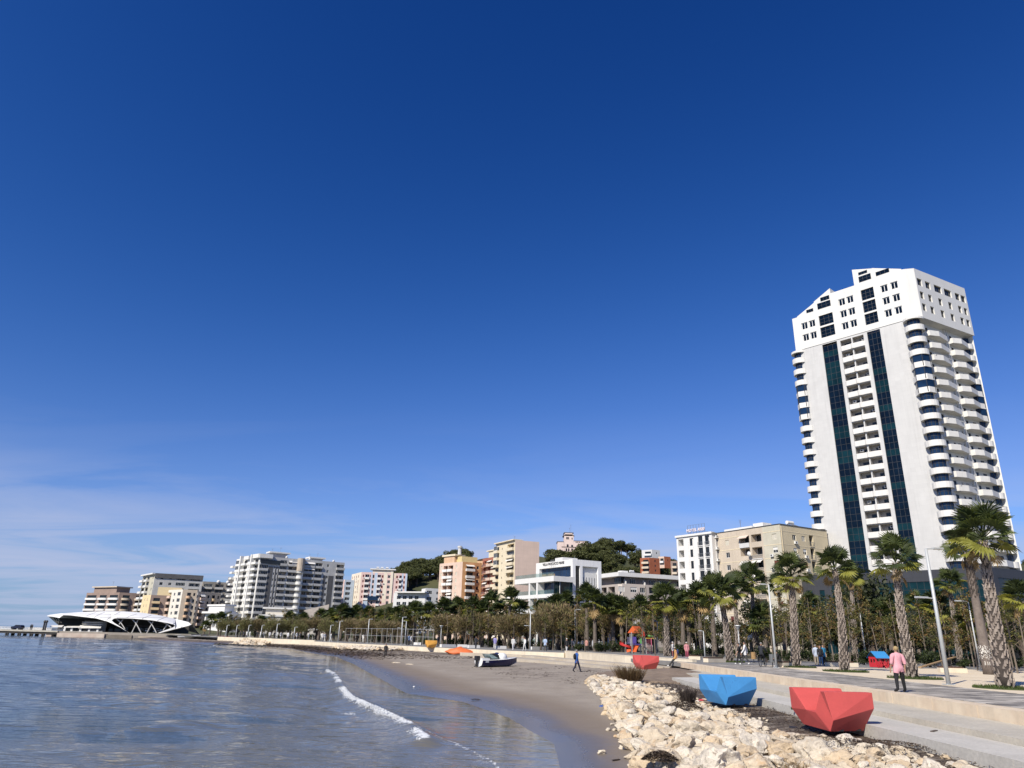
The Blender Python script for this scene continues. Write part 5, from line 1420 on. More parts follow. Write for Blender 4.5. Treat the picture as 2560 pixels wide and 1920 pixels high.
# ------------------------------------------------------------------ vegetation
LG = [leafmat('frond green', (.088, .112, .034)), leafmat('frond deep green', (.050, .068, .026)), leafmat('frond yellow green', (.25, .25, .05)), leafmat('frond dry', (.33, .225, .10), trans=.1)]
BARK = mat('palm bark', (.075, .06, .05), .95, .2, 4, bump=.02, bscale=20)
BOOT = mat('palm leaf base', (.37, .315, .265), .9, .22, 3.5, c2=(.17, .135, .11))
def base(px, Y, z=0.0):
 r = ray(px, 1605); return Vector((r.x / r.y * Y, Y, z))
def frond_into(mb, M_, Lp, R, nseg, droop, rnd, mi=0, spread=128):
 pts = [Vector((0, Lp * t, .10 * Lp * math.sin(math.pi * t * .5) - .0)) for t in (0, .5, 1)]
 for a, b_ in zip(pts[:-1], pts[1:]):
  w = .022
  P = [a + Vector((-w, 0, 0)), a + Vector((w, 0, 0)), b_ + Vector((w, 0, 0)), b_ + Vector((-w, 0, 0))]
  mb.poly([M_ @ p for p in P], mi); mb.poly([M_ @ (p + Vector((0, 0, -.03))) for p in P[::-1]], mi)
 hub = pts[-1]
 for k in range(nseg):
  a = rad(-spread + 2 * spread * (k + .5) / nseg); da = rad(spread / nseg) * 1.05
  r = R * (1 - .18 * abs(a / rad(spread)) ** 2) * rnd.uniform(.9, 1.06)
  def P(an, rr_, lift):
   x, y = rr_ * math.sin(an), rr_ * math.cos(an)
   return hub + Vector((x, y, lift + .10 * abs(math.sin(an)) * rr_ - droop * (rr_ / R) ** 2.4))
  up = .035 if k % 2 else -.02
  h0, l, rr2, t = P(a, .02, 0), P(a - da, r * .62, up), P(a + da, r * .62, -up), P(a + rnd.uniform(-.03, .03), r, -.02 - rnd.uniform(0, .10))
  mb.poly([M_ @ h0, M_ @ rr2, M_ @ t, M_ @ l], mi)
FROND = []
rv = random.Random(4)
for k in range(8):
 q = MB(); frond_into(q, Matrix.Identity(4), rv.uniform(.75, 1.05), rv.uniform(.78, .98), 22, rv.uniform(.04, .26), rv, 0, 112)
 FROND.append(q)
FROND_ME = {(k, j): FROND[k].mesh('frond', LG[j]) for k in range(8) for j in range(4)}
def trunk_mesh(Lv, r0, r1, boots, rnd, smooth_from=0.0, nm='trunk'):
 mb = MB()
 n = 9
 bend = Vector((rnd.uniform(-.15, .15), rnd.uniform(-.15, .15), 0))
 ax = lambda t: Lv * t + bend * math.sin(math.pi * t)
 rr_ = lambda t: r0 * (1 - t) ** 1.5 * .35 + r1 + (r0 - r1) * .65 * (1 - t) if t < 1 else r1
 mb.tube([ax(k / n) for k in range(n + 1)], [rr_(k / n) for k in range(n + 1)], 10, 0)
 bb = MB()
 if boots:
  H_ = Lv.length; nb = int(H_ / .115); ph = 0
  for i in range(nb):
   t = (i + .3) / nb
   if t < smooth_from: continue
   c = ax(t); R_ = rr_(t)
   for j in range(6):
    w = ph + 2 * math.pi * j / 6 + rnd.uniform(-.2, .2)
    if rnd.random() < .12: continue
    o = Vector((math.cos(w), math.sin(w), 0)); s = Vector((-o.y, o.x, 0))
    L_ = rnd.uniform(.16, .30); ww = rnd.uniform(.05, .09); lift = rnd.uniform(.035, .085) * (1.3 if t < .06 else 1)
    a, b_, tip, top = c + o * (R_ - .01) + s * ww, c + o * (R_ - .01) - s * ww, c + o * (R_ + lift) + Vector((0, 0, L_)) + s * rnd.uniform(-.05, .05), c + o * (R_ - .02) + Vector((0, 0, L_ * .8))
    bot = c + o * (R_ + .03) + Vector((0, 0, -.03))
    bb.poly([b_, bot, tip]); bb.poly([bot, a, tip]); bb.poly([a, top, tip]); bb.poly([top, b_, tip])
   ph += 2.4
 return mb, bb
def palm(bpx, bpy, cpx, cpy, label, group, nf=34, r0=.33, r1=.16, sc=1.0, Y=None, smooth_bark=False, yellow=3, seed=None, skirt=2):
 b_ = gp(bpx, bpy, 0) if Y is None else base(bpx, Y)
 c = at(cpx, cpy, b_.y)
 rnd = random.Random(int(bpx * 3 + cpy) if seed is None else seed)
 t = thing('palm_tree', label, 'palm tree', b_, 0, group)
 Lv = c - b_ - Vector((0, 0, .25 * sc))
 tm, bm_ = trunk_mesh(Lv, r0, r1, True, rnd, .62 if smooth_bark else 0.0)
 tr = part('trunk', tm, BARK if not smooth_bark else mat('palm smooth bark', (.20, .165, .14), .95, .15, 3, bump=.03, bscale=12, c2=(.13, .105, .09)), t, True)
 part('leaf_bases', bm_, BOOT if not smooth_bark else BARK, tr, kind='stuff')
 for k in range(nf + yellow + skirt):
  if k < nf:
   f = k / nf; pitch = 88 - 112 * f ** 1.15 + rnd.uniform(-12, 12); j = 0 if rnd.random() < .55 else 1
   if f > .75 and rnd.random() < .4: j = 2
  elif k < nf + yellow: pitch = rnd.uniform(-42, -12); j = 2
  else: pitch = rnd.uniform(-75, -40); j = 3
  yaw = k * 137.5 + rnd.uniform(-14, 14)
  o = link('frond', FROND_ME[(rnd.randrange(8), j)], t, Lv + Vector((0, 0, .05 * sc + .18 * sc * max(0, pitch) / 80 - (.25 if j == 3 else 0))))
  o.rotation_euler = (rad(pitch), rad(rnd.uniform(-40, 40)), rad(yaw))
  s = sc * rnd.uniform(.85, 1.1) * (.75 if j == 3 else 1); o.scale = (s * .9, s * .9, s * .9)
 return t, b_
zz5, zz4 = Z(2000, 1260, 3.318), Z(1500, 1300, 3.95)
G1 = 'palms standing on the cream plaza and park edge'
NEAR = [
 ((2515, 1721), (2455, 1340), 'tallest rough barked palm at the right edge, in front of the smooth trunked palm', dict(nf=27, r0=0.29, r1=0.16, sc=1.12, yellow=4)),
 ((2473, 1686), (2415, 1372), 'palm with smooth ringed grey trunk and white paint marks near its foot', dict(nf=22, r0=0.30, r1=0.22, sc=1.1, smooth_bark=True, yellow=1)),
 ((2283, 1696), (2238, 1400), 'palm right behind the walking woman in the pink shirt', dict(nf=23, r0=0.26, r1=0.14, sc=1.05, yellow=4)),
 ((2111.5, 1679), (2086, 1418), 'palm with hanging orange and yellow fans left of the red playhouse', dict(nf=24, r0=0.26, r1=0.14, sc=1.05, yellow=4)),
 ((2138, 1655), (2126, 1440), 'palm with bright yellow green fan just right of the one with orange fans', dict(nf=22, r0=0.26, r1=0.14, sc=1.1, yellow=5)),
 ((2404, 1664), (2373, 1456), 'full crowned palm with two pale hanging fans between the tall lamp and the smooth trunk', dict(nf=26, r0=0.24, r1=0.15, sc=1.12, yellow=5)),
 ((1990, 1668), (1978, 1436), 'palm right of the tall slender lamp and the hunched sitting person', dict(nf=27, r0=0.29, r1=0.17, sc=1.2, yellow=4)),
 ((1966, 1645), (1945, 1462), 'dark stemmed palm leaning close against the left of the palm by the seated man', dict(nf=22, r0=0.22, r1=0.15, sc=1.15, yellow=4)),
 ((1825, 1655), (1801, 1484), 'broad crowned palm on a round grass patch left of the walking couple', dict(nf=27, r0=0.30, r1=0.19, sc=1.45, yellow=5)),
 ((1668, 1640), (1662, 1500), 'bright yellow green palm right of the playground slide', dict(nf=27, r0=0.30, r1=0.20, sc=1.55, yellow=8)),
 ((1893, 1645), (1880, 1450), 'tall palm with a golden hanging fan before the loggias of the beige block', dict(nf=26, r0=0.24, r1=0.17, sc=1.5, yellow=5)),
 ((1848, 1645), (1837, 1474), 'dark palm between the broad crowned palm and the golden fan palm', dict(nf=24, r0=0.24, r1=0.17, sc=1.5, yellow=2)),
 ((2036, 1645), (2023, 1515), 'short dark palm in front of the dark podium corner', dict(nf=26, r0=0.22, r1=0.17, sc=1.35, yellow=0)),
 ((2300, 1650), (2290, 1512), 'short shaded palm right behind the trunk beside the pink shirted woman', dict(nf=23, r0=0.20, r1=0.15, sc=1.3, yellow=1)),
 ((2178, 1645), (2170, 1518), 'small palm with one bright drooping fan below the big dark tree', dict(nf=17, r0=0.18, r1=0.13, sc=1.15, yellow=3)),
]
PALMS = []
M_LAWN = mat('tree pit grass', (.055, .075, .022), .95, .3, 2, c2=(.03, .04, .015))
for (bp_, cp_, lb, kw) in NEAR: PALMS.append(palm(*bp_, *cp_, lb, G1, **kw))
# grass patches round the plaza palms
GB = leafmat('grass blade', (.075, .105, .025)); 
def grass_patch(c, rx, ry, n, seed):
 rr = random.Random(seed); mb = MB()
 mb.prism([(rx * math.cos(a), ry * math.sin(a)) for a in [2 * math.pi * k / 18 for k in range(18)]], -.02, .035, 0)
 for k in range(n):
  a, r = rr.uniform(0, 6.283), math.sqrt(rr.random()); x, y = rx * r * math.cos(a), ry * r * math.sin(a)
  h = rr.uniform(.06, .16); w = rr.uniform(.012, .03); th = rr.uniform(0, 3.14); l = Vector((rr.uniform(-.07, .07), rr.uniform(-.07, .07), h))
  d = Vector((math.cos(th) * w, math.sin(th) * w, 0)); p = Vector((x, y, .03)); mb.poly([p - d, p + d, p + l], 1)
 solo('grass', mb, [M_LAWN, GB], kind='stuff', loc=c)
for i, (t, b_) in enumerate(PALMS[:9]):
 if i == 1: continue
 grass_patch((b_.x, b_.y - .2, 0), 1.5 if b_.y < 70 else 1.3, 1.25, 700, i)
# white paint marks on the smooth trunk
b_ = PALMS[1][1]; mb = MB(); rr = random.Random(2)
d0 = (Vector((0, 0, 0)) - b_); d0.z = 0; d0.normalize(); sd = Vector((-d0.y, d0.x, 0)); lean = (at(2415, 1372, b_.y) - b_)
def tp(a, z):
 k = z / lean.z; R_ = .42 * (1 - k) ** 1.5 * .35 + .26 + (.42 - .26) * .65 * (1 - k) + .012
 return lean * k + d0 * (math.cos(a) * R_) - sd * (math.sin(a) * R_)
for k in range(170):
 a, z = rr.gauss(.15, .55), rr.uniform(1.0, 1.95)
 if rr.random() > 1 - abs(z - 1.55) * .8: continue
 w, h = rr.uniform(.02, .07), rr.uniform(.02, .08)
 mb.poly([tp(a - w, z), tp(a + w, z + .01), tp(a + w * .8, z + h), tp(a - w * .7, z + h)])
def stroke(a0, z0, a1, z1, w=.03):
 mb.poly([tp(a0, z0), tp(a0 + w, z0), tp(a1 + w, z1), tp(a1, z1)])
for (ax_, z0, s_) in ((-.35, .62, 'I'), (-.12, .62, 'T'), (.18, .62, 'E')):
 stroke(ax_, z0, ax_, z0 + .22, .06)
 if s_ == 'T': stroke(ax_ - .1, z0 + .2, ax_ + .14, z0 + .2, .05)
 if s_ == 'E':
  for q_ in (0, .1, .2): mb.poly([tp(ax_, z0 + q_), tp(ax_ + .17, z0 + q_), tp(ax_ + .17, z0 + q_ + .03), tp(ax_, z0 + q_ + .03)])
part('paint_marks', mb, mat('whitewash', (.72, .70, .64), .9, .08), PALMS[1][0])
# far palms: whole crown as one mesh, eight kinds
FAR = []
for k in range(8):
 rr = random.Random(50 + k); mb = MB(); nf = 27
 for i in range(nf + 1):
  f = i / nf
  pitch = 88 - 112 * f ** 1.15 + rr.uniform(-12, 12) if i < nf else rr.uniform(-75, -40)
  M_ = Matrix.Translation((0, 0, .25 * max(0, pitch) / 80)) @ Matrix.Rotation(rad(i * 137.5 + rr.uniform(-12, 12)), 4, 'Z') @ Matrix.Rotation(rad(pitch), 4, 'X') @ Matrix.Rotation(rad(rr.uniform(-25, 25)), 4, 'Y')
  mi = 3 if i >= nf else (2 if f > .7 and rr.random() < .35 else rr.choice((0, 0, 1, 1, 1)))
  frond_into(mb, M_, rr.uniform(.7, .95), rr.uniform(.75, .92), 15, rr.uniform(.15, .4), rr, mi)
 cm = mb.mesh('crown', LG)
 FAR.append(cm)
TRK = []
for k in range(3):
 rr = random.Random(70 + k); tm, bb = trunk_mesh(Vector((0, 0, 1)), .33, .18, False, rr)
 mb = MB(); n = 10
 mb.tube([(0, 0, i / n) for i in range(n + 1)], [(.30 - .10 * i / n) * (1 + .12 * ((i + k) % 2)) for i in range(n + 1)], 8)
 TRK.append(mb.mesh('trunk', mat('far palm bark', (.17, .14, .115), .95, .2, 5)))
def far_palm(cpx, cpy, Y, label, group, sc=1.42):
 rr = random.Random(int(cpx * 7)); b_ = base(cpx, Y); c = at(cpx, cpy, Y); b_.x = c.x + rr.uniform(-.2, .2)
 t = thing('palm_tree', label, 'palm tree', b_, 0, group)
 o = link('trunk', rr.choice(TRK), t); o.scale = (1, 1, c.z)
 o = link('crown', rr.choice(FAR), t, (c.x - b_.x, 0, c.z)); s = sc * rr.uniform(.9, 1.12); o.scale = (s, s, s); o.rotation_euler = (rad(rr.uniform(-6, 6)), rad(rr.uniform(-6, 6)), rr.uniform(0, 6.28))
z3b, z2b = Z(1000, 1300, 3.95), Z(500, 1340, 3.95)
def edgeY(px, off):
 r = ray(px, 1605); Ys_ = np.arange(50, 300, .5); d = polydist(r.x / r.y * Ys_, Ys_, ED)
 i = np.argmax(d > off); return float(Ys_[i])
P3 = [(1095, 800), (905, 840), (720, 890), (560, 890), (430, 900), (290, 920), (150, 920), (990, 920), (1180, 930), (1390, 910), (1540, 880), (1650, 830), (1840, 770), (1910, 830), (2090, 870), (20, 960), (640, 940), (830, 930), (2010, 900), (2180, 900), (220, 950), (500, 940)]
P2 = [(1195, 820), (1290, 820), (1400, 780), (1540, 790), (1660, 810), (1780, 830), (1870, 810), (1960, 800), (2120, 760), (885, 840), (1010, 850), (600, 870), (200, 830), (110, 840), (50, 900), (1330, 850), (1460, 830), (2040, 830), (1600, 840)]
for i, (x, y) in enumerate(P3):
 px, py = z3b(x, y); Y = min(edgeY(px, 16 + (i * 7) % 13), 172)
 lb = 'tall palm rising highest before the white hotel terraces' if i == 0 else 'palm before the shaded front of the peach, pink and white buildings' if px < 1400 else 'palm rising over the brown tamarisks right of the white hotel'
 far_palm(px, py, Y, lb, 'palms behind the tamarisks, middle stretch')
for i, (x, y) in enumerate(P2):
 px, py = z2b(x, y); Y = edgeY(px, 14 + (i * 7) % 12)
 far_palm(px, py, Y, 'small far palm in the dark belt below pink and grey blocks' if px > 700 else 'far palm among the trees right of the white shell roof', 'far palms along the bay', 1.5)
for (px, py, Y, lb) in ((1604, 1530, 110, 'dark palm directly behind the playground roof'), (1576, 1535, 112, 'dark palm just left of the playground roof'), (1530, 1525, 115, 'bushy palm below the left end of the grey apartment house'), (1705, 1518, 100, 'dark palm between the bright palm and the statue-side palms'), (1745, 1503, 98, 'dark palm in front of the sign hotel foot'), (1778, 1482, 96, 'palm touching the lower right windows of the sign hotel'), (1640, 1545, 118, 'low palm behind the bright yellow green one'), (1720, 1540, 108, 'low palm in the shaded thicket under the sign hotel'), (2215, 1545, 90, 'low palm in the thicket behind the red playhouse'), (2340, 1530, 84, 'low palm in the thicket behind the tall lamp'), (2440, 1560, 74, 'low palm between smooth trunk and full crowned palm'), (1905, 1560, 92, 'low palm behind the white bust'), (2552, 1505, 46, 'spiky palm crown cut by the right edge of the photo')):
 far_palm(px, py, Y, lb, 'palms in the shaded park thicket', .7 if px > 2545 else 1.3)

# leafy crowns of many small faces
def leaf_cloud(mb, lobes, n, size, rnd, nm=3, flat=.5, shell=.55, aspect=.6):
 vol = [l[1][0] * l[1][1] * l[1][2] for l in lobes]; tot = sum(vol)
 for (c, r), v in zip(lobes, vol):
  for k in range(int(n * v / tot)):
   u = Vector((rnd.gauss(0, 1), rnd.gauss(0, 1), rnd.gauss(0, 1))).normalized()
   rr_ = (shell + (1 - shell) * rnd.random()) * rnd.choice((1, 1, 1, .75))
   p = Vector(c) + Vector((u.x * r[0], u.y * r[1], u.z * r[2])) * rr_
   nrm = (u + Vector((rnd.gauss(0, flat), rnd.gauss(0, flat), rnd.gauss(0, flat) + .3))).normalized()
   a = nrm.orthogonal().normalized(); a.rotate(Matrix.Rotation(rnd.uniform(0, 6.28), 3, nrm)); b_ = nrm.cross(a)
   s = size * rnd.uniform(.6, 1.4)
   mb.poly([p - a * s, p + b_ * s * aspect, p + a * s, p - b_ * s * aspect], rnd.randrange(nm))
def twigs(mb, lobes, n, r0, base_z, rnd, mi=0):
 for k in range(n):
  (c, r) = rnd.choice(lobes); u = Vector((rnd.gauss(0, .5), rnd.gauss(0, .5), rnd.uniform(-.2, .8)))
  e = Vector(c) + Vector((u.x * r[0], u.y * r[1], u.z * r[2])); s = Vector((rnd.uniform(-.08, .08), rnd.uniform(-.08, .08), base_z))
  m_ = s.lerp(e, .55) + Vector((0, 0, .15 * (e - s).length)); mb.tube([s, m_, e], [r0, r0 * .6, r0 * .25], 4, mi, False)
TAMW = mat('tamarisk wood', (.12, .09, .07), .95, .2, 5)
TAM = [leafmat('tamarisk brown', (.28, .20, .115), trans=.15), leafmat('tamarisk olive', (.24, .21, .09), trans=.15), leafmat('tamarisk dark', (.12, .10, .05), trans=.15)]
TAMG = [leafmat('tamarisk olive', (.24, .21, .09)), leafmat('tamarisk green', (.19, .205, .078), trans=.15), leafmat('tamarisk dark', (.12, .10, .05))]
def streaks(mb, lobes, n, rnd, nm=3):
 vol = [l[1][0] * l[1][1] * l[1][2] for l in lobes]; tot = sum(vol)
 for (c, r), v in zip(lobes, vol):
  for k in range(int(n * v / tot)):
   u = Vector((rnd.gauss(0, 1), rnd.gauss(0, 1), rnd.gauss(.25, 1))).normalized(); rr_ = rnd.random() ** .45
   p = Vector(c) + Vector((u.x * r[0], u.y * r[1], u.z * r[2])) * rr_
   d = (u * .7 + Vector((rnd.gauss(0, .35), rnd.gauss(0, .35), .75))).normalized(); L_ = rnd.uniform(.28, .60); w = rnd.uniform(.025, .055)
   s = d.orthogonal().normalized(); s.rotate(Matrix.Rotation(rnd.uniform(0, 6.28), 3, d))
   t = p + d * L_ - Vector((0, 0, .12 * L_)); mb.poly([p - s * w * .4, p + d * L_ * .5 - s * w, t, p + d * L_ * .5 + s * w], rnd.randrange(nm))
TAMS = []
for k in range(6):
 rr = random.Random(90 + k)
 lob = [((rr.uniform(-1.2, 1.2), rr.uniform(-1.0, 1.0), rr.uniform(2.3, 3.9)), (rr.uniform(.9, 1.5), rr.uniform(.9, 1.5), rr.uniform(.8, 1.3))) for _ in range(8)] + [((0, 0, 2.9), (1.5, 1.5, 1.1))]
 c = MB(); streaks(c, lob, 2600, rr)
 w = MB()
 for q_ in range(rr.choice((2, 3, 3))): e = Vector((rr.uniform(-.8, .8), rr.uniform(-.6, .6), 2.6)); w.tube([(rr.uniform(-.15, .15), rr.uniform(-.1, .1), -.05), e * .5 + Vector((.1, 0, .2)), e], [.10, .075, .04], 6)
 twigs(w, lob, 26, .03, 1.0, rr)
 TAMS.append((c.mesh('crown', TAM if k < 4 else TAMG), w.mesh('trunk', TAMW)))
def tamarisk(px, Y, s, label, group='tamarisks along the promenade', kinds=(0, 1, 2, 3)):
 rr = random.Random(int(px * 5 + Y)); a, b_ = TAMS[rr.choice(kinds)]
 t = thing('tamarisk_tree', label, 'tree', base(px, Y), rr.uniform(0, 6.28), group); t.scale = (s * rr.uniform(.95, 1.2), s * rr.uniform(.95, 1.2), s * rr.uniform(.9, 1.05))
 link('trunk', b_, t); link('crown', a, t)
for i, px in enumerate((548, 566, 592, 612, 635, 655, 676, 698, 720, 742, 762, 790, 815)):
 tamarisk(px, edgeY(px, 5 + (i % 3) * 2.5), .95, 'olive green feathery tree in the dense row below the big grey block', 'green tamarisks, far row', (3, 4, 5) if px < 700 else (0, 4, 5))
for i, px in enumerate((868, 890, 912, 936, 960, 985)):
 tamarisk(px, edgeY(px, 8 + (i % 2) * 4), .92, 'bare brown tamarisk behind the pole fence below the pastel pink block', 'brown tamarisks by the fence', (0, 1, 2))
for i, px in enumerate((1098, 1120, 1140, 1160, 1200, 1222, 1262, 1285, 1318, 1352, 1375, 1398)):
 tamarisk(px, edgeY(px, 12 + (i % 3) * 3), 1.08 + .35 * (px > 1370), 'brown feathery tamarisk in front of the peach and white buildings')
for i, (px, Y, s) in enumerate(((1420, 140, 1.9), (1442, 134, 1.9), (1466, 140, 2.0), (1490, 132, 2.0), (1512, 126, 1.95), (1532, 120, 1.75), (1455, 148, 2.0), (1500, 142, 2.0), (1546, 128, 1.6), (1476, 126, 1.5))):
 tamarisk(px, Y, s * .80, 'big brown tamarisk in the clump left of the playground', 'tamarisks left of the playground')
# thin young trees of the park belt
SAPW = mat('sapling bark', (.19, .155, .12), .95, .15, 5)
SAPL = [leafmat('sapling olive', (.20, .18, .06)), leafmat('sapling rust', (.21, .13, .05)), leafmat('sapling green', (.085, .10, .03)), leafmat('sapling dark', (.06, .065, .025))]
SAPS = []
for k in range(7):
 rr = random.Random(120 + k); Hh = rr.uniform(5.2, 7.5); w = MB()
 w.tube([(0, 0, -.05), (rr.uniform(-.1, .1), 0, Hh * .5), (rr.uniform(-.2, .2), rr.uniform(-.2, .2), Hh)], [.055, .042, .012], 6)
 lob = []
 for j in range(14):
  z = rr.uniform(.28, 1.0) * Hh; R_ = rr.uniform(.4, 1.1) * (1.1 - .6 * z / Hh); a = rr.uniform(0, 6.28); e = (R_ * math.cos(a), R_ * math.sin(a), z + .3)
  w.tube([(0, 0, z - .5), e], [.02, .006], 4, 0, False); lob.append((e, (rr.uniform(.3, .55), rr.uniform(.3, .55), rr.uniform(.3, .5))))
 c = MB(); leaf_cloud(c, lob, 620, .082, rr, 4, .9, .15)
 mts = [SAPL[0], SAPL[1], SAPL[2], SAPL[1]] if k % 3 else [SAPL[0], SAPL[2], SAPL[0], SAPL[3]]
 SAPS.append((c.mesh('crown', mts), w.mesh('trunk', SAPW)))
rs = random.Random(33)
def near_(L): return lambda px: min(L, key=lambda q: abs(q[0] - px))[1]
mark = near_(((1600, 'the playground'), (1665, 'the bright yellow green palm'), (1718, 'the woman in rose'), (1763, 'the short lamp by the white benches'), (1825, 'the broad crowned palm'), (1865, 'the walking couple'), (1908, 'the cyclist'), (1941, 'the tall slender lamp'), (1990, 'the hunched sitting person'), (2052, 'the standing trio'), (2112, 'the palm with orange fans'), (2167, 'the short slim lamp'), (2199, 'the red playhouse'), (2262, 'the pink shirted woman'), (2340, 'the seesaw'), (2385, 'the dark slatted bench'), (2440, 'the short lamp at right'), (2480, 'the smooth palm trunk'), (2530, 'the rough palm at right')))
mark2 = near_(((570, 'right of the shell roof'), (640, 'below the white annexe'), (730, 'below the grey apartment block'), (815, 'left of the pole fence'), (900, 'by the pole fence'), (980, 'by the two fence lamps'), (1075, 'by the yellow orange seat'), (1168, 'below the peach block'), (1240, 'by the lilac shirted man'), (1325, 'by the tall pale lamp'), (1400, 'before the white hotel'), (1470, 'by the coral shirted man')))
def sapling(px, Y, label, group='young trees of the park'):
 a, b_ = rs.choice(SAPS); t = thing('young_tree', label, 'tree', base(px, Y), rs.uniform(0, 6.28), group); s = rs.uniform(.8, 1.1); t.scale = (s * rs.uniform(1, 1.5), s * 1.2, s * rs.uniform(.8, 1.1)); t.rotation_euler = (rs.gauss(0, .05), rs.gauss(0, .05), t.rotation_euler.z); link('trunk', b_, t); link('crown', a, t)
for i in range(74):
 px = 1560 + (i + rs.uniform(-.9, .9)) * 13.6; px = min(px, 2590)
 Y = rs.uniform(70, 100) if px > 1900 else rs.uniform(92, 120)
 if px > 2420: Y = rs.uniform(56, 76)
 sapling(px, Y, 'thin rusty leaved young tree behind ' + mark(px))
for i in range(46):
 px = 560 + i * 20 + rs.uniform(-6, 6); sapling(px, edgeY(px, 9 + rs.uniform(0, 9)), 'slim bare stemmed tree among the tamarisks ' + mark2(px), 'slim trees round the bay')
# shrubs and dark bushy trees
SHL = [leafmat('shrub dark', (.030, .042, .016)), leafmat('shrub green', (.065, .088, .026)), leafmat('shrub mid', (.028, .042, .014))]
SHR = []
for k in range(5):
 rr = random.Random(140 + k); lob = [((rr.uniform(-.6, .6), rr.uniform(-.5, .5), rr.uniform(.4, 1.0)), (rr.uniform(.4, .7), rr.uniform(.4, .7), rr.uniform(.35, .6))) for _ in range(7)]
 c = MB(); leaf_cloud(c, lob, 700, .085, rr, 3, .7, .55)
 w = MB(); twigs(w, lob, 8, .03, 0.0, rr); SHR.append((c.mesh('foliage', SHL), w.mesh('stem', TAMW)))
def shrub(px, Y, s, label, group):
 a, b_ = rs.choice(SHR); t = thing('shrub', label, 'shrub', base(px, Y), rs.uniform(0, 6.28), group); t.scale = (s * rs.uniform(.9, 1.4), s * rs.uniform(.9, 1.4), s); link('stem', b_, t); link('foliage', a, t)
for i in range(54):
 px = 1690 + i * 16.5 + rs.uniform(-8, 8); Y = rs.uniform(70, 96) if px > 1900 else rs.uniform(88, 114)
 if px > 2400: Y = rs.uniform(60, 80)
 shrub(px, Y, rs.uniform(.55, 1.15), 'dark green shrub behind ' + mark(px), 'shrubs of the park belt')
for i in range(44):
 px = 570 + i * 23 + rs.uniform(-8, 8); shrub(px, edgeY(px, 14 + rs.uniform(0, 10)), rs.uniform(.8, 1.3), 'low dark shrub below the tamarisks ' + mark2(px), 'shrubs round the bay')
BUL = [leafmat('bushy tree dark', (.032, .045, .02)), leafmat('bushy tree green', (.058, .072, .028)), leafmat('bushy tree grey', (.075, .082, .05))]
BUS = []
for k in range(4):
 rr = random.Random(160 + k); lob = [((rr.uniform(-1.7, 1.7), rr.uniform(-1.6, 1.6), rr.uniform(2.2, 5.6)), (rr.uniform(.9, 1.6), rr.uniform(.9, 1.6), rr.uniform(.8, 1.3))) for _ in range(13)]
 c = MB(); leaf_cloud(c, lob, 2400, .15, rr, 3, .7, .6)
 w = MB(); w.tube([(0, 0, -.1), (.1, 0, 1.6), (0, .1, 3.2)], [.22, .17, .1], 7); twigs(w, lob, 14, .06, 1.4, rr); BUS.append((c.mesh('crown', BUL), w.mesh('trunk', TAMW)))
def bushy(px, Y, s, label, group='dark evergreen trees of the park'):
 a, b_ = rs.choice(BUS); t = thing('evergreen_tree', label, 'tree', base(px, Y), rs.uniform(0, 6.28), group); t.scale = (s, s, s * rs.uniform(.9, 1.1)); link('trunk', b_, t); link('crown', a, t)
for (px, Y, s, lb) in ((2182, 98, 1.75, 'large round grey green tree in front of the dark podium, behind the playhouse'), (2150, 104, 1.4, 'dark evergreen left of the large round tree'), (2235, 100, 1.2, 'dark evergreen right of the large round tree'), (1742, 128, 1.7, 'tall dark evergreen hiding the foot of the sign hotel'), (1715, 132, 1.35, 'dark evergreen at the right end of the grey apartment house'), (1690, 126, 1.1, 'dark evergreen behind the bright palm'), (1900, 112, 1.2, 'dark evergreen behind the white bust'), (1930, 110, 1.0, 'dark evergreen behind the tall slender lamp'), (2060, 104, 1.15, 'dark evergreen below the podium corner'), (2330, 92, 1.0, 'dark evergreen behind the tall lamp'), (2395, 90, 1.0, 'dark evergreen behind the full crowned palm'), (2552, 74, .95, 'dark evergreen at the right edge behind the rough palm'), (1990, 108, 1.1, 'dark evergreen behind the seated man'), (1640, 130, 1.1, 'dark evergreen behind the playground')):
 bushy(px, Y, s, lb)
for i in range(22):
 px = 2010 + i * 27 + rs.uniform(-8, 8); bushy(px, rs.uniform(98, 112) if px < 2420 else rs.uniform(84, 96), rs.uniform(.62, .85), 'low dark evergreen before the podium, behind ' + mark(px), 'low evergreens before the podium')
for i in range(20):
 px = 1545 + i * 23 + rs.uniform(-8, 8); bushy(px, rs.uniform(122, 140), rs.uniform(.62, .9), 'low dark evergreen closing the park belt below the grey and beige houses', 'low evergreens before the houses')
for i in range(26):
 px = 560 + i * 37 + rs.uniform(-9, 9); bushy(px, edgeY(px, 26 + rs.uniform(0, 8)), rs.uniform(.75, 1.05), 'dark evergreen behind the far palms ' + mark2(px), 'evergreens behind the far palms')
# pines and cypresses on the hills
PINL = [leafmat('pine green', (.115, .125, .038), trans=.1), leafmat('pine dark', (.045, .055, .02), trans=.1), leafmat('pine mid', (.08, .09, .028), trans=.1)]
PINS = []
for k in range(6):
 rr = random.Random(200 + k); lob = []
 for j in range(15):
  a, R_ = rr.uniform(0, 6.28), 3.6 * math.sqrt(rr.random()); lob.append(((R_ * math.cos(a), R_ * math.sin(a), 7.6 - R_ * .35 + rr.uniform(-1.2, 1.0)), (rr.uniform(1.2, 2.1), rr.uniform(1.2, 2.1), rr.uniform(.8, 1.4))))
 c = MB(); leaf_cloud(c, lob, 3000, .26, rr, 3, .7, .7)
 w = MB(); w.tube([(0, 0, -1), (.2, 0, 3), (0, .2, 7)], [.35, .28, .14], 6); twigs(w, lob, 9, .1, 4.0, rr); PINS.append((c.mesh('crown', PINL), w.mesh('trunk', TAMW)))
CYP = []
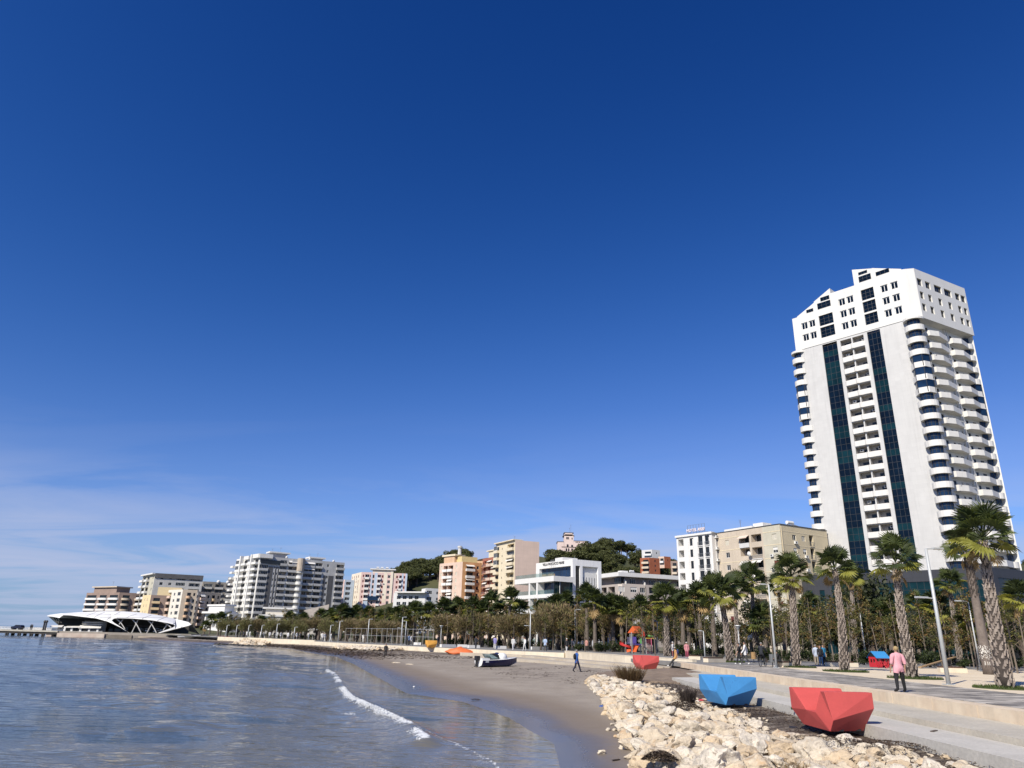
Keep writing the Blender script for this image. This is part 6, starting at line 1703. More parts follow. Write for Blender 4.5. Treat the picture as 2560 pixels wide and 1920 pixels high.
for k in range(2):
 rr = random.Random(220 + k); lob = [((rr.uniform(-.2, .2), rr.uniform(-.2, .2), z * .9 + 1), (1.0 - .075 * z, 1.0 - .075 * z, .9)) for z in range(0, 11)]
 c = MB(); leaf_cloud(c, lob, 900, .22, rr, 3, .5, .8); w = MB(); w.tube([(0, 0, -.5), (0, 0, 3)], [.2, .15], 6); CYP.append((c.mesh('crown', [PINL[1], PINL[2], PINL[1]]), w.mesh('trunk', TAMW)))
rh = random.Random(77)
def hill_tree(az, D, s, lib, name, label, cat, group):
 x, y = D * math.sin(rad(az)), D * math.cos(rad(az)); a, b_ = rh.choice(lib)
 t = thing(name, label, cat, (x, y, hz(x, y)), rh.uniform(0, 6.28), group); t.scale = (s, s, s * rh.uniform(.85, 1.1)); link('trunk', b_, t); link('crown', a, t)
def clear(az, D):      # houses and open scrub stay free
 if abs(az - 4.75) < 1.3 and D > 455: return False
 if 9.6 < az < 13.6 and 380 < D < 445: return False
 return True
n = 0
while n < 150:
 az, D = rh.uniform(3.3, 13.5), rh.uniform(352, 535)
 if not clear(az, D): continue
 hill_tree(az, D, rh.uniform(.85, 1.45), PINS, 'pine_tree', 'round crowned dark pine on the right wooded hill below the villa', 'pine tree', 'pines on the right hill'); n += 1
for i in range(34):
 hill_tree(rh.uniform(5.5, 9.8), rh.uniform(345, 380), rh.uniform(.8, 1.2), CYP, 'cypress_tree', 'slim dark cypress at the foot of the right wooded hill', 'cypress', 'cypresses below the right hill')
n = 0
while n < 125:
 az, D = rh.uniform(-11, -3.2), rh.uniform(452, 540)
 if az > -6.0 and D > 500 and rh.random() < .75: continue
 hill_tree(az, D, rh.uniform(.85, 1.4), PINS, 'pine_tree', 'dark pine on the left wooded hill behind the pink block', 'pine tree', 'pines on the left hill'); n += 1
for i in range(5): hill_tree(-5.0 + i * .42, 527, .55, CYP, 'cypress_tree', 'small lone cypress on the bare crest of the left hill', 'cypress', 'crest trees of the left hill')
for i in range(26): hill_tree(rh.uniform(34.2, 40), rh.uniform(352, 500), rh.uniform(.9, 1.4), PINS, 'pine_tree', 'dark pine on the slope behind the right side of the white tower', 'pine tree', 'pines behind the tower')
for az, D in ((5.35, 463), (5.8, 464), (6.3, 468), (3.7, 463), (4.1, 461), (4.6, 452), (4.95, 452)): hill_tree(az, D, 1.9 if abs(az - 4.75) > .4 else 1.35, PINS, 'pine_tree', 'large pine crowding the pale pink villa', 'pine tree', 'pines beside the villa')
# ------------------------------------------------------------------ stones of the shore bank
ROCKM = []
for nm, c, st in (('limestone cream', (.64, .54, .40), (.50, .32, .16)), ('limestone pale', (.67, .585, .455), (.54, .40, .25)), ('limestone ochre', (.62, .49, .33), (.40, .22, .10)), ('limestone white', (.70, .63, .52), (.56, .46, .33))):
 m = mat(nm, c, .92, .1, 1.1, bump=.09, bscale=9, c2=tuple(x * .80 for x in c), fine=.35)
 nt = m.node_tree; b = nt.nodes['Principled BSDF']; src = b.inputs['Base Color'].links[0].from_socket
 geo = N(nt, 'ShaderNodeNewGeometry')
 for sc_, lo, hi, colr, amt in ((2.3, .55, .70, st, .75), (6.5, .57, .68, (.17, .125, .085), .85), (19, .60, .70, (.22, .17, .12), .7)):
  nn = N(nt, 'ShaderNodeTexNoise', i_Scale=sc_, i_Detail=7.0, i_Roughness=.68, i_Distortion=.6); nt.links.new(geo.outputs['Position'], nn.inputs['Vector'])
  src = mixc(nt, ramp(nt, nn.outputs[0], (lo, 0), (hi, amt)), src, colr)
 nt.links.new(src, b.inputs['Base Color']); ROCKM.append(m)
def rock_mesh(seed, sub, m):
 rr = random.Random(seed); bm_ = bmesh.new(); bmesh.ops.create_icosphere(bm_, subdivisions=sub, radius=1)
 pl = []
 for k in range(11):
  n = Vector((rr.gauss(0, 1), rr.gauss(0, 1), rr.gauss(0, 1))).normalized(); pl.append((n, rr.uniform(.48, .86)))
 off = Vector((seed * 3.1, seed * 1.7, 0))
 for v in bm_.verts:
  for n, d in pl:
   k = v.co.dot(n) - d
   if k > 0: v.co -= n * k * .93
  v.co += v.co.normalized() * (.20 * noise.noise(v.co * 1.7 + off) + .12 * noise.noise(v.co * 4.0 + off) + (.075 * noise.noise(v.co * 8.5 + off) + .03 * noise.noise(v.co * 17 + off) if sub > 3 else 0))
  v.co.x *= 1.0; v.co.y *= .78; v.co.z *= .60
 me = bpy.data.meshes.new('stone'); bm_.to_mesh(me); bm_.free(); me.materials.append(m)
 me.polygons.foreach_set('use_smooth', [sub > 3] * len(me.polygons))
 if sub > 3:
  try: me.set_sharp_from_angle(angle=rad(38))
  except Exception: pass
 return me
RK_HI = [rock_mesh(k, 4, ROCKM[k % 4]) for k in range(14)]
RK_LO = [rock_mesh(40 + k, 3, ROCKM[k % 4]) for k in range(12)]
bank = tag(link('rock_bank', None, None, (6.5, 30, -1)), kind='structure')
LB = [(15, 2.9), (18.4, 3.1), (21.5, 3.6), (25, 3.8), (30, 4.2), (33.4, 4.5), (40, 4.9), (46.5, 5.2), (50, 5.6)]
RB = [(15, 10.4), (17.4, 10.2), (19.6, 9.9), (22.1, 9.2), (24.5, 8.2), (26.9, 8.6), (29, 9.2), (32.5, 8.9), (36, 8.6), (40, 8.9), (46, 8.4), (50.5, 7.6)]
rr = random.Random(19); cand = []; tries = 0
def inb(y): return np.interp(y, *zip(*LB)), np.interp(y, *zip(*RB))
seats_fp = [(8.9, 11.7, 22.6, 26.4), (8.8, 11.5, 31.6, 35.8)]
while tries < 40000 and len(cand) < 1400:
 tries += 1
 y = 14.6 + 36 * rr.random() ** 1.35; l, r = inb(y); x = rr.uniform(l, r); f = (x - l) / (r - l)
 if any(a < x < b_ and c < y < d for a, b_, c, d in seats_fp): continue
 s = rr.uniform(.28, .56) if rr.random() < .42 else rr.uniform(.13, .30)
 if f < .35: s *= 1.2
 if f > .62: s *= .62
 if y > 30: s *= .85
 if f > .60 and rr.random() < (.62 if y < 30 else .35): continue
 if any((x - q[0]) ** 2 + ((y - q[1]) * .9) ** 2 < (.54 * (s + q[2])) ** 2 for q in cand): continue
 cand.append((x, y, s, f))
cand.sort(key=lambda q: -q[2] / math.hypot(q[0], q[1]))
low = MB()
def place_rock(me, x, y, z, s, name='stone', parent=bank):
 o = link(name, me, parent, (x - (6.5 if parent else 0), y - (30 if parent else 0), z + (1 if parent else 0)))
 o.scale = (s * rr.uniform(.9, 1.35), s * rr.uniform(.9, 1.2), s * rr.uniform(.85, 1.2)); o.rotation_euler = (rr.uniform(-.35, .35), rr.uniform(-.35, .35), rr.uniform(0, 6.28)); return o
def join_rock(mb, me, x, y, z, s):
 M_ = Matrix.Translation((x, y, z)) @ Matrix.Rotation(rr.uniform(0, 6.28), 4, 'Z') @ Matrix.Rotation(rr.uniform(-.6, .6), 4, 'X') @ Matrix.Diagonal((s, s, s * rr.uniform(.6, 1), 1))
 i = len(mb.v); mb.v += [tuple(M_ @ v.co) for v in me.vertices]
 mi = rr.randrange(4)
 for p in me.polygons: mb.f.append(tuple(i + k for k in p.vertices)); mb.m.append(mi)
RK_T = [rock_mesh(80 + k, 2, ROCKM[0]) for k in range(5)]
for i, (x, y, s, f) in enumerate(cand):
 z = bz(x, y) + s * .20 + .22 * math.sin(math.pi * min(1, f * 1.25)) * (1 if f < .75 else .2)
 if i < 300: place_rock(rr.choice(RK_HI if s / y > .016 else RK_LO), x, y, z, s)
 else: join_rock(low, rr.choice(RK_T), x - 6.5, y - 30, z + 1, s)
for k in range(900):
 y = 14.6 + 36 * rr.random() ** 1.4; l, r = inb(y); x = rr.uniform(l - .2, r + .8); f = (x - l) / (r - l)
 if any(a < x < b_ and c < y < d for a, b_, c, d in seats_fp): continue
 if f > .6 and rr.random() < .5: continue
 s = rr.uniform(.05, .15); join_rock(low, rr.choice(RK_T), x - 6.5, y - 30, bz(x, y) + .03 + .16 * math.sin(math.pi * min(1, max(0, f) * 1.2)) * (f < .8) + 1, s)
part('rubble', low, ROCKM, bank, kind='stuff')
for px, py, wpx, z, lb in ((1563, 1868, 48, -1.22, 'cream boulder standing alone on wet sand off the foot of the stone bank'), (1503, 1881, 34, -1.27, 'low flat cream stone on wet sand left of the lone cream boulder'), (1521, 1824, 20, -1.2, 'thin pale slab lying on the grey sand beside the big bank stones'), (1480, 1705, 20, -1.0, 'whitish stone on the sand farthest left of the bank top'), (1498, 1726, 26, -1.05, 'pale flat stone on the sand at the upper left edge of the bank'), (1491, 1736, 24, -1.08, 'lowest white flat stone of the upper left edge of the bank'), (1581, 1914, 18, -1.2, 'tiny white stone at the bottom edge left of the bank')):
 p = gp(px, py, z); s = wpx / 2 / F * (p - Vector((0, 0, EYE))).dot(FW)
 o = place_rock(RK_HI[int(px) % 14], p.x, p.y, bz(p.x, p.y) + s * .18, s * .85, 'boulder', None); tag(o, lb, 'boulder', 'loose stones on the sand')
# far rubble by the bend of the bay
far = MB()
for k in range(520):
 t = rr.random()
 if k < 300: a, b_ = Vector((-51.5, 162)), Vector((-63, 172.5)); p = a.lerp(b_, t); off = rr.uniform(0, 4.5)
 else: a, b_ = Vector((-29, 131)), Vector((-17, 119)); p = a.lerp(b_, t); off = rr.uniform(-1.5, 1.5)
 n_ = Vector((.7, .7)); x, y = p.x + n_.x * off, p.y + n_.y * off
 join_rock(far, rr.choice(RK_T), x, y, bz(x, y) + .1 + (off * .1 if k < 300 else .15), rr.uniform(.25, .7))
solo('rubble', far, ROCKM, kind='stuff')
dk = MB()
for k in range(200):
 a, b_ = Vector((-50, 160)), Vector((-64, 171)); p = a.lerp(b_, rr.random()); join_rock(dk, rr.choice(RK_T), p.x - rr.uniform(0, 1.4), p.y - rr.uniform(0, 1.4), SEA + .05, rr.uniform(.25, .6))
for k in range(90): p = gp(rr.uniform(440, 515), 1603, SEA); join_rock(dk, rr.choice(RK_T), p.x, p.y + rr.uniform(-1, 1), SEA + .05, rr.uniform(.2, .55))
solo('wet_rubble', dk, [mat('wet dark rock', (.055, .05, .042), .5, .2, 2)] * 4, kind='stuff')

# ------------------------------------------------------------------ washed-up seaweed
WEED = [mat('seaweed dark', (.040, .026, .018), .9, .2, 3), mat('seaweed brown', (.080, .050, .030), .9, .2, 3), mat('seaweed dry', (.15, .105, .065), .95, .2, 3)]
wd_ = MB()
def shard(x, y, z, s, up=.5, mi=None):
 a = rr.uniform(0, 6.28); d = Vector((math.cos(a), math.sin(a), rr.gauss(0, .35) * up)) * s; w = Vector((-d.y, d.x, rr.gauss(0, .3) * s)) * rr.uniform(.14, .4)
 c = Vector((x, y, z)); wd_.poly([c - d - w * .3, c + w, c + d + w * .2, c - w], rr.choice((0, 0, 1, 1, 2)) if mi is None else mi)
for k in range(30000):
 y = 14.5 + 38 * rr.random() ** 1.5; x = rr.uniform(5.6, 10.72); f = vnoise(np.array([x]), np.array([y]), .8, 6)[0] + (x - 8.2) * .10 + (.25 if 8 < x < 11 and (20 < y < 30) else 0)
 if f < .52 or rr.random() > .85: continue
 shard(x, y, bz(x, y) + rr.uniform(.0, .09), rr.uniform(.012, .042) * (1 + y / 45))
def heap(px, py, z, rx, ry, h, n, mi=None):
 c = gp(px, py, z)
 for k in range(n):
  a, r = rr.uniform(0, 6.28), math.sqrt(rr.random()); x, y = c.x + rx * r * math.cos(a), c.y + ry * r * math.sin(a)
  shard(x, y, z + h * (1 - r * r) * rr.random() ** .4 - .02, rr.uniform(.018, .055), .9, mi)
heap(1707, 1770, -.62, .75, .55, .26, 3000); heap(1190, 1748, -1.3, .25, .15, .05, 160); heap(1650, 1897, -.85, .42, .28, .20, 2200); heap(1640, 1740, -.7, .8, .8, .2, 500); heap(1690, 1741, -.7, .5, .6, .22, 500); heap(1890, 1780, -.72, 1.0, .9, .12, 900); heap(2060, 1850, -.72, 1.2, 1.0, .10, 1300); heap(2230, 1862, -.70, 1.0, 1.0, .10, 1300)
for k in range(6500):       # broken lines of weed along the beach
 y = rr.uniform(48, 122); xw = np.interp(y, [q[1] for q in WL], [q[0] for q in WL]); xe = np.interp(y, [66, 76, 97, 101, 113, 125, 134], [14.7, 12, 7.6, 0, -10, -19, -27])
 f = rr.choice((.42, .55, .70, .93)) + rr.gauss(0, .035); x = xw + (xe - xw) * f
 if vnoise(np.array([x]), np.array([y]), .55, 9)[0] < .55: continue
 shard(x, y, bz(x, y) + .015, rr.uniform(.035, .13), .2)
for k in range(5200):
 t = rr.random(); y = 92 + 78 * t; xw = np.interp(y, [q[1] for q in WL], [q[0] for q in WL]); xe = np.interp(y, [q[1] for q in ED], [q[0] for q in ED]); x = xw + (xe - xw) * rr.uniform(.05, .62)
 shard(x, y, bz(x, y) + .03, rr.uniform(.10, .32), .3)
solo('seaweed', wd_, WEED, kind='stuff')
# mound of dry weed and sand over the ends of the steps
cx_, cy_ = 11.9, 55.0
gx, gy = np.meshgrid(np.linspace(-6, 4.2, 60), np.linspace(-9, 10, 70), indexing='ij')
mh = .50 * np.exp(-((gx / 2.6) ** 2 + (gy / 4.2) ** 2)) + .10 * (vnoise(gx, gy, 1.6, 3) - .5)
gz = -.72 + mh + .10 * np.clip((gx + 2) / 5, 0, 1)
M_MND = mat('weed mound', (.27, .205, .15), .95, .2, 1.4, bump=.08, bscale=8, c2=(.17, .125, .088), fine=.55)
edge = np.clip(1.25 - ((gx / 5.0) ** 2 + (gy / 8.0) ** 2), 0, 1)
tag(link('weed_mound', grid_mesh('weed_mound', gx + cx_, gy + cy_, np.where(edge > 0.12, gz, gz - .5), M_MND)), kind='stuff')
# dry shrub on the bank and small plants
def stalks(mb, n, h, r, mi, seed, lean=.35, w=.012):
 q = random.Random(seed)
 for k in range(n):
  a, s = q.uniform(0, 6.28), q.uniform(0, r * .45); b_ = Vector((s * math.cos(a), s * math.sin(a), 0)); d = Vector((math.cos(a) * lean * q.uniform(.2, 1.3), math.sin(a) * lean * q.uniform(.2, 1.3), 1)); L_ = h * q.uniform(.6, 1.05)
  t = b_ + d * L_; m_ = b_ + d * L_ * .5; s_ = Vector((q.gauss(0, 1), q.gauss(0, 1), 0)).normalized() * w
  mb.poly([b_ - s_, b_ + s_, m_ + s_, m_ - s_], mi); mb.poly([m_ - s_, m_ + s_, t], mi)
  for j in range(3):
   p = b_.lerp(t, q.uniform(.35, .95)); e = p + Vector((q.gauss(0, .09), q.gauss(0, .09), q.uniform(.05, .18))); mb.poly([p - s_ * .7, p + s_ * .7, e], mi if j else 1)
DRY = [leafmat('dry shrub brown', (.135, .085, .045)), leafmat('dry shrub olive', (.11, .10, .04))]
p = gp(1575, 1702, -.72); q = MB(); stalks(q, 520, 1.05, 1.5, 0, 5, .62, .014); t = thing('shrub', 'dry brownish bush growing at the top end of the stone bank', 'shrub', (p.x, p.y, bz(p.x, p.y)), 0, None); part('stems', q, DRY, t); 
p = gp(1722, 1757, -.62); q = MB(); stalks(q, 170, .55, .6, 0, 6, .5, .014); t = thing('shrub', 'small dark spiky plant between pale stones left of the blue seat', 'shrub', p, 0, None); part('stems', q, [mat('dark twig', (.04, .028, .022), .9), mat('dark twig', (.04, .028, .022))], t)
tf = MB()
for (px, py, n, h) in ((1985, 1912, 60, .42), (2010, 1918, 60, .40), (2045, 1915, 40, .35), (2047, 1885, 8, .5), (1770, 1918, 14, .35), (2090, 1919, 40, .3)):
 p = gp(px, py, -.72); q = MB(); stalks(q, n, h, .6, 0, px, .3, .007); i = len(tf.v); tf.v += [(v[0] + p.x, v[1] + p.y, v[2] + bz(p.x, p.y) + .05) for v in q.v]; tf.f += [tuple(i + k for k in f) for f in q.f]; tf.m += q.m
solo('dry_grass', tf, [mat('dry straw', (.30, .20, .09), .9, .2, 3), DRY[0]], kind='stuff')
# litter
def litter(name, px, py, z, mb, m, label, smooth=False):
 p = gp(px, py, z)
 if p.x < 10.6: z = bz(p.x, p.y) + .02; p = gp(px, py, z)
 solo(name, mb, m, label, 'litter', None, smooth=smooth, loc=p, rz=px)
def crumple(seed, sx, sy, sz):
 bm_ = bmesh.new(); bmesh.ops.create_icosphere(bm_, subdivisions=3, radius=1)
 for v in bm_.verts:
  k = 1 + .42 * noise.noise(v.co * 2.1 + Vector((seed, 0, 0))) + .2 * noise.noise(v.co * 5 + Vector((seed, 3, 0))); v.co = Vector((v.co.x * sx * k, v.co.y * sy * k, max(-.3, v.co.z) * sz * k))
 q = MB(); q.v = [tuple(v.co) for v in bm_.verts]; bm_.verts.index_update(); q.f = [tuple(v.index for v in f.verts) for f in bm_.faces]; q.m = [0] * len(q.f); bm_.free(); return q
litter('plastic_bag', 1753, 1756, -.5, crumple(3, .20, .14, .13), mat('red plastic', (.55, .05, .06), .4, .1), 'crumpled red plastic bag between the stones and the blue seat')
litter('plastic_bag', 1505, 1766, -1.05, crumple(5, .12, .09, .05), mat('blue plastic', (.03, .09, .32), .4, .1), 'scrap of blue plastic on the grey sand left of the stones')
litter('paper_scrap', 2518, 1902, -.50, crumple(8, .11, .09, .10), mat('white paper', (.75, .75, .74), .8), 'white crumpled paper on the lowest concrete step at right')
litter('paper_scrap', 1035, 1717, -1.3, crumple(9, .09, .06, .04), mat('white paper', (.75, .75, .74), .8), 'white scrap lying on the bare grey sand near the water line')
litter('paper_scrap', 1119, 1772, -1.38, crumple(10, .035, .03, .02), mat('white paper', (.75, .75, .74), .8), 'tiny white scrap in the shallow wash')
q = MB(); q.tube([(-.13, 0, .06), (.08, 0, .06), (.13, 0, .055), (.17, 0, .05)], [.055, .055, .03, .02], 9); litter('bottle', 1985, 1826, -.62, q, mat('dark bottle', (.02, .022, .028), .15), 'dark bottle lying on weed left of the red seat')
q = MB(); q.tube([(-.10, 0, .05), (.06, 0, .05), (.10, 0, .045), (.14, 0, .04)], [.045, .045, .02, .015], 9); litter('bottle', 1985, 1775, -.6, q, glassmat('green bottle', (.01, .10, .035), .1), 'green bottle behind the left side of the red seat')
q = MB(); q.box((-.22, -.04, 0), (.22, .04, .02)); litter('stick', 2335, 1828, -.50, q, TAMW, 'short dark stick on the middle concrete step')
for i, (px, py, s) in enumerate(((990, 1657, .35), (1024, 1661, .30), (1540, 1900, .10))):
 litter('driftwood', px, py, -1.2, crumple(20 + i, s * 1.4, s * .4, s * .22), ROCKM[1] if i < 2 else WEED[0], ('pale lump on the sand left of the speedboat', 'second pale lump on the sand left of the speedboat', 'dark weed scrap on wet sand by the lone boulder')[i])

# ------------------------------------------------------------------ faceted concrete seats
def seat(px, py, z, rz, m, label, s=1.0):
 p = gp(px, py, z); t = thing('lounge_seat', label, 'seat', (p.x, p.y, z), rz, 'faceted concrete lounge seats'); t.scale = (s * .82, s * .84, s * .86)
 q = MB()
 W, H_, L_ = 1.46, 1.24, 2.30
 v = dict(a=(0, 0, 0), b=(W - .02, .42, 0), c=(W, L_ - .35, 0), d=(.05, L_ - .1, 0),
             e=(.04, -.22, .36), f=(W + .24, -.02, .74), g=(W + .24, L_ + .02, .62), h=(-.22, L_ + .20, .52),
             i=(-.10, -.06, H_), j=(W + .24, -.02, H_ + .0), k=(W + .22, .34, H_), l=(-.06, .30, H_),
             n=(-.16, .66, .54), o=(W + .18, .74, .50), r=(W + .18, 1.42, .50), s=(-.18, 1.34, .56),
             t=(-.24, L_ - .08, H_), u=(W + .20, L_ - .18, H_), w=(W + .20, L_ + .08, H_), x=(-.26, L_ + .16, H_))
 v['y'] = (-.20, .40, .30); v['z'] = (W + .25, 1.1, .30)
 F_ = ['aecb'[:0]]
 P = lambda *ks: q.poly([v[k] for k in ks])
 P('a', 'd', 'c', 'b')
 P('e', 'f', 'j', 'i'); P('a', 'b', 'f', 'e')                       # near end: bright upper panel, undercut lower panel
 P('i', 'j', 'k', 'l'); P('l', 'k', 'o', 'n'); P('n', 'o', 'r', 's'); P('s', 'r', 'u', 't'); P('t', 'u', 'w', 'x')
 P('x', 'w', 'g', 'h'); P('h', 'g', 'c', 'd')
 P('a', 'e', 'n', 's', 'h', 'd'); P('e', 'i', 'l', 'n'); P('s', 't', 'x', 'h')     # left flank with the notch
 P('b', 'c', 'g', 'r', 'o', 'f'); P('f', 'o', 'k', 'j'); P('r', 'g', 'w', 'u')
 bm_ = bmesh.new(); me0 = q.mesh('shell', m); bm_.from_mesh(me0)
 bmesh.ops.remove_doubles(bm_, verts=bm_.verts, dist=.001); bmesh.ops.recalc_face_normals(bm_, faces=bm_.faces)
 bmesh.ops.triangulate(bm_, faces=[f for f in bm_.faces if len(f.verts) > 4])
 bmesh.ops.bevel(bm_, geom=[e for e in bm_.edges if len(e.link_faces) == 2 and e.calc_face_angle(0) > .25], offset=.014, segments=2, affect='EDGES', profile=.6)
 bm_.to_mesh(me0); bm_.free(); link('shell', me0, t)
 q = MB(); q.box((.62, 1.33, .62), (.67, 1.365, .74)); part('bolt_hole', q, BLACK, t)
 q = MB(); q.tube([(.86, .235, .28), (.86, .215, .277)], .03, 10); part('plug', q, ACW, t)
 for k in range(2): q = MB(); q.box((.35 + k * .75, .10 + k * .21, 0.001), (.55 + k * .75, .22 + k * .21, .055)); part('foot_slot', q, BLACK, t)
 return t
seat(2076, 1829, -.70, rad(3), mat('red painted concrete', (.56, .085, .075), .62, .06, 1.2, bump=.004, bscale=40, streak=.10, fine=.10), 'large red faceted seat in the foreground beside the concrete steps')
t = seat(1815, 1763, -.72, rad(9), mat('blue painted concrete', (.055, .26, .56), .62, .06, 1.2, bump=.004, bscale=40, streak=.10, fine=.10), 'bright blue faceted seat beside the stones, with scratched graffiti')
q = MB(); rg = random.Random(4)       # scratched scrawl on the near panel
def onp(u, v): a, b_ = Vector((.04, -.22, .36)), Vector((1.70, -.02, .74)); c, d = Vector((-.10, -.06, 1.24)), Vector((1.70, -.02, 1.24)); return a.lerp(b_, u).lerp(c.lerp(d, u), v) + Vector((0, -.006, 0))
cur = (.15, .6)
for k in range(26):
 nx_ = (.15 + .7 * k / 26 + rg.uniform(-.02, .03), rg.uniform(.30, .85)); a, b_ = onp(*cur), onp(*nx_); q.poly([a, b_, b_ + Vector((.012, 0, .012)), a + Vector((.012, 0, .012))]); cur = nx_
part('graffiti', q, mat('graffiti blue', (.035, .19, .44), .6), t)
seat(1608, 1674, -.56, rad(8), mat('red painted concrete', (.50, .075, .075)), 'smaller looking red seat farther off below the low white wall')
seat(1070, 1619, -.05, rad(14), mat('orange painted concrete', (.66, .33, .055), .65, .06, 1.2), 'yellow orange seat on the terrace left of the orange tarpaulin', .95)

# ------------------------------------------------------------------ people
SKIN = mat('skin', (.46, .27, .18), .6, .06, 4); HAIRS = {'dark': mat('dark hair', (.025, .02, .017), .7), 'blond': mat('blond hair', (.42, .30, .13), .7, .2, 30), 'grey': mat('grey hair', (.22, .21, .20), .8), 'hat': mat('pale hat', (.55, .50, .40), .9), 'white': mat('white cap', (.75, .74, .72), .9), 'black': mat('black cap', (.02, .02, .022), .9)}
def cloth(c): return mat('cloth %.2f %.2f %.2f' % c, c, .88, .10, 5, bump=.006, bscale=18)
def person(px, py, z, label, top, bottom, shoe=(.03, .03, .03), hair='dark', facing=0, pose='walk', h=1.72, stride=.8, wide=1.0, sleeve='long', splay=0.0, cat='person', group=None, Y=None, extras=(), loc=None):
 b0 = Vector(loc) if loc else (gp(px, py, z) if Y is None else base(px, Y, z))
 J = {'pel': (0, 0, .93, .145), 'wai': (0, .01, 1.08, .125), 'che': (0, .0, 1.28, .15), 'nb': (0, -.01, 1.43, .085), 'nk': (0, .005, 1.51, .055), 'jaw': (0, .02, 1.58, .070), 'sk': (0, .005, 1.655, .094), 'cr': (0, -.01, 1.715, .06)}
 st = stride
 legs = {'l': 1, 'r': -1}
 for s_, sg in (('l', -1), ('r', 1)):
  fw = st if s_ == 'r' else -st
  J['hip' + s_] = (sg * .09 * wide, 0, .88, .098)
  J['kn' + s_] = (sg * .10, fw * .20 if fw > 0 else fw * .06, .49, .062)
  J['kn' + s_] = (sg * (.10 + splay * .5), *J['kn' + s_][1:]); J['an' + s_] = (sg * (.10 + splay), fw * .34, .085 if fw >= 0 else .085 + .10 * st, .042)
  J['to' + s_] = (sg * (.115 + splay * 1.2), fw * .34 + .17, .035 if fw >= 0 else .045, .034)
  sw = -fw
  J['sh' + s_] = (sg * .175 * (wide * .5 + .5), -.005, 1.405, .072)
  J['el' + s_] = (sg * .225 * (wide * .5 + .5), sw * .10 - .03, 1.13, .048)
  J['wr' + s_] = (sg * .225 * (wide * .5 + .5), sw * .20 + .05, .90, .031)
  J['ha' + s_] = (sg * .215 * (wide * .5 + .5), sw * .22 + .07, .82, .034)
 if pose == 'stand':
  for s_, sg in (('l', -1), ('r', 1)):
   J['kn' + s_] = (sg * .10, .02, .49, .062); J['an' + s_] = (sg * .11, 0, .085, .042); J['to' + s_] = (sg * .14, .17, .035, .034)
 if pose == 'sit':
  d = .46
  for k_ in ('pel', 'wai', 'che', 'nb', 'nk', 'jaw', 'sk', 'cr'):
   x, y, zz, r = J[k_]; f = (zz - .93); J[k_] = (x, y + f * .45, zz - d - f * .07, r)
  for s_, sg in (('l', -1), ('r', 1)):
   J['hip' + s_] = (sg * .10, 0.02, .46, .098); J['kn' + s_] = (sg * .14, .42, .50, .064); J['an' + s_] = (sg * .13, .42, .085, .042); J['to' + s_] = (sg * .14, .58, .035, .034)
   J['sh' + s_] = (sg * .18, .20, .915, .07); J['el' + s_] = (sg * .23, .30, .68, .046); J['wr' + s_] = (sg * .10, .46, .62, .031); J['ha' + s_] = (sg * .05, .52, .60, .034)
 if pose == 'lean':
  for k_ in list(J):
   x, y, zz, r = J[k_]
   if k_[:2] in ('an', 'to', 'kn'): continue
   J[k_] = (x, y - (0.02 if zz > .9 else 0), zz - .12, r)
  for s_, sg in (('l', -1), ('r', 1)):
   J['kn' + s_] = (sg * .09, .30, .44, .062); J['an' + s_] = (sg * .09, .58, .085, .042); J['to' + s_] = (sg * .10, .74, .05, .034)
   J['el' + s_] = (sg * .24, -.10, 1.02, .046); J['wr' + s_] = (sg * .22, -.16, .80, .031); J['ha' + s_] = (sg * .22, -.12, .74, .034)
  J['nk'] = (0, .03, 1.38, .055); J['jaw'] = (0, .06, 1.44, .07); J['sk'] = (0, .05, 1.51, .094); J['cr'] = (0, .03, 1.57, .06)
 if pose == 'ride':
  up_ = .16
  for k_ in ('pel', 'wai', 'che', 'nb', 'nk', 'jaw', 'sk', 'cr'):
   x, y, zz, r = J[k_]; f = zz - .93; J[k_] = (x, y + f * .25, zz + up_ - .1, r)
  for s_, sg in (('l', -1), ('r', 1)):
   J['hip' + s_] = (sg * .10, .02, .95, .095); J['kn' + s_] = (sg * .13, .36, .80 if s_ == 'l' else .66, .064); J['an' + s_] = (sg * .13, .22, .40 if s_ == 'l' else .24, .042); J['to' + s_] = (sg * .14, .38, .36 if s_ == 'l' else .20, .034)
   J['sh' + s_] = (sg * .19, .11, 1.46, .072); J['el' + s_] = (sg * .26, .30, 1.24, .048); J['wr' + s_] = (sg * .26, .54, 1.12, .031); J['ha' + s_] = (sg * .26, .60, 1.10, .034)
 bones = [('pel', 'wai', 'T'), ('wai', 'che', 'T'), ('che', 'nb', 'T'), ('nb', 'nk', 'N'), ('nk', 'jaw', 'N'), ('jaw', 'sk', 'H'), ('sk', 'cr', 'H')]
 for s_ in 'lr':
  bones += [('pel', 'hip' + s_, 'B'), ('hip' + s_, 'kn' + s_, 'B'), ('kn' + s_, 'an' + s_, 'C'), ('an' + s_, 'to' + s_, 'S'), ('nb', 'sh' + s_, 'T'), ('sh' + s_, 'el' + s_, 'A'), ('el' + s_, 'wr' + s_, 'F'), ('wr' + s_, 'ha' + s_, 'P')]
  hx, hy, hz_, hr = J['ha' + s_]; wx, wy, wz, _ = J['wr' + s_]; d = (Vector((hx, hy, hz_)) - Vector((wx, wy, wz))).normalized(); side = Vector((0, 1, 0)) if abs(d.z) > .5 else Vector((1, 0, 0)); side = (side - d * side.dot(d)).normalized()
  for k in range(4):
   a = Vector((hx, hy, hz_)) + side * (.030 - .019 * k); L_ = (.065, .075, .07, .055)[k]
   n0 = 'f%d%s' % (k, s_); J[n0 + 'a'] = (*(a + d * .03), .010); J[n0 + 'b'] = (*(a + d * (.03 + L_) + Vector((0, .012, 0))), .008); bones += [('ha' + s_, n0 + 'a', 'P'), (n0 + 'a', n0 + 'b', 'P')]
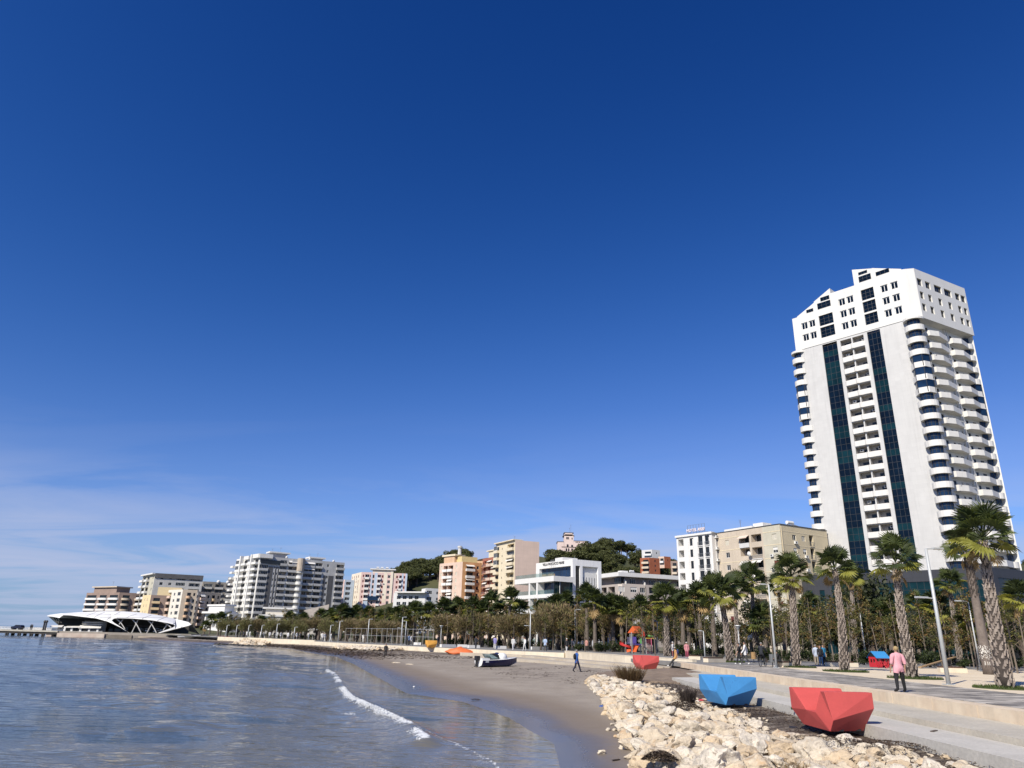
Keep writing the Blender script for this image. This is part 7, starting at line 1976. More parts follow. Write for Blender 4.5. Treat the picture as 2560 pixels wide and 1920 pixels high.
  J['th' + s_] = (*(Vector((wx, wy, wz)).lerp(Vector((hx, hy, hz_)), .6) + side * .055 + d * .02), .011); bones.append(('wr' + s_, 'th' + s_, 'P'))
 k_ = h / 1.775; names = list(J); idx = {n: i for i, n in enumerate(names)}
 me = bpy.data.meshes.new('body'); me.from_pydata([tuple(c * k_ for c in J[n][:3]) for n in names], [(idx[a], idx[b_]) for a, b_, _ in bones], [])
 tmp = bpy.data.objects.new('tmp', me); COL.objects.link(tmp)
 sm = tmp.modifiers.new('s', 'SKIN'); sm.use_smooth_shade = True; sm.branch_smoothing = .6
 for i, n in enumerate(names):
  sv = me.skin_vertices[0].data[i]; r = J[n][3] * k_
  if n in ('pel', 'wai', 'che'): sv.radius = (r * 1.12 * wide, r * .80 * (wide * .6 + .4))
  else: sv.radius = (r * (wide * .5 + .5 if n[:2] in ('hi', 'sh') else 1),) * 2
  sv.use_root = (n == 'pel')
 ss = tmp.modifiers.new('u', 'SUBSURF'); ss.levels = ss.render_levels = 1
 bpy.context.view_layer.update()
 ev = bpy.data.meshes.new_from_object(tmp.evaluated_get(bpy.context.evaluated_depsgraph_get()))
 bpy.data.objects.remove(tmp); bpy.data.meshes.remove(me)
 V = [v.co.copy() for v in ev.vertices]; NV = [v.normal.copy() for v in ev.vertices]
 segs = [(Vector(J[a][:3]) * k_, Vector(J[b_][:3]) * k_, c, J[a][3] * k_) for a, b_, c in bones]
 def cls(p):
  best, bc = 9, 'T'
  for a, b_, c, r in segs:
   ab = b_ - a; t_ = max(0, min(1, (p - a).dot(ab) / max(1e-9, ab.length_squared))); d = (p - a - ab * t_).length - r * .6
   if d < best: best, bc = d, c
  return bc
 zones = {}
 for p in ev.polygons:
  c = sum((V[i] for i in p.vertices), Vector()) / len(p.vertices); zn = cls(c); zones.setdefault(zn, []).append(tuple(p.vertices))
  if zn == 'B' and c.z > (J['hipl'][2] - .13) * k_ and pose != 'ride': zones.setdefault('U', []).append(tuple(p.vertices))
 t = thing('person', label, cat, b0, rad(-facing), group)
 ev.materials.clear(); ev.materials.append(SKIN); ev.name = 'body'; ev.polygons.foreach_set('use_smooth', [True] * len(ev.polygons)); link('body', ev, t)
 def garment(nm, zs, off, m_):
  fs = [f for z_ in zs for f in zones.get(z_, [])]
  if not fs: return
  ids = sorted({i for f in fs for i in f}); mp_ = {i: k for k, i in enumerate(ids)}; q = MB()
  q.v = [tuple(V[i] + NV[i] * off) for i in ids]; q.f = [tuple(mp_[i] for i in f) for f in fs]; q.m = [0] * len(q.f); part(nm, q, m_, t, True)
 garment('trousers', ('B', 'C') if bottom[-1] != 's' else ('B',), .014, cloth(bottom[:3])); garment('shoes', ('S',), .012, cloth(shoe))
 garment('shirt', ('T', 'A', 'F', 'U') if sleeve == 'long' else ('T', 'A', 'U') if sleeve == 'short' else ('T', 'U'), .022, cloth(top))
 hd = Vector(J['sk'][:3]) * k_
 q = MB(); q.ball(hd + Vector((0, -.012, .022)) * k_, (.098 * k_, .106 * k_, .100 * k_), 0, 12, 8)
 lowz = -.055 if hair == 'blond' else -.005
 keep = [f for f in q.f if sum(q.v[i][2] for i in f) / len(f) > hd.z + lowz * k_ + max(0, sum(q.v[i][1] for i in f) / len(f) - hd.y) * .9]
 q.f = keep; q.m = [0] * len(keep)
 if hair in ('hat', 'white', 'black'):
  q.tube([hd + Vector((0, .01, .055)) * k_, hd + Vector((0, .012, .065)) * k_], (.17 if hair == 'hat' else .12) * k_, 12, 0)
 part('hat' if hair in ('hat', 'white', 'black') else 'hair', q, HAIRS[hair], t, True)
 q = MB(); q.ball(hd + Vector((0, .098, -.022)) * k_, (.012, .018, .02), 0, 6, 4)
 for sg in (-1, 1): q.ball(hd + Vector((sg * .095, -.005, -.015)) * k_, (.012, .022, .03), 0, 6, 4); q.ball(hd + Vector((sg * .034, .083, .008)) * k_, (.013, .009, .008), 1, 6, 4)
 q.box(hd + Vector((-.025, .080, -.066)) * k_, hd + Vector((.025, .094, -.058)) * k_, 2)
 part('face', q, [SKIN, BLACK, mat('lips', (.35, .14, .11), .6)], t, True)
 for nm, fn, m_ in extras:
  q = MB(); fn(q, k_); part(nm, q, m_, t, True)
 return t
def backpack(q, k): q.ball((0, -.20 * k, 1.22 * k), (.16 * k, .11 * k, .24 * k), 0, 10, 8)
PINK, BLK, NAVY, WHT, GRY, TAN = (.72, .36, .40), (.012, .012, .014), (.02, .03, .075), (.72, .72, .71), (.22, .22, .22), (.50, .27, .09)
person(2255, 1731, 0, 'woman in a pink T-shirt and black trousers walking away on the grey pavers', PINK, BLK, BLK, 'blond', -6, 'walk', 1.70, .42, 1.34, 'short', .15)
person(1690, 1667, -.36, 'person in straw hat and tan waistcoat leaning on the end of the white wall', TAN, (.035, .035, .035), (.6, .6, .6), 'hat', -82, 'lean', 1.74, 0, 1.0, 'no', extras=(('rucksack', backpack, cloth((.02, .03, .12))),))
person(1442, 1681, -.88, 'person in a bright blue jacket with black rucksack striding along the beach', (.025, .10, .36), (.015, .018, .04), BLK, 'grey', 62, 'walk', 1.74, .9, 1.0, 'long', extras=(('rucksack', backpack, cloth(BLK)),))
person(963, 1643, -1.22, 'dark clothed person standing alone on the wide beach left of the boat', (.025, .025, .028), (.02, .02, .022), (.5, .5, .5), 'dark', 170, 'stand', 1.72, .2)
person(1865, 1662, 0, 'man in a white sweater and dark trousers walking left past the statue', WHT, (.055, .055, .055), (.7, .7, .7), 'dark', -68, 'walk', 1.82, 1.0, 1.05)
person(1850, 1661, 0, 'woman in black shirt and shorts walking beside the man in the white sweater', BLK, (.02, .02, .02), (.75, .75, .75), 'dark', -68, 'walk', 1.68, .8, .95, 'short')
cyc = person(0, 0, 0, 'man in a dark jacket riding the black bicycle', (.022, .025, .032), (.025, .028, .036), BLK, 'grey', 38, 'ride', 1.74, 0, 1.1, loc=(0, 0, 0))
person(1954, 1668, 0, 'person in black jacket and cap sitting hunched on a low bench', BLK, (.015, .018, .05), (.5, .5, .5), 'black', -72, 'sit', 1.74, 0, 1.1)
person(2043, 1662, 0, 'grey haired man in a pale blue shirt standing by the thin park trees', (.46, .52, .62), (.34, .29, .22), (.3, .25, .2), 'grey', 20, 'stand', 1.72, 0, 1.0, 'long')
person(2054, 1663, 0, 'person in black top and jeans beside the man in the pale blue shirt', (.02, .02, .022), (.20, .32, .45), (.5, .5, .5), 'dark', -150, 'stand', 1.68, 0)
person(2062, 1663, 0, 'person in a turquoise blue shirt and black trousers by the thin park trees', (.03, .24, .42), (.02, .02, .025), BLK, 'dark', 160, 'stand', 1.74, 0, 1.1, 'short')
person(1718, 1645, 0, 'woman in a rose top and cap standing by the low bench near the white wall', (.60, .26, .28), (.40, .08, .13), (.5, .5, .5), 'white', 185, 'stand', 1.66, 0, 1.15, 'long')
person(1683, 1643, 0, 'woman in a white waistcoat and cap bending near the bright palm', (.68, .66, .64), (.30, .10, .10), (.5, .5, .5), 'white', -60, 'stand', 1.66, 0, 1.1)
person(1237, 1622, 0, 'man in a lilac shirt and white trousers walking away along the terrace', (.32, .30, .58), (.70, .70, .69), (.7, .7, .7), 'dark', 10, 'walk', 1.80, .6)
person(1283, 1625, 0, 'person all in white carrying a dark bag on the terrace', (.72, .72, .70), (.60, .60, .62), (.7, .7, .7), 'dark', 170, 'walk', 1.74, .6)
person(1363, 1628, 0, 'man in a light blue shirt and dark jeans walking along the terrace', (.42, .52, .70), (.04, .05, .07), (.3, .3, .3), 'dark', 20, 'walk', 1.82, .6, 1.1, 'short')
person(1417, 1631, 0, 'person with white cap, black top and white trousers on the terrace', (.025, .025, .028), (.70, .70, .68), (.7, .7, .7), 'white', 160, 'walk', 1.74, .5)
person(1456, 1626, 0, 'person in a white shirt on the left of the trio above the white wall', (.74, .74, .73), (.70, .70, .69), (.7, .7, .7), 'dark', -30, 'walk', 1.70, .5)
person(1466, 1627, 0, 'man in a coral striped shirt and black trousers above the white wall', (.62, .32, .28), (.02, .02, .02), BLK, 'dark', 15, 'stand', 1.78, .2, 1.15)
person(1472, 1626, 0, 'person in pale grey at the right of the trio above the white wall', (.60, .60, .60), (.40, .40, .40), (.5, .5, .5), 'dark', 30, 'stand', 1.72, .2)
person(1505, 1628, 0, 'person in white right of the trio, before the brown tamarisks', (.74, .74, .73), (.30, .30, .30), (.5, .5, .5), 'dark', 60, 'walk', 1.70, .5)
person(1492, 1628, 0, 'person in black and white carrying bags before the brown tamarisks', (.10, .10, .10), (.55, .55, .54), (.5, .5, .5), 'dark', -20, 'walk', 1.68, .5)
person(1022, 1613, 0, 'person in a blue shirt in the group by the fence', (.20, .28, .45), (.02, .02, .03), BLK, 'dark', -50, 'walk', 1.78, .6)
person(1016, 1613, 0, 'person in dark clothes in the group by the fence', (.03, .03, .035), (.03, .03, .03), BLK, 'dark', 40, 'stand', 1.74, .2)
person(1027, 1614, 0, 'person in white in the group by the fence', (.72, .72, .7), (.08, .08, .09), BLK, 'dark', 90, 'walk', 1.70, .7)
person(907, 1606, 0, 'person in a long white top by the fence left end', (.72, .71, .69), (.60, .6, .58), (.5, .5, .5), 'dark', 20, 'stand', 1.72, .2)
pk = [person(803, 1600, 0, 'stroller in pale clothes on the far terrace under the tamarisks', (.74, .74, .72), (.62, .62, .60), (.6, .6, .6), 'dark', 30, 'walk', 1.74, .5, group='strollers on the far terrace'),
      person(733, 1597, 0, 'stroller in white top and grey trousers on the far terrace', (.70, .70, .70), (.22, .22, .24), BLK, 'dark', -60, 'walk', 1.74, .5, group='strollers on the far terrace'),
      person(668, 1594, 0, 'dark clothed stroller behind the far white wall', (.04, .04, .05), (.05, .05, .06), BLK, 'dark', 100, 'walk', 1.74, .5, group='strollers on the far terrace')]
rr = random.Random(5)
for px in (598, 606, 614, 622, 641, 649, 656, 672, 684, 690, 700, 718, 731, 740, 748, 770, 806, 811, 826, 1095, 1190, 1312, 1430):
 k = rr.choice((0, 1, 1, 2, 2)); Y = edgeY(px, rr.uniform(1.2, 4)); c = copy_tree(pk[k], base(px, Y), rr.uniform(0, 6.28)); c['label'] = ('stroller in pale clothes on the far terrace under the tamarisks', 'stroller in white top and grey trousers on the far terrace', 'dark clothed stroller behind the far white wall')[k]
# ------------------------------------------------------------------ bicycle, lamps, benches, bins
def ring(mb, c, R_, r, ax, n=22, m_=5, mi=0):
 c = Vector(c); ax = Vector(ax).normalized(); a = ax.orthogonal().normalized(); b_ = ax.cross(a); i = len(mb.v)
 for k in range(n):
  w = 2 * math.pi * k / n; d = a * math.cos(w) + b_ * math.sin(w)
  for q in range(m_):
   f = 2 * math.pi * q / m_; mb.v.append(tuple(c + d * (R_ + r * math.cos(f)) + ax * r * math.sin(f)))
 for k in range(n):
  for q in range(m_): mb.f.append((i + k * m_ + q, i + k * m_ + (q + 1) % m_, i + ((k + 1) % n) * m_ + (q + 1) % m_, i + ((k + 1) % n) * m_ + q)); mb.m.append(mi)
p = gp(1908, 1666, 0)
bk = thing('bicycle', 'black bicycle with rear rack ridden by the man in the dark jacket', 'bicycle', p, rad(-38))
for nm, y in (('wheel', -.55), ('wheel', .55)):
 q = MB()
 for k in range(12): w = 2 * math.pi * k / 12; q.tube([(0, 0, 0), (0, .32 * math.cos(w), .32 * math.sin(w))], .004, 3, 0, False)
 q.tube([(-.04, 0, 0), (.04, 0, 0)], .03, 7); ring(q, (0, 0, 0), .315, .012, (1, 0, 0)); w_ = part('wheel', q, STEEL, bk, loc=(0, y, .345))
 q = MB(); ring(q, (0, 0, 0), .335, .022, (1, 0, 0)); part('tyre', q, BLACK, w_)
q = MB()
for a, b_ in (((0, -.55, .345), (0, -.12, .30)), ((0, -.12, .30), (0, -.22, .82)), ((0, -.22, .78), (0, -.55, .345)), ((0, -.20, .72), (0, .38, .80)), ((0, -.12, .30), (0, .40, .72)), ((0, .36, .90), (0, .55, .345))): q.tube([a, b_], .018, 6)
q.tube([(0, .36, .88), (0, .33, 1.05)], .015, 6); q.tube([(-.28, .26, 1.08), (0, .36, 1.05), (.28, .26, 1.08)], .013, 6); part('frame', q, BLACK, bk)
q = MB(); q.ball((0, -.24, .87), (.08, .14, .035), 0, 8, 5); part('saddle', q, BLACK, bk)
q = MB(); q.box((-.07, -.72, .70), (.07, -.32, .72)); q.box((-.14, -.75, .38), (-.08, -.42, .70)); part('rack', q, BLACK, bk)
q = MB(); ring(q, (.03, -.12, .30), .09, .01, (1, 0, 0), 14, 4); q.box((.05, -.14, .10), (.09, -.10, .30)); q.box((-.09, -.14, .30), (-.05, -.10, .50)); part('pedals', q, STEEL, bk)
cyc.location = p + Vector((math.sin(rad(38)) * -.24, math.cos(rad(38)) * -.24, -.02)); 
LAMPM = mat('lamp post paint', (.52, .54, .54), .5, .05, metal=.25)
def lamp(bx, by, tx, ty, label, arms=(), r=.07, Y=None, lantern=False, group='slim grey street lamps'):
 b_ = gp(bx, by, 0) if Y is None else base(bx, Y); top = at(tx, ty, b_.y); H_ = top.z
 t = thing('street_lamp', label, 'lamp', b_, 0, group)
 q = MB(); q.tube([(0, 0, 0), (0, 0, H_ * .5), (0, 0, H_)], [r, r * .82, r * .62], 10); part('pole', q, LAMPM, t, True)
 q = MB(); q.box((-r * 2.1, -r * 2.1, 0), (r * 2.1, r * 2.1, .025))
 for sx in (-1, 1):
  for sy in (-1, 1): q.tube([(sx * r * 1.6, sy * r * 1.6, .02), (sx * r * 1.6, sy * r * 1.6, .06)], .02, 6)
 part('base_plate', q, LAMPM, t)
 for (z, L_, ang) in arms:
  z = H_ * z; d = Vector((math.cos(ang), math.sin(ang), 0)); s = Vector((-d.y, d.x, 0))
  q = MB(); q.tube([(0, 0, z), d * L_ * .45 + Vector((0, 0, z + .02))], .03, 6); part('arm', q, LAMPM, t)
  q = MB(); a0 = d * L_ * .40; a1 = d * L_; w = .11
  P = [a0 - s * w, a1 - s * w, a1 + s * w, a0 + s * w]; q.prism([(v.x, v.y) for v in P], z, z + .075); part('lamp_head', q, LAMPM, t)
  q = MB(); P = [a0.lerp(a1, .15) - s * w * .8, a1 * .98 - s * w * .8, a1 * .98 + s * w * .8, a0.lerp(a1, .15) + s * w * .8]; q.prism([(v.x, v.y) for v in P], z - .012, z - .001); part('lamp_lens', q, mat('lamp lens', (.62, .62, .60), .3), t)
 if lantern:
  q = MB(); q.tube([(0, 0, H_), (0, 0, H_ + .08), (0, 0, H_ + .4)], [.08, .12, .26], 8); part('lantern', q, mat('lantern grey', (.30, .31, .31), .5), t); q = MB(); q.tube([(0, 0, H_ + .4), (0, 0, H_ + .47)], [.34, .30], 8); part('lamp_cap', q, LAMPM, t)
lamp(2372, 1712, 2313, 1372, 'tall leaning looking grey lamp post with two heads right of the pink shirted woman', ((1.0, .95, .15), (.62, 1.05, math.pi + .2)), .105)
lamp(2452, 1677, 2425, 1504, 'short grey lamp with one left arm beside the smooth palm trunk', ((1.0, 1.1, math.pi),), .07)
lamp(2167, 1659, 2152, 1534, 'short slim lamp left of the red playhouse', ((1.0, .95, math.pi),), .06)
lamp(1941, 1670, 1922, 1462, 'tall slender grey lamp post just right of the cyclist', ((1.0, .6, math.pi),), .085)
lamp(1814, 1643, 1806, 1534, 'slim lamp just left of the broad crowned palm', ((1.0, .8, math.pi),), .08)
lamp(1763, 1650, 1759, 1578, 'short lamp behind the low benches near the white wall', ((1.0, .5, math.pi),), .07)
lamp(1646, 1633, 1642, 1553, 'thin lamp between the playground and the bright palm', ((1.0, .5, math.pi),), .08)
lamp(1851, 1650, 1848, 1575, 'lantern lamp on a pale post behind the walking couple', (), .06, lantern=True)
lamp(1438, 1626, 1437, 1524, 'tall lamp with a low left head in front of the brown tamarisks', ((1.0, .9, 0), (.62, .9, math.pi)), .10)
lamp(1325, 1626, 1326, 1528, 'tall pale lamp in front of the white hotel', ((1.0, .7, 0), (.62, .9, math.pi)), .10)
lamp(1101, 1615, 1102, 1571, 'short lantern lamp right of the yellow orange seat', (), .07, lantern=True)
lamp(1168, 1614, 1170, 1551, 'slim lamp before the peach apartments', ((1.0, .7, 0),), .09)
lamp(1002, 1612, 1004, 1543, 'taller of the two lamps at the right end of the pole fence', ((1.0, .7, 0), (.6, .8, math.pi)), .10)
lamp(1012, 1612, 1014, 1553, 'shorter of the two lamps at the right end of the pole fence', ((1.0, .7, math.pi),), .09)
lamp(918, 1608, 922, 1548, 'lamp in front of the pole fence below the pink block', ((1.0, .7, 0),), .10)
for (bx, by, tx, ty) in ((845, 1603, 849, 1553), (823, 1601, 828, 1563), (688, 1598, 690, 1560), (733, 1600, 736, 1568), (587, 1594, 589, 1563), (562, 1594, 564, 1563), (650, 1597, 651, 1563), (617, 1595, 619, 1563)):
 lamp(bx, by, tx, ty, 'far slim lamp standing among the green tamarisks of the bay', ((1.0, .6, 0),), .10, group='far lamps round the bay', Y=edgeY(bx, 2.2))
WOODD = mat('dark bench wood', (.10, .052, .032), .8, .2, 5)
def bench(x0, y0, x1, y1, label, z=0, wood=True, d=.55, h=.42):
 a, b_ = gp(x0, y0, z), gp(x1, y1, z); L_ = (b_ - a).length; t = thing('bench', label, 'bench', a, math.atan2(b_.y - a.y, b_.x - a.x), 'low white bench walls of the park')
 q = MB(); q.box((0, 0, 0), (L_, d, h - (.1 if wood else 0))); part('base', q, WHITE if not wood else M_WWALL, t)
 if wood:
  for k in range(3): q = MB(); q.box((.02, .02 + k * .18, h - .098), (L_ * .86, .02 + k * .18 + .165, h)); part('slat', q, WOODD, t)
bench(2070, 1666, 2147, 1668, 'low bench with dark slats left of the leaning playhouse lamp'); bench(2352, 1681, 2420, 1683, 'low dark slatted bench right of the tall leaning looking lamp')
bench(1958, 1668, 1984, 1668, 'low dark slatted bench the hunched person sits on'); bench(1771, 1656, 1815, 1656, 'low white bench left of the broad crowned palm'); bench(1722, 1649, 1751, 1650, 'low white bench behind the end of the white wall')
for i, (a, b_, y) in enumerate(((1104, 1140, 1618), (1145, 1168, 1618), (1172, 1200, 1620), (1240, 1266, 1622), (1330, 1378, 1624), (1034, 1052, 1612))):
 bench(a, y, b_, y + .5, ('white bench wall right of the lantern lamp', 'white bench wall under the slim lamp before the peach block', 'white bench wall between the slim lamp and the lilac shirted man', 'white bench wall right of the lilac shirted man', 'white bench wall by the light blue shirted man', 'small white bench wall left of the yellow orange seat')[i], wood=False)
def bin_(px, py, label, m_, tilt=0):
 p = gp(px, py, 0); t = thing('litter_bin', label, 'bin', p); q = MB(); q.tube([(0, 0, 0), (0, 0, .55)], .03, 6); q.box((-.14, -.14, 0), (.14, .14, .02)); part('post', q, BLACK, t)
 for k in range(12):
  w = 2 * math.pi * k / 12; q = MB(); q.box((-.045, -.012, .32), (.045, .012, .92)); o = part('slat', q, m_, t); o.location = (.19 * math.sin(w), -.19 * math.cos(w), 0); o.rotation_euler = (0, 0, w)
 q = MB(); q.tube([(0, 0, .34), (0, 0, .90)], .165, 10); part('liner', q, BLACK, t)
bin_(1885, 1657, 'wooden slatted litter bin left of the cyclist', mat('bin wood', (.40, .25, .11), .8, .15, 5)); bin_(1932, 1667, 'dark grey litter bin tucked beside the tall slender lamp', mat('bin grey', (.16, .17, .18), .6, .1))
# white bust
p = base(1884, 96); t = thing('statue', 'white marble bust on a dark plinth among the shrubs above the cyclist', 'statue', p); s_ = 1.0
bz0 = at(1884, 1602, 96).z; M_BUST = mat('white marble bust', (.75, .74, .71), .6, .05, 3)
me = bpy.data.meshes.new('bust'); sk = [((0, 0, 0), .30), ((0, 0, .38), .36), ((0, 0, .62), .13), ((0, -.05, .85), .17), ((0, -.03, 1.05), .18), ((0, 0, 1.22), .10), ((.42, 0, .36), .20), ((-.42, 0, .36), .20), ((.5, 0, .0), .15), ((-.5, 0, .0), .15)]
me.from_pydata([a for a, _ in sk], [(0, 1), (1, 2), (2, 3), (3, 4), (4, 5), (1, 6), (1, 7), (6, 8), (7, 9)], []); tmp = bpy.data.objects.new('tmp', me); COL.objects.link(tmp); tmp.modifiers.new('s', 'SKIN')
for i, (_, r) in enumerate(sk): me.skin_vertices[0].data[i].radius = (r, r * .8); me.skin_vertices[0].data[i].use_root = i == 0
u_ = tmp.modifiers.new('u', 'SUBSURF'); u_.levels = 2; bpy.context.view_layer.update(); ev = bpy.data.meshes.new_from_object(tmp.evaluated_get(bpy.context.evaluated_depsgraph_get())); bpy.data.objects.remove(tmp)
ev.materials.clear(); ev.materials.append(M_BUST); o = link('bust', ev, t, (0, 0, bz0)); o.scale = (1.25, 1.25, 1.25)
q = MB(); q.box((-.45, -.4, 0), (.45, .4, bz0 - .12)); q.box((-.55, -.5, bz0 - .3), (.55, .5, bz0 - .1)); part('plinth', q, mat('dark plinth', (.09, .085, .08), .7), t)

# ------------------------------------------------------------------ playground
p = gp(1598, 1634, 0); PG = thing('playground_set', 'colourful climbing frame with orange gabled roof, red spiral slide and pink posts', 'playground', p, 0)
k_ = p.y / 110 * 1.06
def pp(nm, fn, m_, smooth=False): q = MB(); fn(q); o = part(nm, q, m_, PG, smooth); return o
PG.scale = (k_, k_, k_)
OR_ = mat('playground orange', (.62, .115, .025), .5, .06); RD_ = mat('playground red', (.50, .03, .025), .5, .06); PU_ = mat('playground purple', (.07, .05, .26), .5, .06); PKP = mat('playground pink', (.62, .16, .26), .5, .05); YL = mat('playground yellow', (.62, .42, .05), .5, .05); GN = mat('playground green', (.09, .30, .08), .5, .05)
X0, X1 = -.95, .65
for x, y in ((X0, 0), (X1 - .2, 0), (X0, 1.3), (X1 - .2, 1.3), (1.0, .1), (1.0, 1.3)):
 pp('post', lambda q: q.tube([(x, y, 0), (x, y, 2.75 if x < .9 else 2.0)], .055, 8), GALV)
def roof_(q):
 a, b_, c = (-1.15, 2.70), (-.35, 2.70), None
 for s in (0,): pass
 y0, y1 = -.3, 1.6; e = .08
 xs = (X0 - .2, (X0 + X1 - .2) / 2, X1 + .05)
 # ridge runs along x: gable seen at the left end
 pr = [(-.2, 2.65), (.65, 3.55), (1.5, 2.65)]
 for (ya, za), (yb, zb_) in zip(pr[:-1], pr[1:]):
  q.poly([(xs[0], ya, za), (xs[2], ya, za), (xs[2], yb, zb_), (xs[0], yb, zb_)]); q.poly([(xs[0], ya, za - e), (xs[0], yb, zb_ - e), (xs[2], yb, zb_ - e), (xs[2], ya, za - e)])
 for x in (xs[0], xs[2]): q.poly([(x, -.2, 2.65), (x, 1.5, 2.65), (x, .65, 3.55)])
o = pp('roof', roof_, OR_); o.rotation_euler = (0, 0, .85); c_ = Vector((-.15, .65, 0)); o.location = c_ - Matrix.Rotation(.85, 3, 'Z') @ c_
pp('platform', lambda q: q.box((X0, 0, 1.15), (X1 - .2, 1.3, 1.25)), PU_); pp('panel', lambda q: q.box((X0 + .08, -.04, 1.3), (X0 + .62, .0, 2.15)), PU_); pp('panel', lambda q: q.box((X1 - .5, -.04, 1.3), (X1 - .26, 0, 2.1)), GN)
for i in range(6): pp('rail_bar', lambda q: q.tube([(X0 - .55 + i * .1, .2, 1.25), (X0 - .55 + i * .1, .2, 2.1)], .015, 5), mat('lavender bar', (.30, .28, .45), .5))
def helix(q):
 pts = [(X0 - .75 + .62 * math.cos(2.2 + 5.2 * t), .5 + .62 * math.sin(2.2 + 5.2 * t), 1.35 - 1.15 * t) for t in [i / 18 for i in range(19)]]
 for a, b_ in zip(pts[:-1], pts[1:]):
  c = Vector((X0 - .75, .5, 0)); fa, fb = (Vector(a) - c), (Vector(b_) - c); fa.z = fb.z = 0
  A0, A1, B0, B1 = Vector(a) - fa.normalized() * .22, Vector(a) + fa.normalized() * .24, Vector(b_) - fb.normalized() * .22, Vector(b_) + fb.normalized() * .24
  up_ = Vector((0, 0, .30)); q.poly([A0, B0, B1, A1]); q.poly([A1, B1, B1 + up_, A1 + up_]); q.poly([A0, A0 + up_ * .6, B0 + up_ * .6, B0]); q.poly([A0 - up_ * .12, A1 - up_ * .12, B1 - up_ * .12, B0 - up_ * .12])
pp('spiral_slide', helix, RD_); pp('slide_post', lambda q: q.tube([(X0 - .75, .5, 0), (X0 - .75, .5, 1.5)], .06, 8), GALV)
def chute(q):
 a, b_ = Vector((X0 + .75, -.05, 1.0)), Vector((X0 + .1, -1.2, .2)); s = Vector((.25, -.14, 0)); up_ = Vector((0, 0, .22)); q.poly([a - s, a + s, b_ + s, b_ - s]); q.poly([a + s, a + s + up_, b_ + s + up_, b_ + s]); q.poly([a - s, b_ - s, b_ - s + up_, a - s + up_])
pp('slide', chute, OR_); pp('slide', lambda q: (q.poly([(X0 - .9, -.6, .5), (X0 - .3, -.6, .55), (X0 - .3, -.9, .3), (X0 - .9, -.95, .12)]), q.poly([(X0 - .9, -.6, .52), (X0 - .9, -.95, .14), (X0 - .95, -.95, .36), (X0 - .95, -.6, .75)])), OR_)
pp('chute_cover', lambda q: q.ball((.55, .1, 2.35), (.42, .3, .30), 0, 8, 5), RD_)
for i in range(7): pp('step', lambda q: q.box((X1 - .1 + i * .16, -.2, 1.05 - i * .15), (X1 + .1 + i * .16, .4, 1.10 - i * .15)), STEEL)
for y in (-.2, .4): pp('hand_rail', lambda q: q.tube([(X1 - .1, y, 1.9), (X1 + 1.1, y, .75)], .02, 5), STEEL)
pp('beam', lambda q: q.tube([(1.0, .1, 2.0), (2.35, .1, 2.02)], .05, 7), YL)
for x in (1.75, 2.2): pp('post', lambda q: q.tube([(x, .1, 0), (x, .1, 2.1)], .055, 7), PKP)
pp('post', lambda q: q.tube([(2.45, .4, 0), (2.45, .4, 2.1)], .05, 7), GALV); pp('turtle_topper', lambda q: (q.ball((1.55, .1, 2.3), (.32, .25, .18), 0, 8, 5), q.ball((1.95, .1, 2.28), (.12, .1, .1), 0, 6, 4)), GN)
pp('net_bar', lambda q: [q.tube([(1.1 + .15 * i, .1, 0), (1.1 + .15 * i, .1, 1.9)], .014, 4) for i in range(5)], PKP)
# red playhouse with blue roof and its little table
p = gp(2199, 1668, 0); PH = thing('playhouse', 'small red plastic playhouse with bright blue roof behind the pink shirted woman', 'playhouse', p, rad(16)); PH.scale = (.86, .86, .92)
RPL = mat('playhouse red', (.52, .025, .035), .45, .06); BPL = mat('playhouse blue', (.05, .27, .58), .45, .06)
fr_ = [Fr((-.75, -.5), (.75, -.5)), Fr((.75, -.5), (.75, .5)), Fr((.75, .5), (-.75, .5)), Fr((-.75, .5), (-.75, -.5))]
for i, f in enumerate(fr_):
 mb = MB(); ops = [(.12, .42, .42, .72, .05, None), (.62, 1.0, .02, .74, .05, None), (1.12, 1.4, .42, .72, .05, None)] if i in (0, 2) else [(.2, .42, .4, .7, .05, None), (.58, .8, .4, .7, .05, None)]
 holes_wall(mb, f, 0, f.W, 0, .92, ops); part('wall', mb, RPL, PH)
for i, x in enumerate((-.78, .78)):
 mb = MB(); mb.poly([(x, -.52, .92), (x, .52, .92), (x, 0, 1.36)]); part('gable', mb, RPL if i else BLACK, PH)
for s in (-1, 1):
 mb = MB(); A, B_ = (s * .0, 1.40), (s * .66, .84)
 mb.poly([(-.86, A[0], A[1]), (.86, A[0], A[1]), (.86, B_[0], B_[1]), (-.86, B_[0], B_[1])]); mb.poly([(-.86, A[0], A[1] - .05), (-.86, B_[0], B_[1] - .05), (.86, B_[0], B_[1] - .05), (.86, A[0], A[1] - .05)]); mb.poly([(-.86, B_[0], B_[1]), (.86, B_[0], B_[1]), (.86, B_[0], B_[1] - .05), (-.86, B_[0], B_[1] - .05)]); part('roof', mb, BPL, PH)
for x in (-.85, -.65, -.45):
 mb = MB(); mb.box((x - .07, -.85, 0), (x + .07, -.80, .52)); part('fence_board', mb, RPL, PH)
p = gp(2216, 1671, 0); t = thing('picnic_table', 'little red picnic table in front of the red playhouse', 'table', p, rad(10)); q = MB(); q.box((-.42, -.22, .46), (.42, .22, .50)); part('tabletop', q, RPL, t)
for y in (-.5, .5): q = MB(); q.box((-.4, y - .09, .26), (.4, y + .09, .29)); part('seat', q, RPL, t)
for x in (-.32, .32): q = MB(); q.tube([(x, -.55, 0), (x, -.12, .46)], .03, 5); q.tube([(x, .55, 0), (x, .12, .46)], .03, 5); q.box((x - .02, -.5, .23), (x + .02, .5, .26)); part('leg', q, RPL, t)
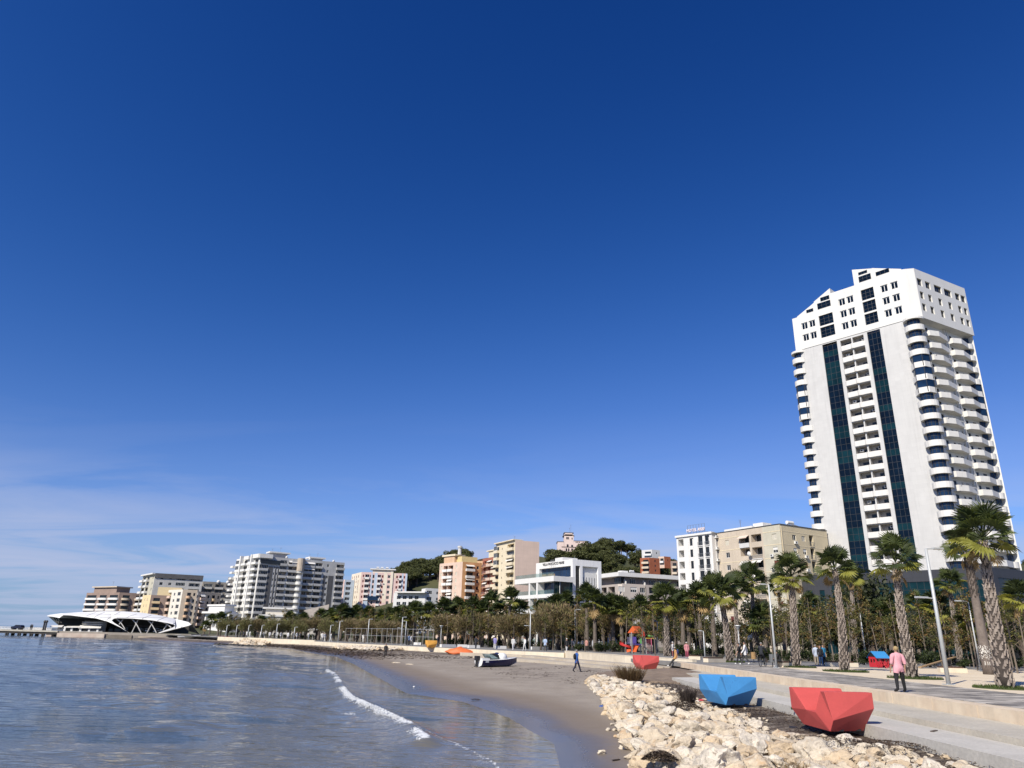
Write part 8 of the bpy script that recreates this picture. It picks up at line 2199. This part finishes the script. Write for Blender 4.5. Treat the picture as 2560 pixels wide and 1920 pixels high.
p = gp(2232, 1668, 0); t = thing('picnic_table', 'dark wooden picnic table between playhouse and the pink shirted woman', 'table', p, rad(5)); q = MB(); q.box((-.8, -.3, .7), (.8, .3, .75)); part('tabletop', q, WOODD, t)
for y in (-.65, .65): q = MB(); q.box((-.8, y - .12, .42), (.8, y + .12, .46)); part('seat', q, WOODD, t)
for x in (-.6, .6): q = MB(); q.tube([(x, -.7, 0), (x, -.15, .7)], .04, 5); q.tube([(x, .7, 0), (x, .15, .7)], .04, 5); part('leg', q, WOODD, t)
a, b_ = gp(2300, 1671, 0), gp(2392, 1668, 0); t = thing('seesaw', 'long wooden seesaw plank tilted up to the right behind the tall lamp', 'seesaw', a, math.atan2(b_.y - a.y, b_.x - a.x)); L_ = (b_ - a).length
q = MB(); q.prism([(0, -.12), (L_, -.12), (L_, .12), (0, .12)], [.04, .86, .86, .04], [.13, .95, .95, .13]); part('plank', q, mat('seesaw wood', (.42, .28, .14), .8, .15, 3), t); q = MB(); q.box((L_ * .48, -.1, 0), (L_ * .54, .1, .42)); part('pivot', q, STEEL, t)
for x in (.5, L_ - .5): q = MB(); z = .10 + .82 * x / L_; q.tube([(x, -.14, z + .2), (x, .14, z + .2)], .02, 5); q.tube([(x, 0, z), (x, 0, z + .2)], .02, 5); part('handle', q, STEEL, t)
p = gp(2440, 1672, 0)
for i, dx in enumerate((-.7, .5)):
 t = thing('motor_scooter', 'dark motor scooter parked in the shade behind the slatted bench, %s one' % ('left' if i == 0 else 'right'), 'scooter', (p.x + dx * 1.2, p.y + 4.0, 0), .9); q = MB(); q.ball((0, -.35, .55), (.18, .45, .22), 0, 8, 5); q.box((-.17, -.1, .18), (.17, .35, .26)); q.ball((0, .45, .6), (.2, .12, .35), 0, 8, 5); q.tube([(0, .45, .8), (0, .38, 1.05)], .03, 6); q.tube([(-.3, .33, 1.05), (.3, .33, 1.05)], .02, 6); part('body', q, BLACK, t, True)
 for y in (-.5, .55): q = MB(); q.tube([(-.05, y, .22), (.05, y, .22)], .22, 12); part('wheel', q, BLACK, t)

# ------------------------------------------------------------------ boats and tarpaulin on the beach
def hull(q, L_, B_, D_, mi_side=0, mi_deck=1, n=12, stripe=2):
 sec = []
 for i in range(n + 1):
  t_ = i / n; b_ = B_ / 2 * (1 - max(0, (t_ - .35) / .65) ** 2.2) * (.92 + .08 * min(1, t_ * 4)); sh = D_ * (.80 + .32 * t_ ** 1.7); kz = .0 + D_ * .55 * max(0, (t_ - .62) / .38) ** 2
  b_ = max(b_, .015); x = t_ * L_; ch = kz + (sh - kz) * .34
  sec.append([(x, 0, kz), (x, b_ * .70, ch * .78 + kz * .22), (x, b_ * .90, ch + (sh - ch) * .45), (x, b_, sh), (x, b_ * .82, sh + .05)])
 for s in (1, -1):
  for a, b_ in zip(sec[:-1], sec[1:]):
   for k in range(4):
    P = [(p[0], p[1] * s, p[2]) for p in (a[k], b_[k], b_[k + 1], a[k + 1])]
    q.poly(P if s < 0 else P[::-1], (stripe, mi_side, mi_side, mi_deck)[k])
 a = sec[0]; q.poly([(p[0], p[1], p[2]) for p in a[:4]] + [(p[0], -p[1], p[2]) for p in a[3:0:-1]], mi_deck)
 return sec
NAVYB = mat('boat navy', (.008, .012, .085), .25, .05); WB = mat('boat white gelcoat', (.76, .76, .75), .3, .04); GRB = mat('boat grey stripe', (.22, .24, .32), .35, .08)
p = gp(1196, 1665, -.92); BT = thing('speedboat', 'navy and white speedboat with outboard engine drawn up on the beach', 'boat', (p.x, p.y, bz(p.x, p.y) + .02), rad(33)); BT.scale = (.84, .84, .80)
q = MB(); sec = hull(q, 5.1, 2.0, .95); part('hull', q, [NAVYB, WB, GRB], BT)
q = MB()
for a, b_ in zip(sec[6:-1], sec[7:]): q.poly([a[4], b_[4], (b_[4][0], -b_[4][1], b_[4][2]), (a[4][0], -a[4][1], a[4][2])][::-1])
q.poly([sec[0][4], sec[6][4], (sec[6][4][0], -sec[6][4][1], sec[6][4][2] - .25), (sec[0][4][0], -sec[0][4][1], sec[0][4][2] - .25)][::-1]); q.box((.05, -.75, .55), (1.0, .75, .98)); part('deck', q, WB, BT)
q = MB(); q.poly([(1.3, -.8, .95), (1.3, .8, .95), (.8, .65, 1.45), (.8, -.65, 1.45)]); q.poly([(1.3, .8, .95), (2.1, .86, .98), (1.3, .72, 1.4), (.8, .65, 1.45)]); q.poly([(1.3, -.8, .95), (.8, -.65, 1.45), (1.3, -.72, 1.4), (2.1, -.86, .98)]); part('windscreen', q, glassmat('boat windscreen', (.25, .33, .32), .1), BT)
q = MB(); q.ball((1.95, 0, 1.12), (.75, .62, .42), 0, 10, 6); part('black_cover', q, BLACK, BT, True)
q = MB(); q.ball((3.0, -.1, 1.10), (.62, .6, .50), 0, 12, 8); part('white_cover', q, WB, BT, True); q = MB(); q.ball((2.6, .35, 1.15), (.5, .4, .48), 0, 10, 6); part('blue_cover', q, mat('boat blue cover', (.02, .025, .10), .6), BT, True)
q = MB(); q.box((-.42, -.24, .72), (.05, .24, 1.22)); q.box((-.36, -.09, .05), (-.12, .09, .75)); q.box((-.55, -.05, .05), (-.10, .05, .14)); part('outboard_engine', q, BLACK, BT)
q = MB(); q.box((.35, -.985, .52), (.75, -.955, .74)); o = part('name_plate', q, mat('pale plate', (.45, .47, .50), .5), BT)
bm_ = crumple(31, 1.9, .95, .62)
bm_.v = [(x, y, z + .42 * math.exp(-((x + .2) / .5) ** 2 - (y / .6) ** 2) + .14 * noise.noise(Vector((x * 3.2, y * 3.2, 2)))) for x, y, z in bm_.v]; p = gp(1152, 1637, -.78); o = solo('tarpaulin', bm_, mat('orange tarpaulin', (.72, .17, .05), .6, .08, 1.5, bump=.06, bscale=3.5), 'crumpled orange tarpaulin over gear on the beach left of the speedboat', 'tarpaulin', None, smooth=True, loc=(p.x, p.y, bz(p.x, p.y) + .08), rz=.1)
for (px, py, rz, L_, mm, lb) in ((463, 1598, .15, 4.6, (WB, mat('boat grey', (.30, .33, .38), .5), WB), 'long pale rowing boat on the far beach nearest the shell roof'), (480, 1596, .2, 4.2, (WB, WB, GRB), 'white boat on the far beach behind the long pale one'), (508, 1596, 1.1, 3.6, (WB, GRB, WB), 'small white boat bow-on in the far beach row'), (523, 1599, .1, 4.0, (GRB, WB, GRB), 'grey blue boat in the middle of the far beach row'), (541, 1598, .2, 4.2, (mat('boat red', (.36, .04, .05), .5), mat('boat red', (.36, .04, .05)), GRB), 'red pedal boat at the back of the far beach row'), (548, 1601, .05, 4.4, (mat('boat red', (.36, .04, .05)), mat('boat red', (.36, .04, .05)), GRB), 'dark red boat nearest the water in the far beach row'), (432, 1594, .1, 4.4, (mat('boat grey', (.30, .33, .38)), WB, GRB), 'white topped grey boat below the shell roof tip')):
 p = gp(px, py, -.85); t = thing('rowing_boat', lb, 'boat', (p.x - 2, p.y, max(-1.2, bz(p.x, p.y))), rz, 'boats drawn up on the far beach'); q = MB(); hull(q, L_, 1.5, .62); part('hull', q, list(mm), t); q = MB(); q.box((.6, -.55, .38), (L_ * .62, .55, .42)); part('thwart', q, mm[1], t)

# ------------------------------------------------------------------ fence of thin poles, parasols
ft = thing('pole_fence', 'tall fence of thin pale poles with a top rail below the pastel pink block', 'fence', base(960, edgeY(960, 6)))
f0 = ft.location.copy(); pts = [base(px, edgeY(px, 6)) for px in range(862, 1096, 13)]
q = MB(); q.tube([(0, 0, 0), (0, 0, 2.7)], .035, 5); pm = q.mesh('post', mat('pale pole', (.42, .39, .34), .7))
for p in pts: link('post', pm, ft, p - f0)
q = MB()
for z in (2.62, 1.4): q.tube([p - f0 + Vector((0, 0, z)) for p in pts], .03, 5)
part('rail', q, GALV, ft)
for i, (px, Y, z) in enumerate(((1054, 168, 2.7), (1094, 166, 2.6), (1030, 176, 4.2), (961, 176, 3.0), (872, 176, 2.6), (780, 184, 2.8), (1310, 172, 2.6), (705, 196, 3.0), (560, 205, 2.8))):
 t = thing('parasol', ('white parasol right of the pole fence middle', 'white parasol at the right end of the pole fence', 'white parasol high behind the two fence lamps', 'white parasol behind the pole fence', 'white parasol at the left end of the fence', 'white parasol under the far tamarisks', 'white parasol at the foot of the white hotel', 'white parasol behind the far strollers', 'white parasol by the far beach palms')[i], 'parasol', base(px, Y)); q = MB(); n = 8
 for k in range(n): a0, a1 = 2 * math.pi * k / n, 2 * math.pi * (k + 1) / n; q.poly([(1.6 * math.cos(a0), 1.6 * math.sin(a0), z - .5), (1.6 * math.cos(a1), 1.6 * math.sin(a1), z - .5), (0, 0, z)]); q.poly([(1.6 * math.cos(a0), 1.6 * math.sin(a0), z - .7), (1.6 * math.cos(a1), 1.6 * math.sin(a1), z - .7), (1.6 * math.cos(a1), 1.6 * math.sin(a1), z - .5), (1.6 * math.cos(a0), 1.6 * math.sin(a0), z - .5)])
 part('canopy', q, AWN, t); q = MB(); q.tube([(0, 0, 0), (0, 0, z - .1)], .04, 5); part('pole', q, ACW, t)
# white cafe canopies seen under the trees
for i, (px, Y, w, z0, z1) in enumerate(((1060, 178, 9, 2.4, 2.9), (1215, 186, 16, 2.6, 3.5), (1015, 182, 8, 3.6, 4.3), (690, 205, 7, 2.2, 3.0))):
 t = thing('cafe_canopy', ('white flat canopy behind the fence right part', 'long white canopy along the foot of the white hotel', 'high white canopy left of the peach block foot', 'white canopy behind the far strollers')[i], 'canopy', base(px, Y)); q = MB(); q.box((-w / 2, 0, z0), (w / 2, 4, z1 - .2)); q.box((-w / 2 - .2, -.3, z1 - .2), (w / 2 + .2, 4, z1)); part('roof', q, AWN, t)
 for x in (-w / 2 + .2, 0, w / 2 - .2): q = MB(); q.box((x - .08, .1, 0), (x + .08, .26, z0)); part('post', q, ACW, t)

# ------------------------------------------------------------------ shell-roofed restaurant on its quay, pier
YR = 240.0
sh = thing('shell_restaurant', 'low white shell roofed restaurant with a lens shaped opening on the quay', 'restaurant', (-118, YR, -.5))
S0 = Vector((-118, YR, -.5))
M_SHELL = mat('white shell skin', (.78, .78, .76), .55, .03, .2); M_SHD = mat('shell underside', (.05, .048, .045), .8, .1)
def ip(t_): return lambda x: float(np.interp(x, [a for a, _ in t_], [b_ for _, b_ in t_]))
top = ip([(118, 1539), (126, 1536.5), (150, 1533.5), (200, 1530), (260, 1528), (310, 1528.5), (350, 1531), (400, 1538.5), (440, 1547.5), (470, 1555), (477, 1559), (478.5, 1561)])
lowL = ip([(118, 1541), (130, 1541.5), (150, 1545), (153, 1541), (158, 1537.5), (175, 1538), (200, 1541), (240, 1545.5), (270, 1554), (300, 1568), (326, 1584)])
lensT = ip([(279, 1551), (281, 1546.5), (290, 1545.2), (330, 1546), (380, 1550.5), (420, 1557.5), (435, 1561.5), (438, 1564)])
lensB = ip([(279, 1551), (284, 1556), (296, 1563.5), (310, 1573), (323, 1583.5)])
lensR = ip([(391, 1584), (410, 1576.5), (430, 1569.5), (436, 1566.5), (438, 1564)])
lowR = ip([(386, 1584), (400, 1582), (430, 1574.5), (455, 1568), (470, 1564.5), (478.5, 1561)])
def depth(x): return YR + 4 * math.sin(math.pi * (x - 118) / 360) * -1
def skin(nm, xs, f0_, f1_, y0, y1, m_, n=6, bulge=0, thick=.35):
 q = MB(); P = []
 for x in xs:
  row = []
  for j in range(n + 1):
   t_ = j / n; py = f0_(x) + (f1_(x) - f0_(x)) * t_; Yd = y0(x) + (y1(x) - y0(x)) * (1 - math.cos(t_ * math.pi / 2) if bulge else t_)
   row.append(at(x, py, Yd) - S0)
  P.append(row)
 for i in range(len(P) - 1):
  for j in range(n):
   q.poly([P[i][j], P[i + 1][j], P[i + 1][j + 1], P[i][j + 1]])
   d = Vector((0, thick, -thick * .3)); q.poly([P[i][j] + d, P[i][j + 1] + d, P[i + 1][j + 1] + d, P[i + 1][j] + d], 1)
  d = Vector((0, thick, -thick * .3))
  q.poly([P[i][0], P[i][0] + d, P[i + 1][0] + d, P[i + 1][0]]); q.poly([P[i][n], P[i + 1][n], P[i + 1][n] + d, P[i][n] + d])
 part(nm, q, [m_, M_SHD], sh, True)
d0 = lambda x: depth(x); d1 = lambda x: depth(x) + 9
lin = lambda a, b_, n: [a + (b_ - a) * i / n for i in range(n + 1)]
skin('roof_shell', lin(153, 279, 26), lowL, top, d0, d1, M_SHELL, 7, 1)
skin('roof_shell', lin(118, 153, 8), lowL, top, lambda x: depth(x) + 3, d1, M_SHELL, 4, 1)
skin('roof_shell', lin(279, 438, 34), lensT, top, d0, d1, M_SHELL, 7, 1)
skin('roof_shell', lin(438, 478.5, 10), lowR, top, d0, lambda x: depth(x) + 9 * max(0.05, (478.5 - x) / 40), M_SHELL, 5, 1)
skin('shell_leg', lin(279, 324, 14), lowL, lensB, lambda x: depth(x) - .05, lambda x: depth(x), M_SHELL, 3)
skin('shell_leg', lin(388, 438, 14), lowR, lensR, lambda x: depth(x) - .05, lambda x: depth(x), M_SHELL, 3)
# back half of the roof falling away behind
q = MB(); xs = lin(118, 478.5, 30)
for a, b_ in zip(xs[:-1], xs[1:]):
 A, B_ = at(a, top(a), d1(a)) - S0, at(b_, top(b_), d1(b_)) - S0
 q.poly([A, B_, B_ + Vector((0, 9, -3.5)), A + Vector((0, 9, -3.5))]); 
part('roof_shell', q, M_SHELL, sh, True)
for (x0, y0, x1, y1) in ((215, 1541, 240, 1531), (235, 1544, 262, 1530), (264, 1552, 300, 1530), (250, 1543.5, 420, 1544), (316, 1544, 342, 1535), (355, 1547, 378, 1538), (393, 1552, 415, 1543), (430, 1561, 455, 1553), (200, 1534, 300, 1537), (452, 1568, 478, 1556)):
 q = MB(); pts = []
 for i in range(9):
  t_ = i / 8; x = x0 + (x1 - x0) * t_; y = y0 + (y1 - y0) * (t_ ** .8); f0_ = lowL(x) if x < 279 else lensT(x) if x < 438 else lowR(x)
  f = max(0, min(1, (y - f0_) / (top(x) - f0_))); pts.append(at(x, y, d0(x) + 9 * (1 - math.cos(f * math.pi / 2)) - .12) - S0)
 q.tube(pts, .05, 4); part('seam', q, mat('seam grey', (.33, .33, .32), .6), sh)
for x0, x1, y0, y1 in ((291, 312, 1547, 1572), (329, 353, 1547, 1583), (368, 391, 1549, 1582), (406, 428, 1555, 1569), (345, 329, 1550, 1583), (383, 367, 1553, 1583), (420, 408, 1558, 1576), (308, 298, 1548, 1561)):
 q = MB(); q.tube([at(x0 + (x1 - x0) * t_ ** .7 if x1 > x0 else x0 + (x1 - x0) * t_, y0 + (y1 - y0) * t_, depth(x0) + 1.2) - S0 for t_ in (0, .25, .5, .75, 1)], .16, 5); part('arch_strut', q, mat('strut white', (.55, .54, .52), .6), sh)
def hall(nm, x0, x1, yt, yb, Yd, m_, dy=.3):
 a, b_ = at(x0, yt, Yd) - S0, at(x1, yb, Yd) - S0; q = MB(); q.box((a.x, a.y, b_.z), (b_.x, a.y + dy, a.z)); part(nm, q, m_, sh)
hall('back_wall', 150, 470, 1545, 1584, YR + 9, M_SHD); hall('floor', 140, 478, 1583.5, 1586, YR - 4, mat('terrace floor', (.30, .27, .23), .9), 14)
hall('pink_band', 318, 420, 1564, 1567, YR + 8, mat('interior band', (.45, .36, .34), .8)); hall('pink_band', 330, 430, 1556, 1558.5, YR + 8.4, mat('interior beam', (.16, .15, .14), .8))
hall('glass_front', 212, 262, 1552, 1582, YR + 5, GREYW); hall('glass_front', 258, 318, 1566, 1583, YR + 6, GLASS); hall('glass_front', 160, 200, 1562, 1582, YR + 3, GLASS)
for (x0, x1, y0) in ((205, 255, 1559.5), (205, 256, 1555)):
 hall('fascia', x0, x1, y0, y0 + 2.2, YR - .5, WHITE)
for (x0, x1, ya, yb) in ((196, 256, 1562.5, 1568.5), (163, 205, 1565, 1567), (125, 160, 1563, 1566)):
 a, b_, c, d = at(x0 + 5, ya, YR + 1) - S0, at(x1, ya, YR + 1) - S0, at(x1 - 4, yb, YR - 2) - S0, at(x0, yb, YR - 2) - S0; q = MB(); q.poly([a, d, c, b_]); q.poly([v - Vector((0, 0, .08)) for v in (a, b_, c, d)]); q.poly([d, d - Vector((0, 0, .25)), c - Vector((0, 0, .25)), c]); part('awning', q, AWN, sh)
for x in (160, 178, 200, 222, 243): hall('post', x, x + 1.0, 1566, 1584, YR - 1.5, ACW, .15)
rr = random.Random(6)
for i in range(16):
 x = rr.uniform(338, 408); hall('cafe_table', x, x + rr.uniform(2, 4), 1573 + rr.uniform(0, 6), 1575 + rr.uniform(0, 5), YR + rr.uniform(1, 6), ACW, 1.0)
for x in (352, 370, 392):
 q = MB(); c = at(x, 1569.5, YR + 4) - S0
 for k in range(8): a0, a1 = 2 * math.pi * k / 8, 2 * math.pi * (k + 1) / 8; q.poly([(c.x + 1.2 * math.cos(a0), c.y + 1.2 * math.sin(a0), c.z - .4), (c.x + 1.2 * math.cos(a1), c.y + 1.2 * math.sin(a1), c.z - .4), (c.x, c.y, c.z)])
 q.tube([c, c - Vector((0, 0, 2))], .05, 4); part('parasol', q, AWN, sh)
for x0 in (135, 140, 146): q = MB(); q.tube([at(x0, 1543, YR + 5) - S0, at(x0 + 8, 1558, YR + 3) - S0], .18, 5); part('roof_strut', q, M_SHD, sh)
q = MB()
for i in range(130): x = 140 + i * .9; a = at(x, 1577.5, YR - 3.6) - S0; q.box((a.x - .02, a.y, a.z - .9), (a.x + .02, a.y + .04, a.z))
a, b_ = at(140, 1577.5, YR - 3.6) - S0, at(257, 1577.5, YR - 3.6) - S0; q.box((a.x, a.y, a.z - .06), (b_.x, a.y + .06, a.z)); part('railing', q, ACW, sh)
# quay: pale stone part and darker part
def quay(nm, pl, z1, m_, label=None): q = MB(); q.prism(pl, -3.0, z1); return q
M_Q = mat('quay stone', (.55, .49, .41), .9, .12, .25, streak=.45, bump=.05, bscale=2, c2=(.42, .30, .24)); M_QD = mat('quay dark stone', (.22, .19, .155), .9, .2, .3, bump=.06, bscale=2)
QW = thing('quay_wall', 'weathered quay wall with pale stone at left and dark stone under the shell restaurant', 'quay', (-118, YR - 5, -1))
def qpart(nm, x0, x1, yt, Yd, dy, m_):
 a, b_ = at(x0, yt, Yd), at(x1, yt, Yd); q = MB(); q.prism([(a.x, Yd), (b_.x, Yd), (b_.x + 1, Yd + dy), (a.x - 1, Yd + dy)], -3, a.z); o = link(nm, q.mesh(nm, m_, False, (-118, YR - 5, -1)), QW)
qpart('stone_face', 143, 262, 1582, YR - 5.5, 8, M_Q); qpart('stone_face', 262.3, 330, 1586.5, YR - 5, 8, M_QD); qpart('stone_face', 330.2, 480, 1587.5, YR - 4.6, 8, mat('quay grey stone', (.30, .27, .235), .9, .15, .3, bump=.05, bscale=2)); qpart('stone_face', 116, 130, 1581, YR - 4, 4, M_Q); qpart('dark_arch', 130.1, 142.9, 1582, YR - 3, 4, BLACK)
qpart('coping', 143, 262, 1580.6, YR - 5.7, 2, mat('coping pale', (.62, .58, .50), .8)) if False else None
# strand in front of the quay and behind it
qb = MB(); qb.prism([(-130, 243), (-101, 229), (-60, 190), (-60, 260), (-150, 290)], -2, -.62); solo('quay_ground', qb, M_SAND, kind='structure')
# pier on paired piles
PR = thing('pier', 'low pier on paired dark piles with white railing at the far left', 'pier', (-150, YR - 3, 0)); P0 = PR.location.copy()
za, zb_ = at(60, 1574.5, YR - 3).z, at(60, 1578.5, YR - 3).z
xa, xb = at(-60, 1574, YR - 3).x, at(152, 1574, YR - 3).x
q = MB(); q.box((xa + 150, -1.5, zb_), (xb + 150, 2.5, za)); part('deck', q, mat('pier concrete', (.48, .45, .38), .9, .1), PR)
q = MB(); q.box((xa + 150, -1.2, zb_ - .6), (xb + 150, 2.2, zb_ - .01)); part('beam', q, mat('pier dark beam', (.06, .055, .05), .9), PR)
for px in (20.5, 25, 51, 55.5, 81, 86, 111, 115):
 x = at(px, 1585, YR - 3).x + 150; q = MB(); q.tube([(x, -1.0, -3), (x, -1.0, zb_ - .5)], .28, 7); q.tube([(x, 1.8, -3), (x, 1.8, zb_ - .5)], .28, 7); part('pile', q, mat('wet pile', (.045, .042, .04), .7), PR)
q = MB(); zr = at(90, 1568.5, YR - 3).z
for i in range(60): x = xa + 150 + (xb - xa) * i / 59; q.box((x - .06, 2.3, za), (x + .06, 2.4, zr))
for z in (zr, (zr + za) / 2, za + .2): q.box((xa + 150, 2.32, z - .10), (xb + 150, 2.38, z))
q.box((at(58, 1570, YR - 3).x + 150, 2.40, za), (at(106, 1570, YR - 3).x + 150, 2.46, zr)); part('railing', q, ACW, PR)
for px in (112.5, 117.5): x = at(px, 1553, YR - 3).x + 150; q = MB(); q.tube([(x, 0, za), (x, 0, at(px, 1553, YR - 3).z)], .25, 6); q.ball((x, 0, at(px, 1554, YR - 3).z), .45, 0, 6, 4); part('gate_post', q, mat('dark gate post', (.05, .05, .055), .7), PR)
SV = thing('car', 'dark blue estate car parked on the far left pier', 'car', (at(43, 1572, YR - 3).x, YR - 3, za)); q = MB()
prof = [(-1.5, .35), (1.55, .35), (1.6, .75), (1.45, 1.25), (1.0, 1.42), (-.2, 1.42), (-.75, 1.0), (-1.5, .85)]; k2 = 1.05
q.poly([(x * k2, -.85, z) for x, z in prof]); q.poly([(x * k2, .85, z) for x, z in prof[::-1]])
for (a, b_) in zip(prof, prof[1:] + prof[:1]): q.poly([(a[0] * k2, -.85, a[1]), (a[0] * k2, .85, a[1]), (b_[0] * k2, .85, b_[1]), (b_[0] * k2, -.85, b_[1])])
part('body', q, mat('car navy', (.015, .018, .045), .3), SV)
for x in (-1.0, 1.05): q = MB(); q.tube([(x, -.9, .33), (x, .9, .33)], .33, 12); part('wheel', q, BLACK, SV)
q = MB(); q.poly([(-.6, -.87, 1.02), (1.2, -.87, 1.02), (.98, -.87, 1.34), (-.18, -.87, 1.34)]); part('window', q, glassmat('car glass', (.05, .06, .08)), SV)
for i, px in enumerate((68, 71.5)): person(px, 1573, za, ('person in dark clothes leaning at the pier railing, left of the pair', 'person in dark clothes at the pier railing, right of the pair')[i], (.03, .03, .04), (.04, .04, .05), BLK, 'dark', 0, 'stand', 1.75, 0, Y=YR - 3)
BW = MB(); BW.prism([(-330, 318), (-212, 332), (-212, 336), (-330, 322)], -2.5, -.55); solo('breakwater', BW, mat('breakwater pale', (.62, .60, .56), .8), 'low pale breakwater on the sea seen under the pier', 'breakwater')
t = thing('motor_boat', 'tiny white boat floating beyond the pier piles', 'boat', (*gp(92, 1585.5, SEA)[:2], SEA - .2), 0); q = MB(); hull(q, 5, 1.8, .9); part('hull', q, [WB, WB, WB], t)

# labels of look-alikes that only their place tells apart
ORD = 'leftmost second third fourth fifth sixth seventh eighth ninth tenth eleventh twelfth thirteenth fourteenth fifteenth sixteenth seventeenth eighteenth nineteenth twentieth'.split()
bucket = {}
for o in SC.objects:
 if o.parent is None and 'label' in o and 'group' in o: bucket.setdefault((o['group'], o['label']), []).append(o)
for (g_, lb), os_ in bucket.items():
 if 2 <= len(os_) <= 20:
  n2 = len(os_) == 2
  os_.sort(key=lambda o: o.location.x / max(1, o.location.y))
  for i, o in enumerate(os_): o['label'] = lb + (', left one' if n2 and i == 0 else ', right one' if n2 else ', leftmost' if i == 0 else ', rightmost' if i == len(os_) - 1 else ', %s from left' % ORD[i])
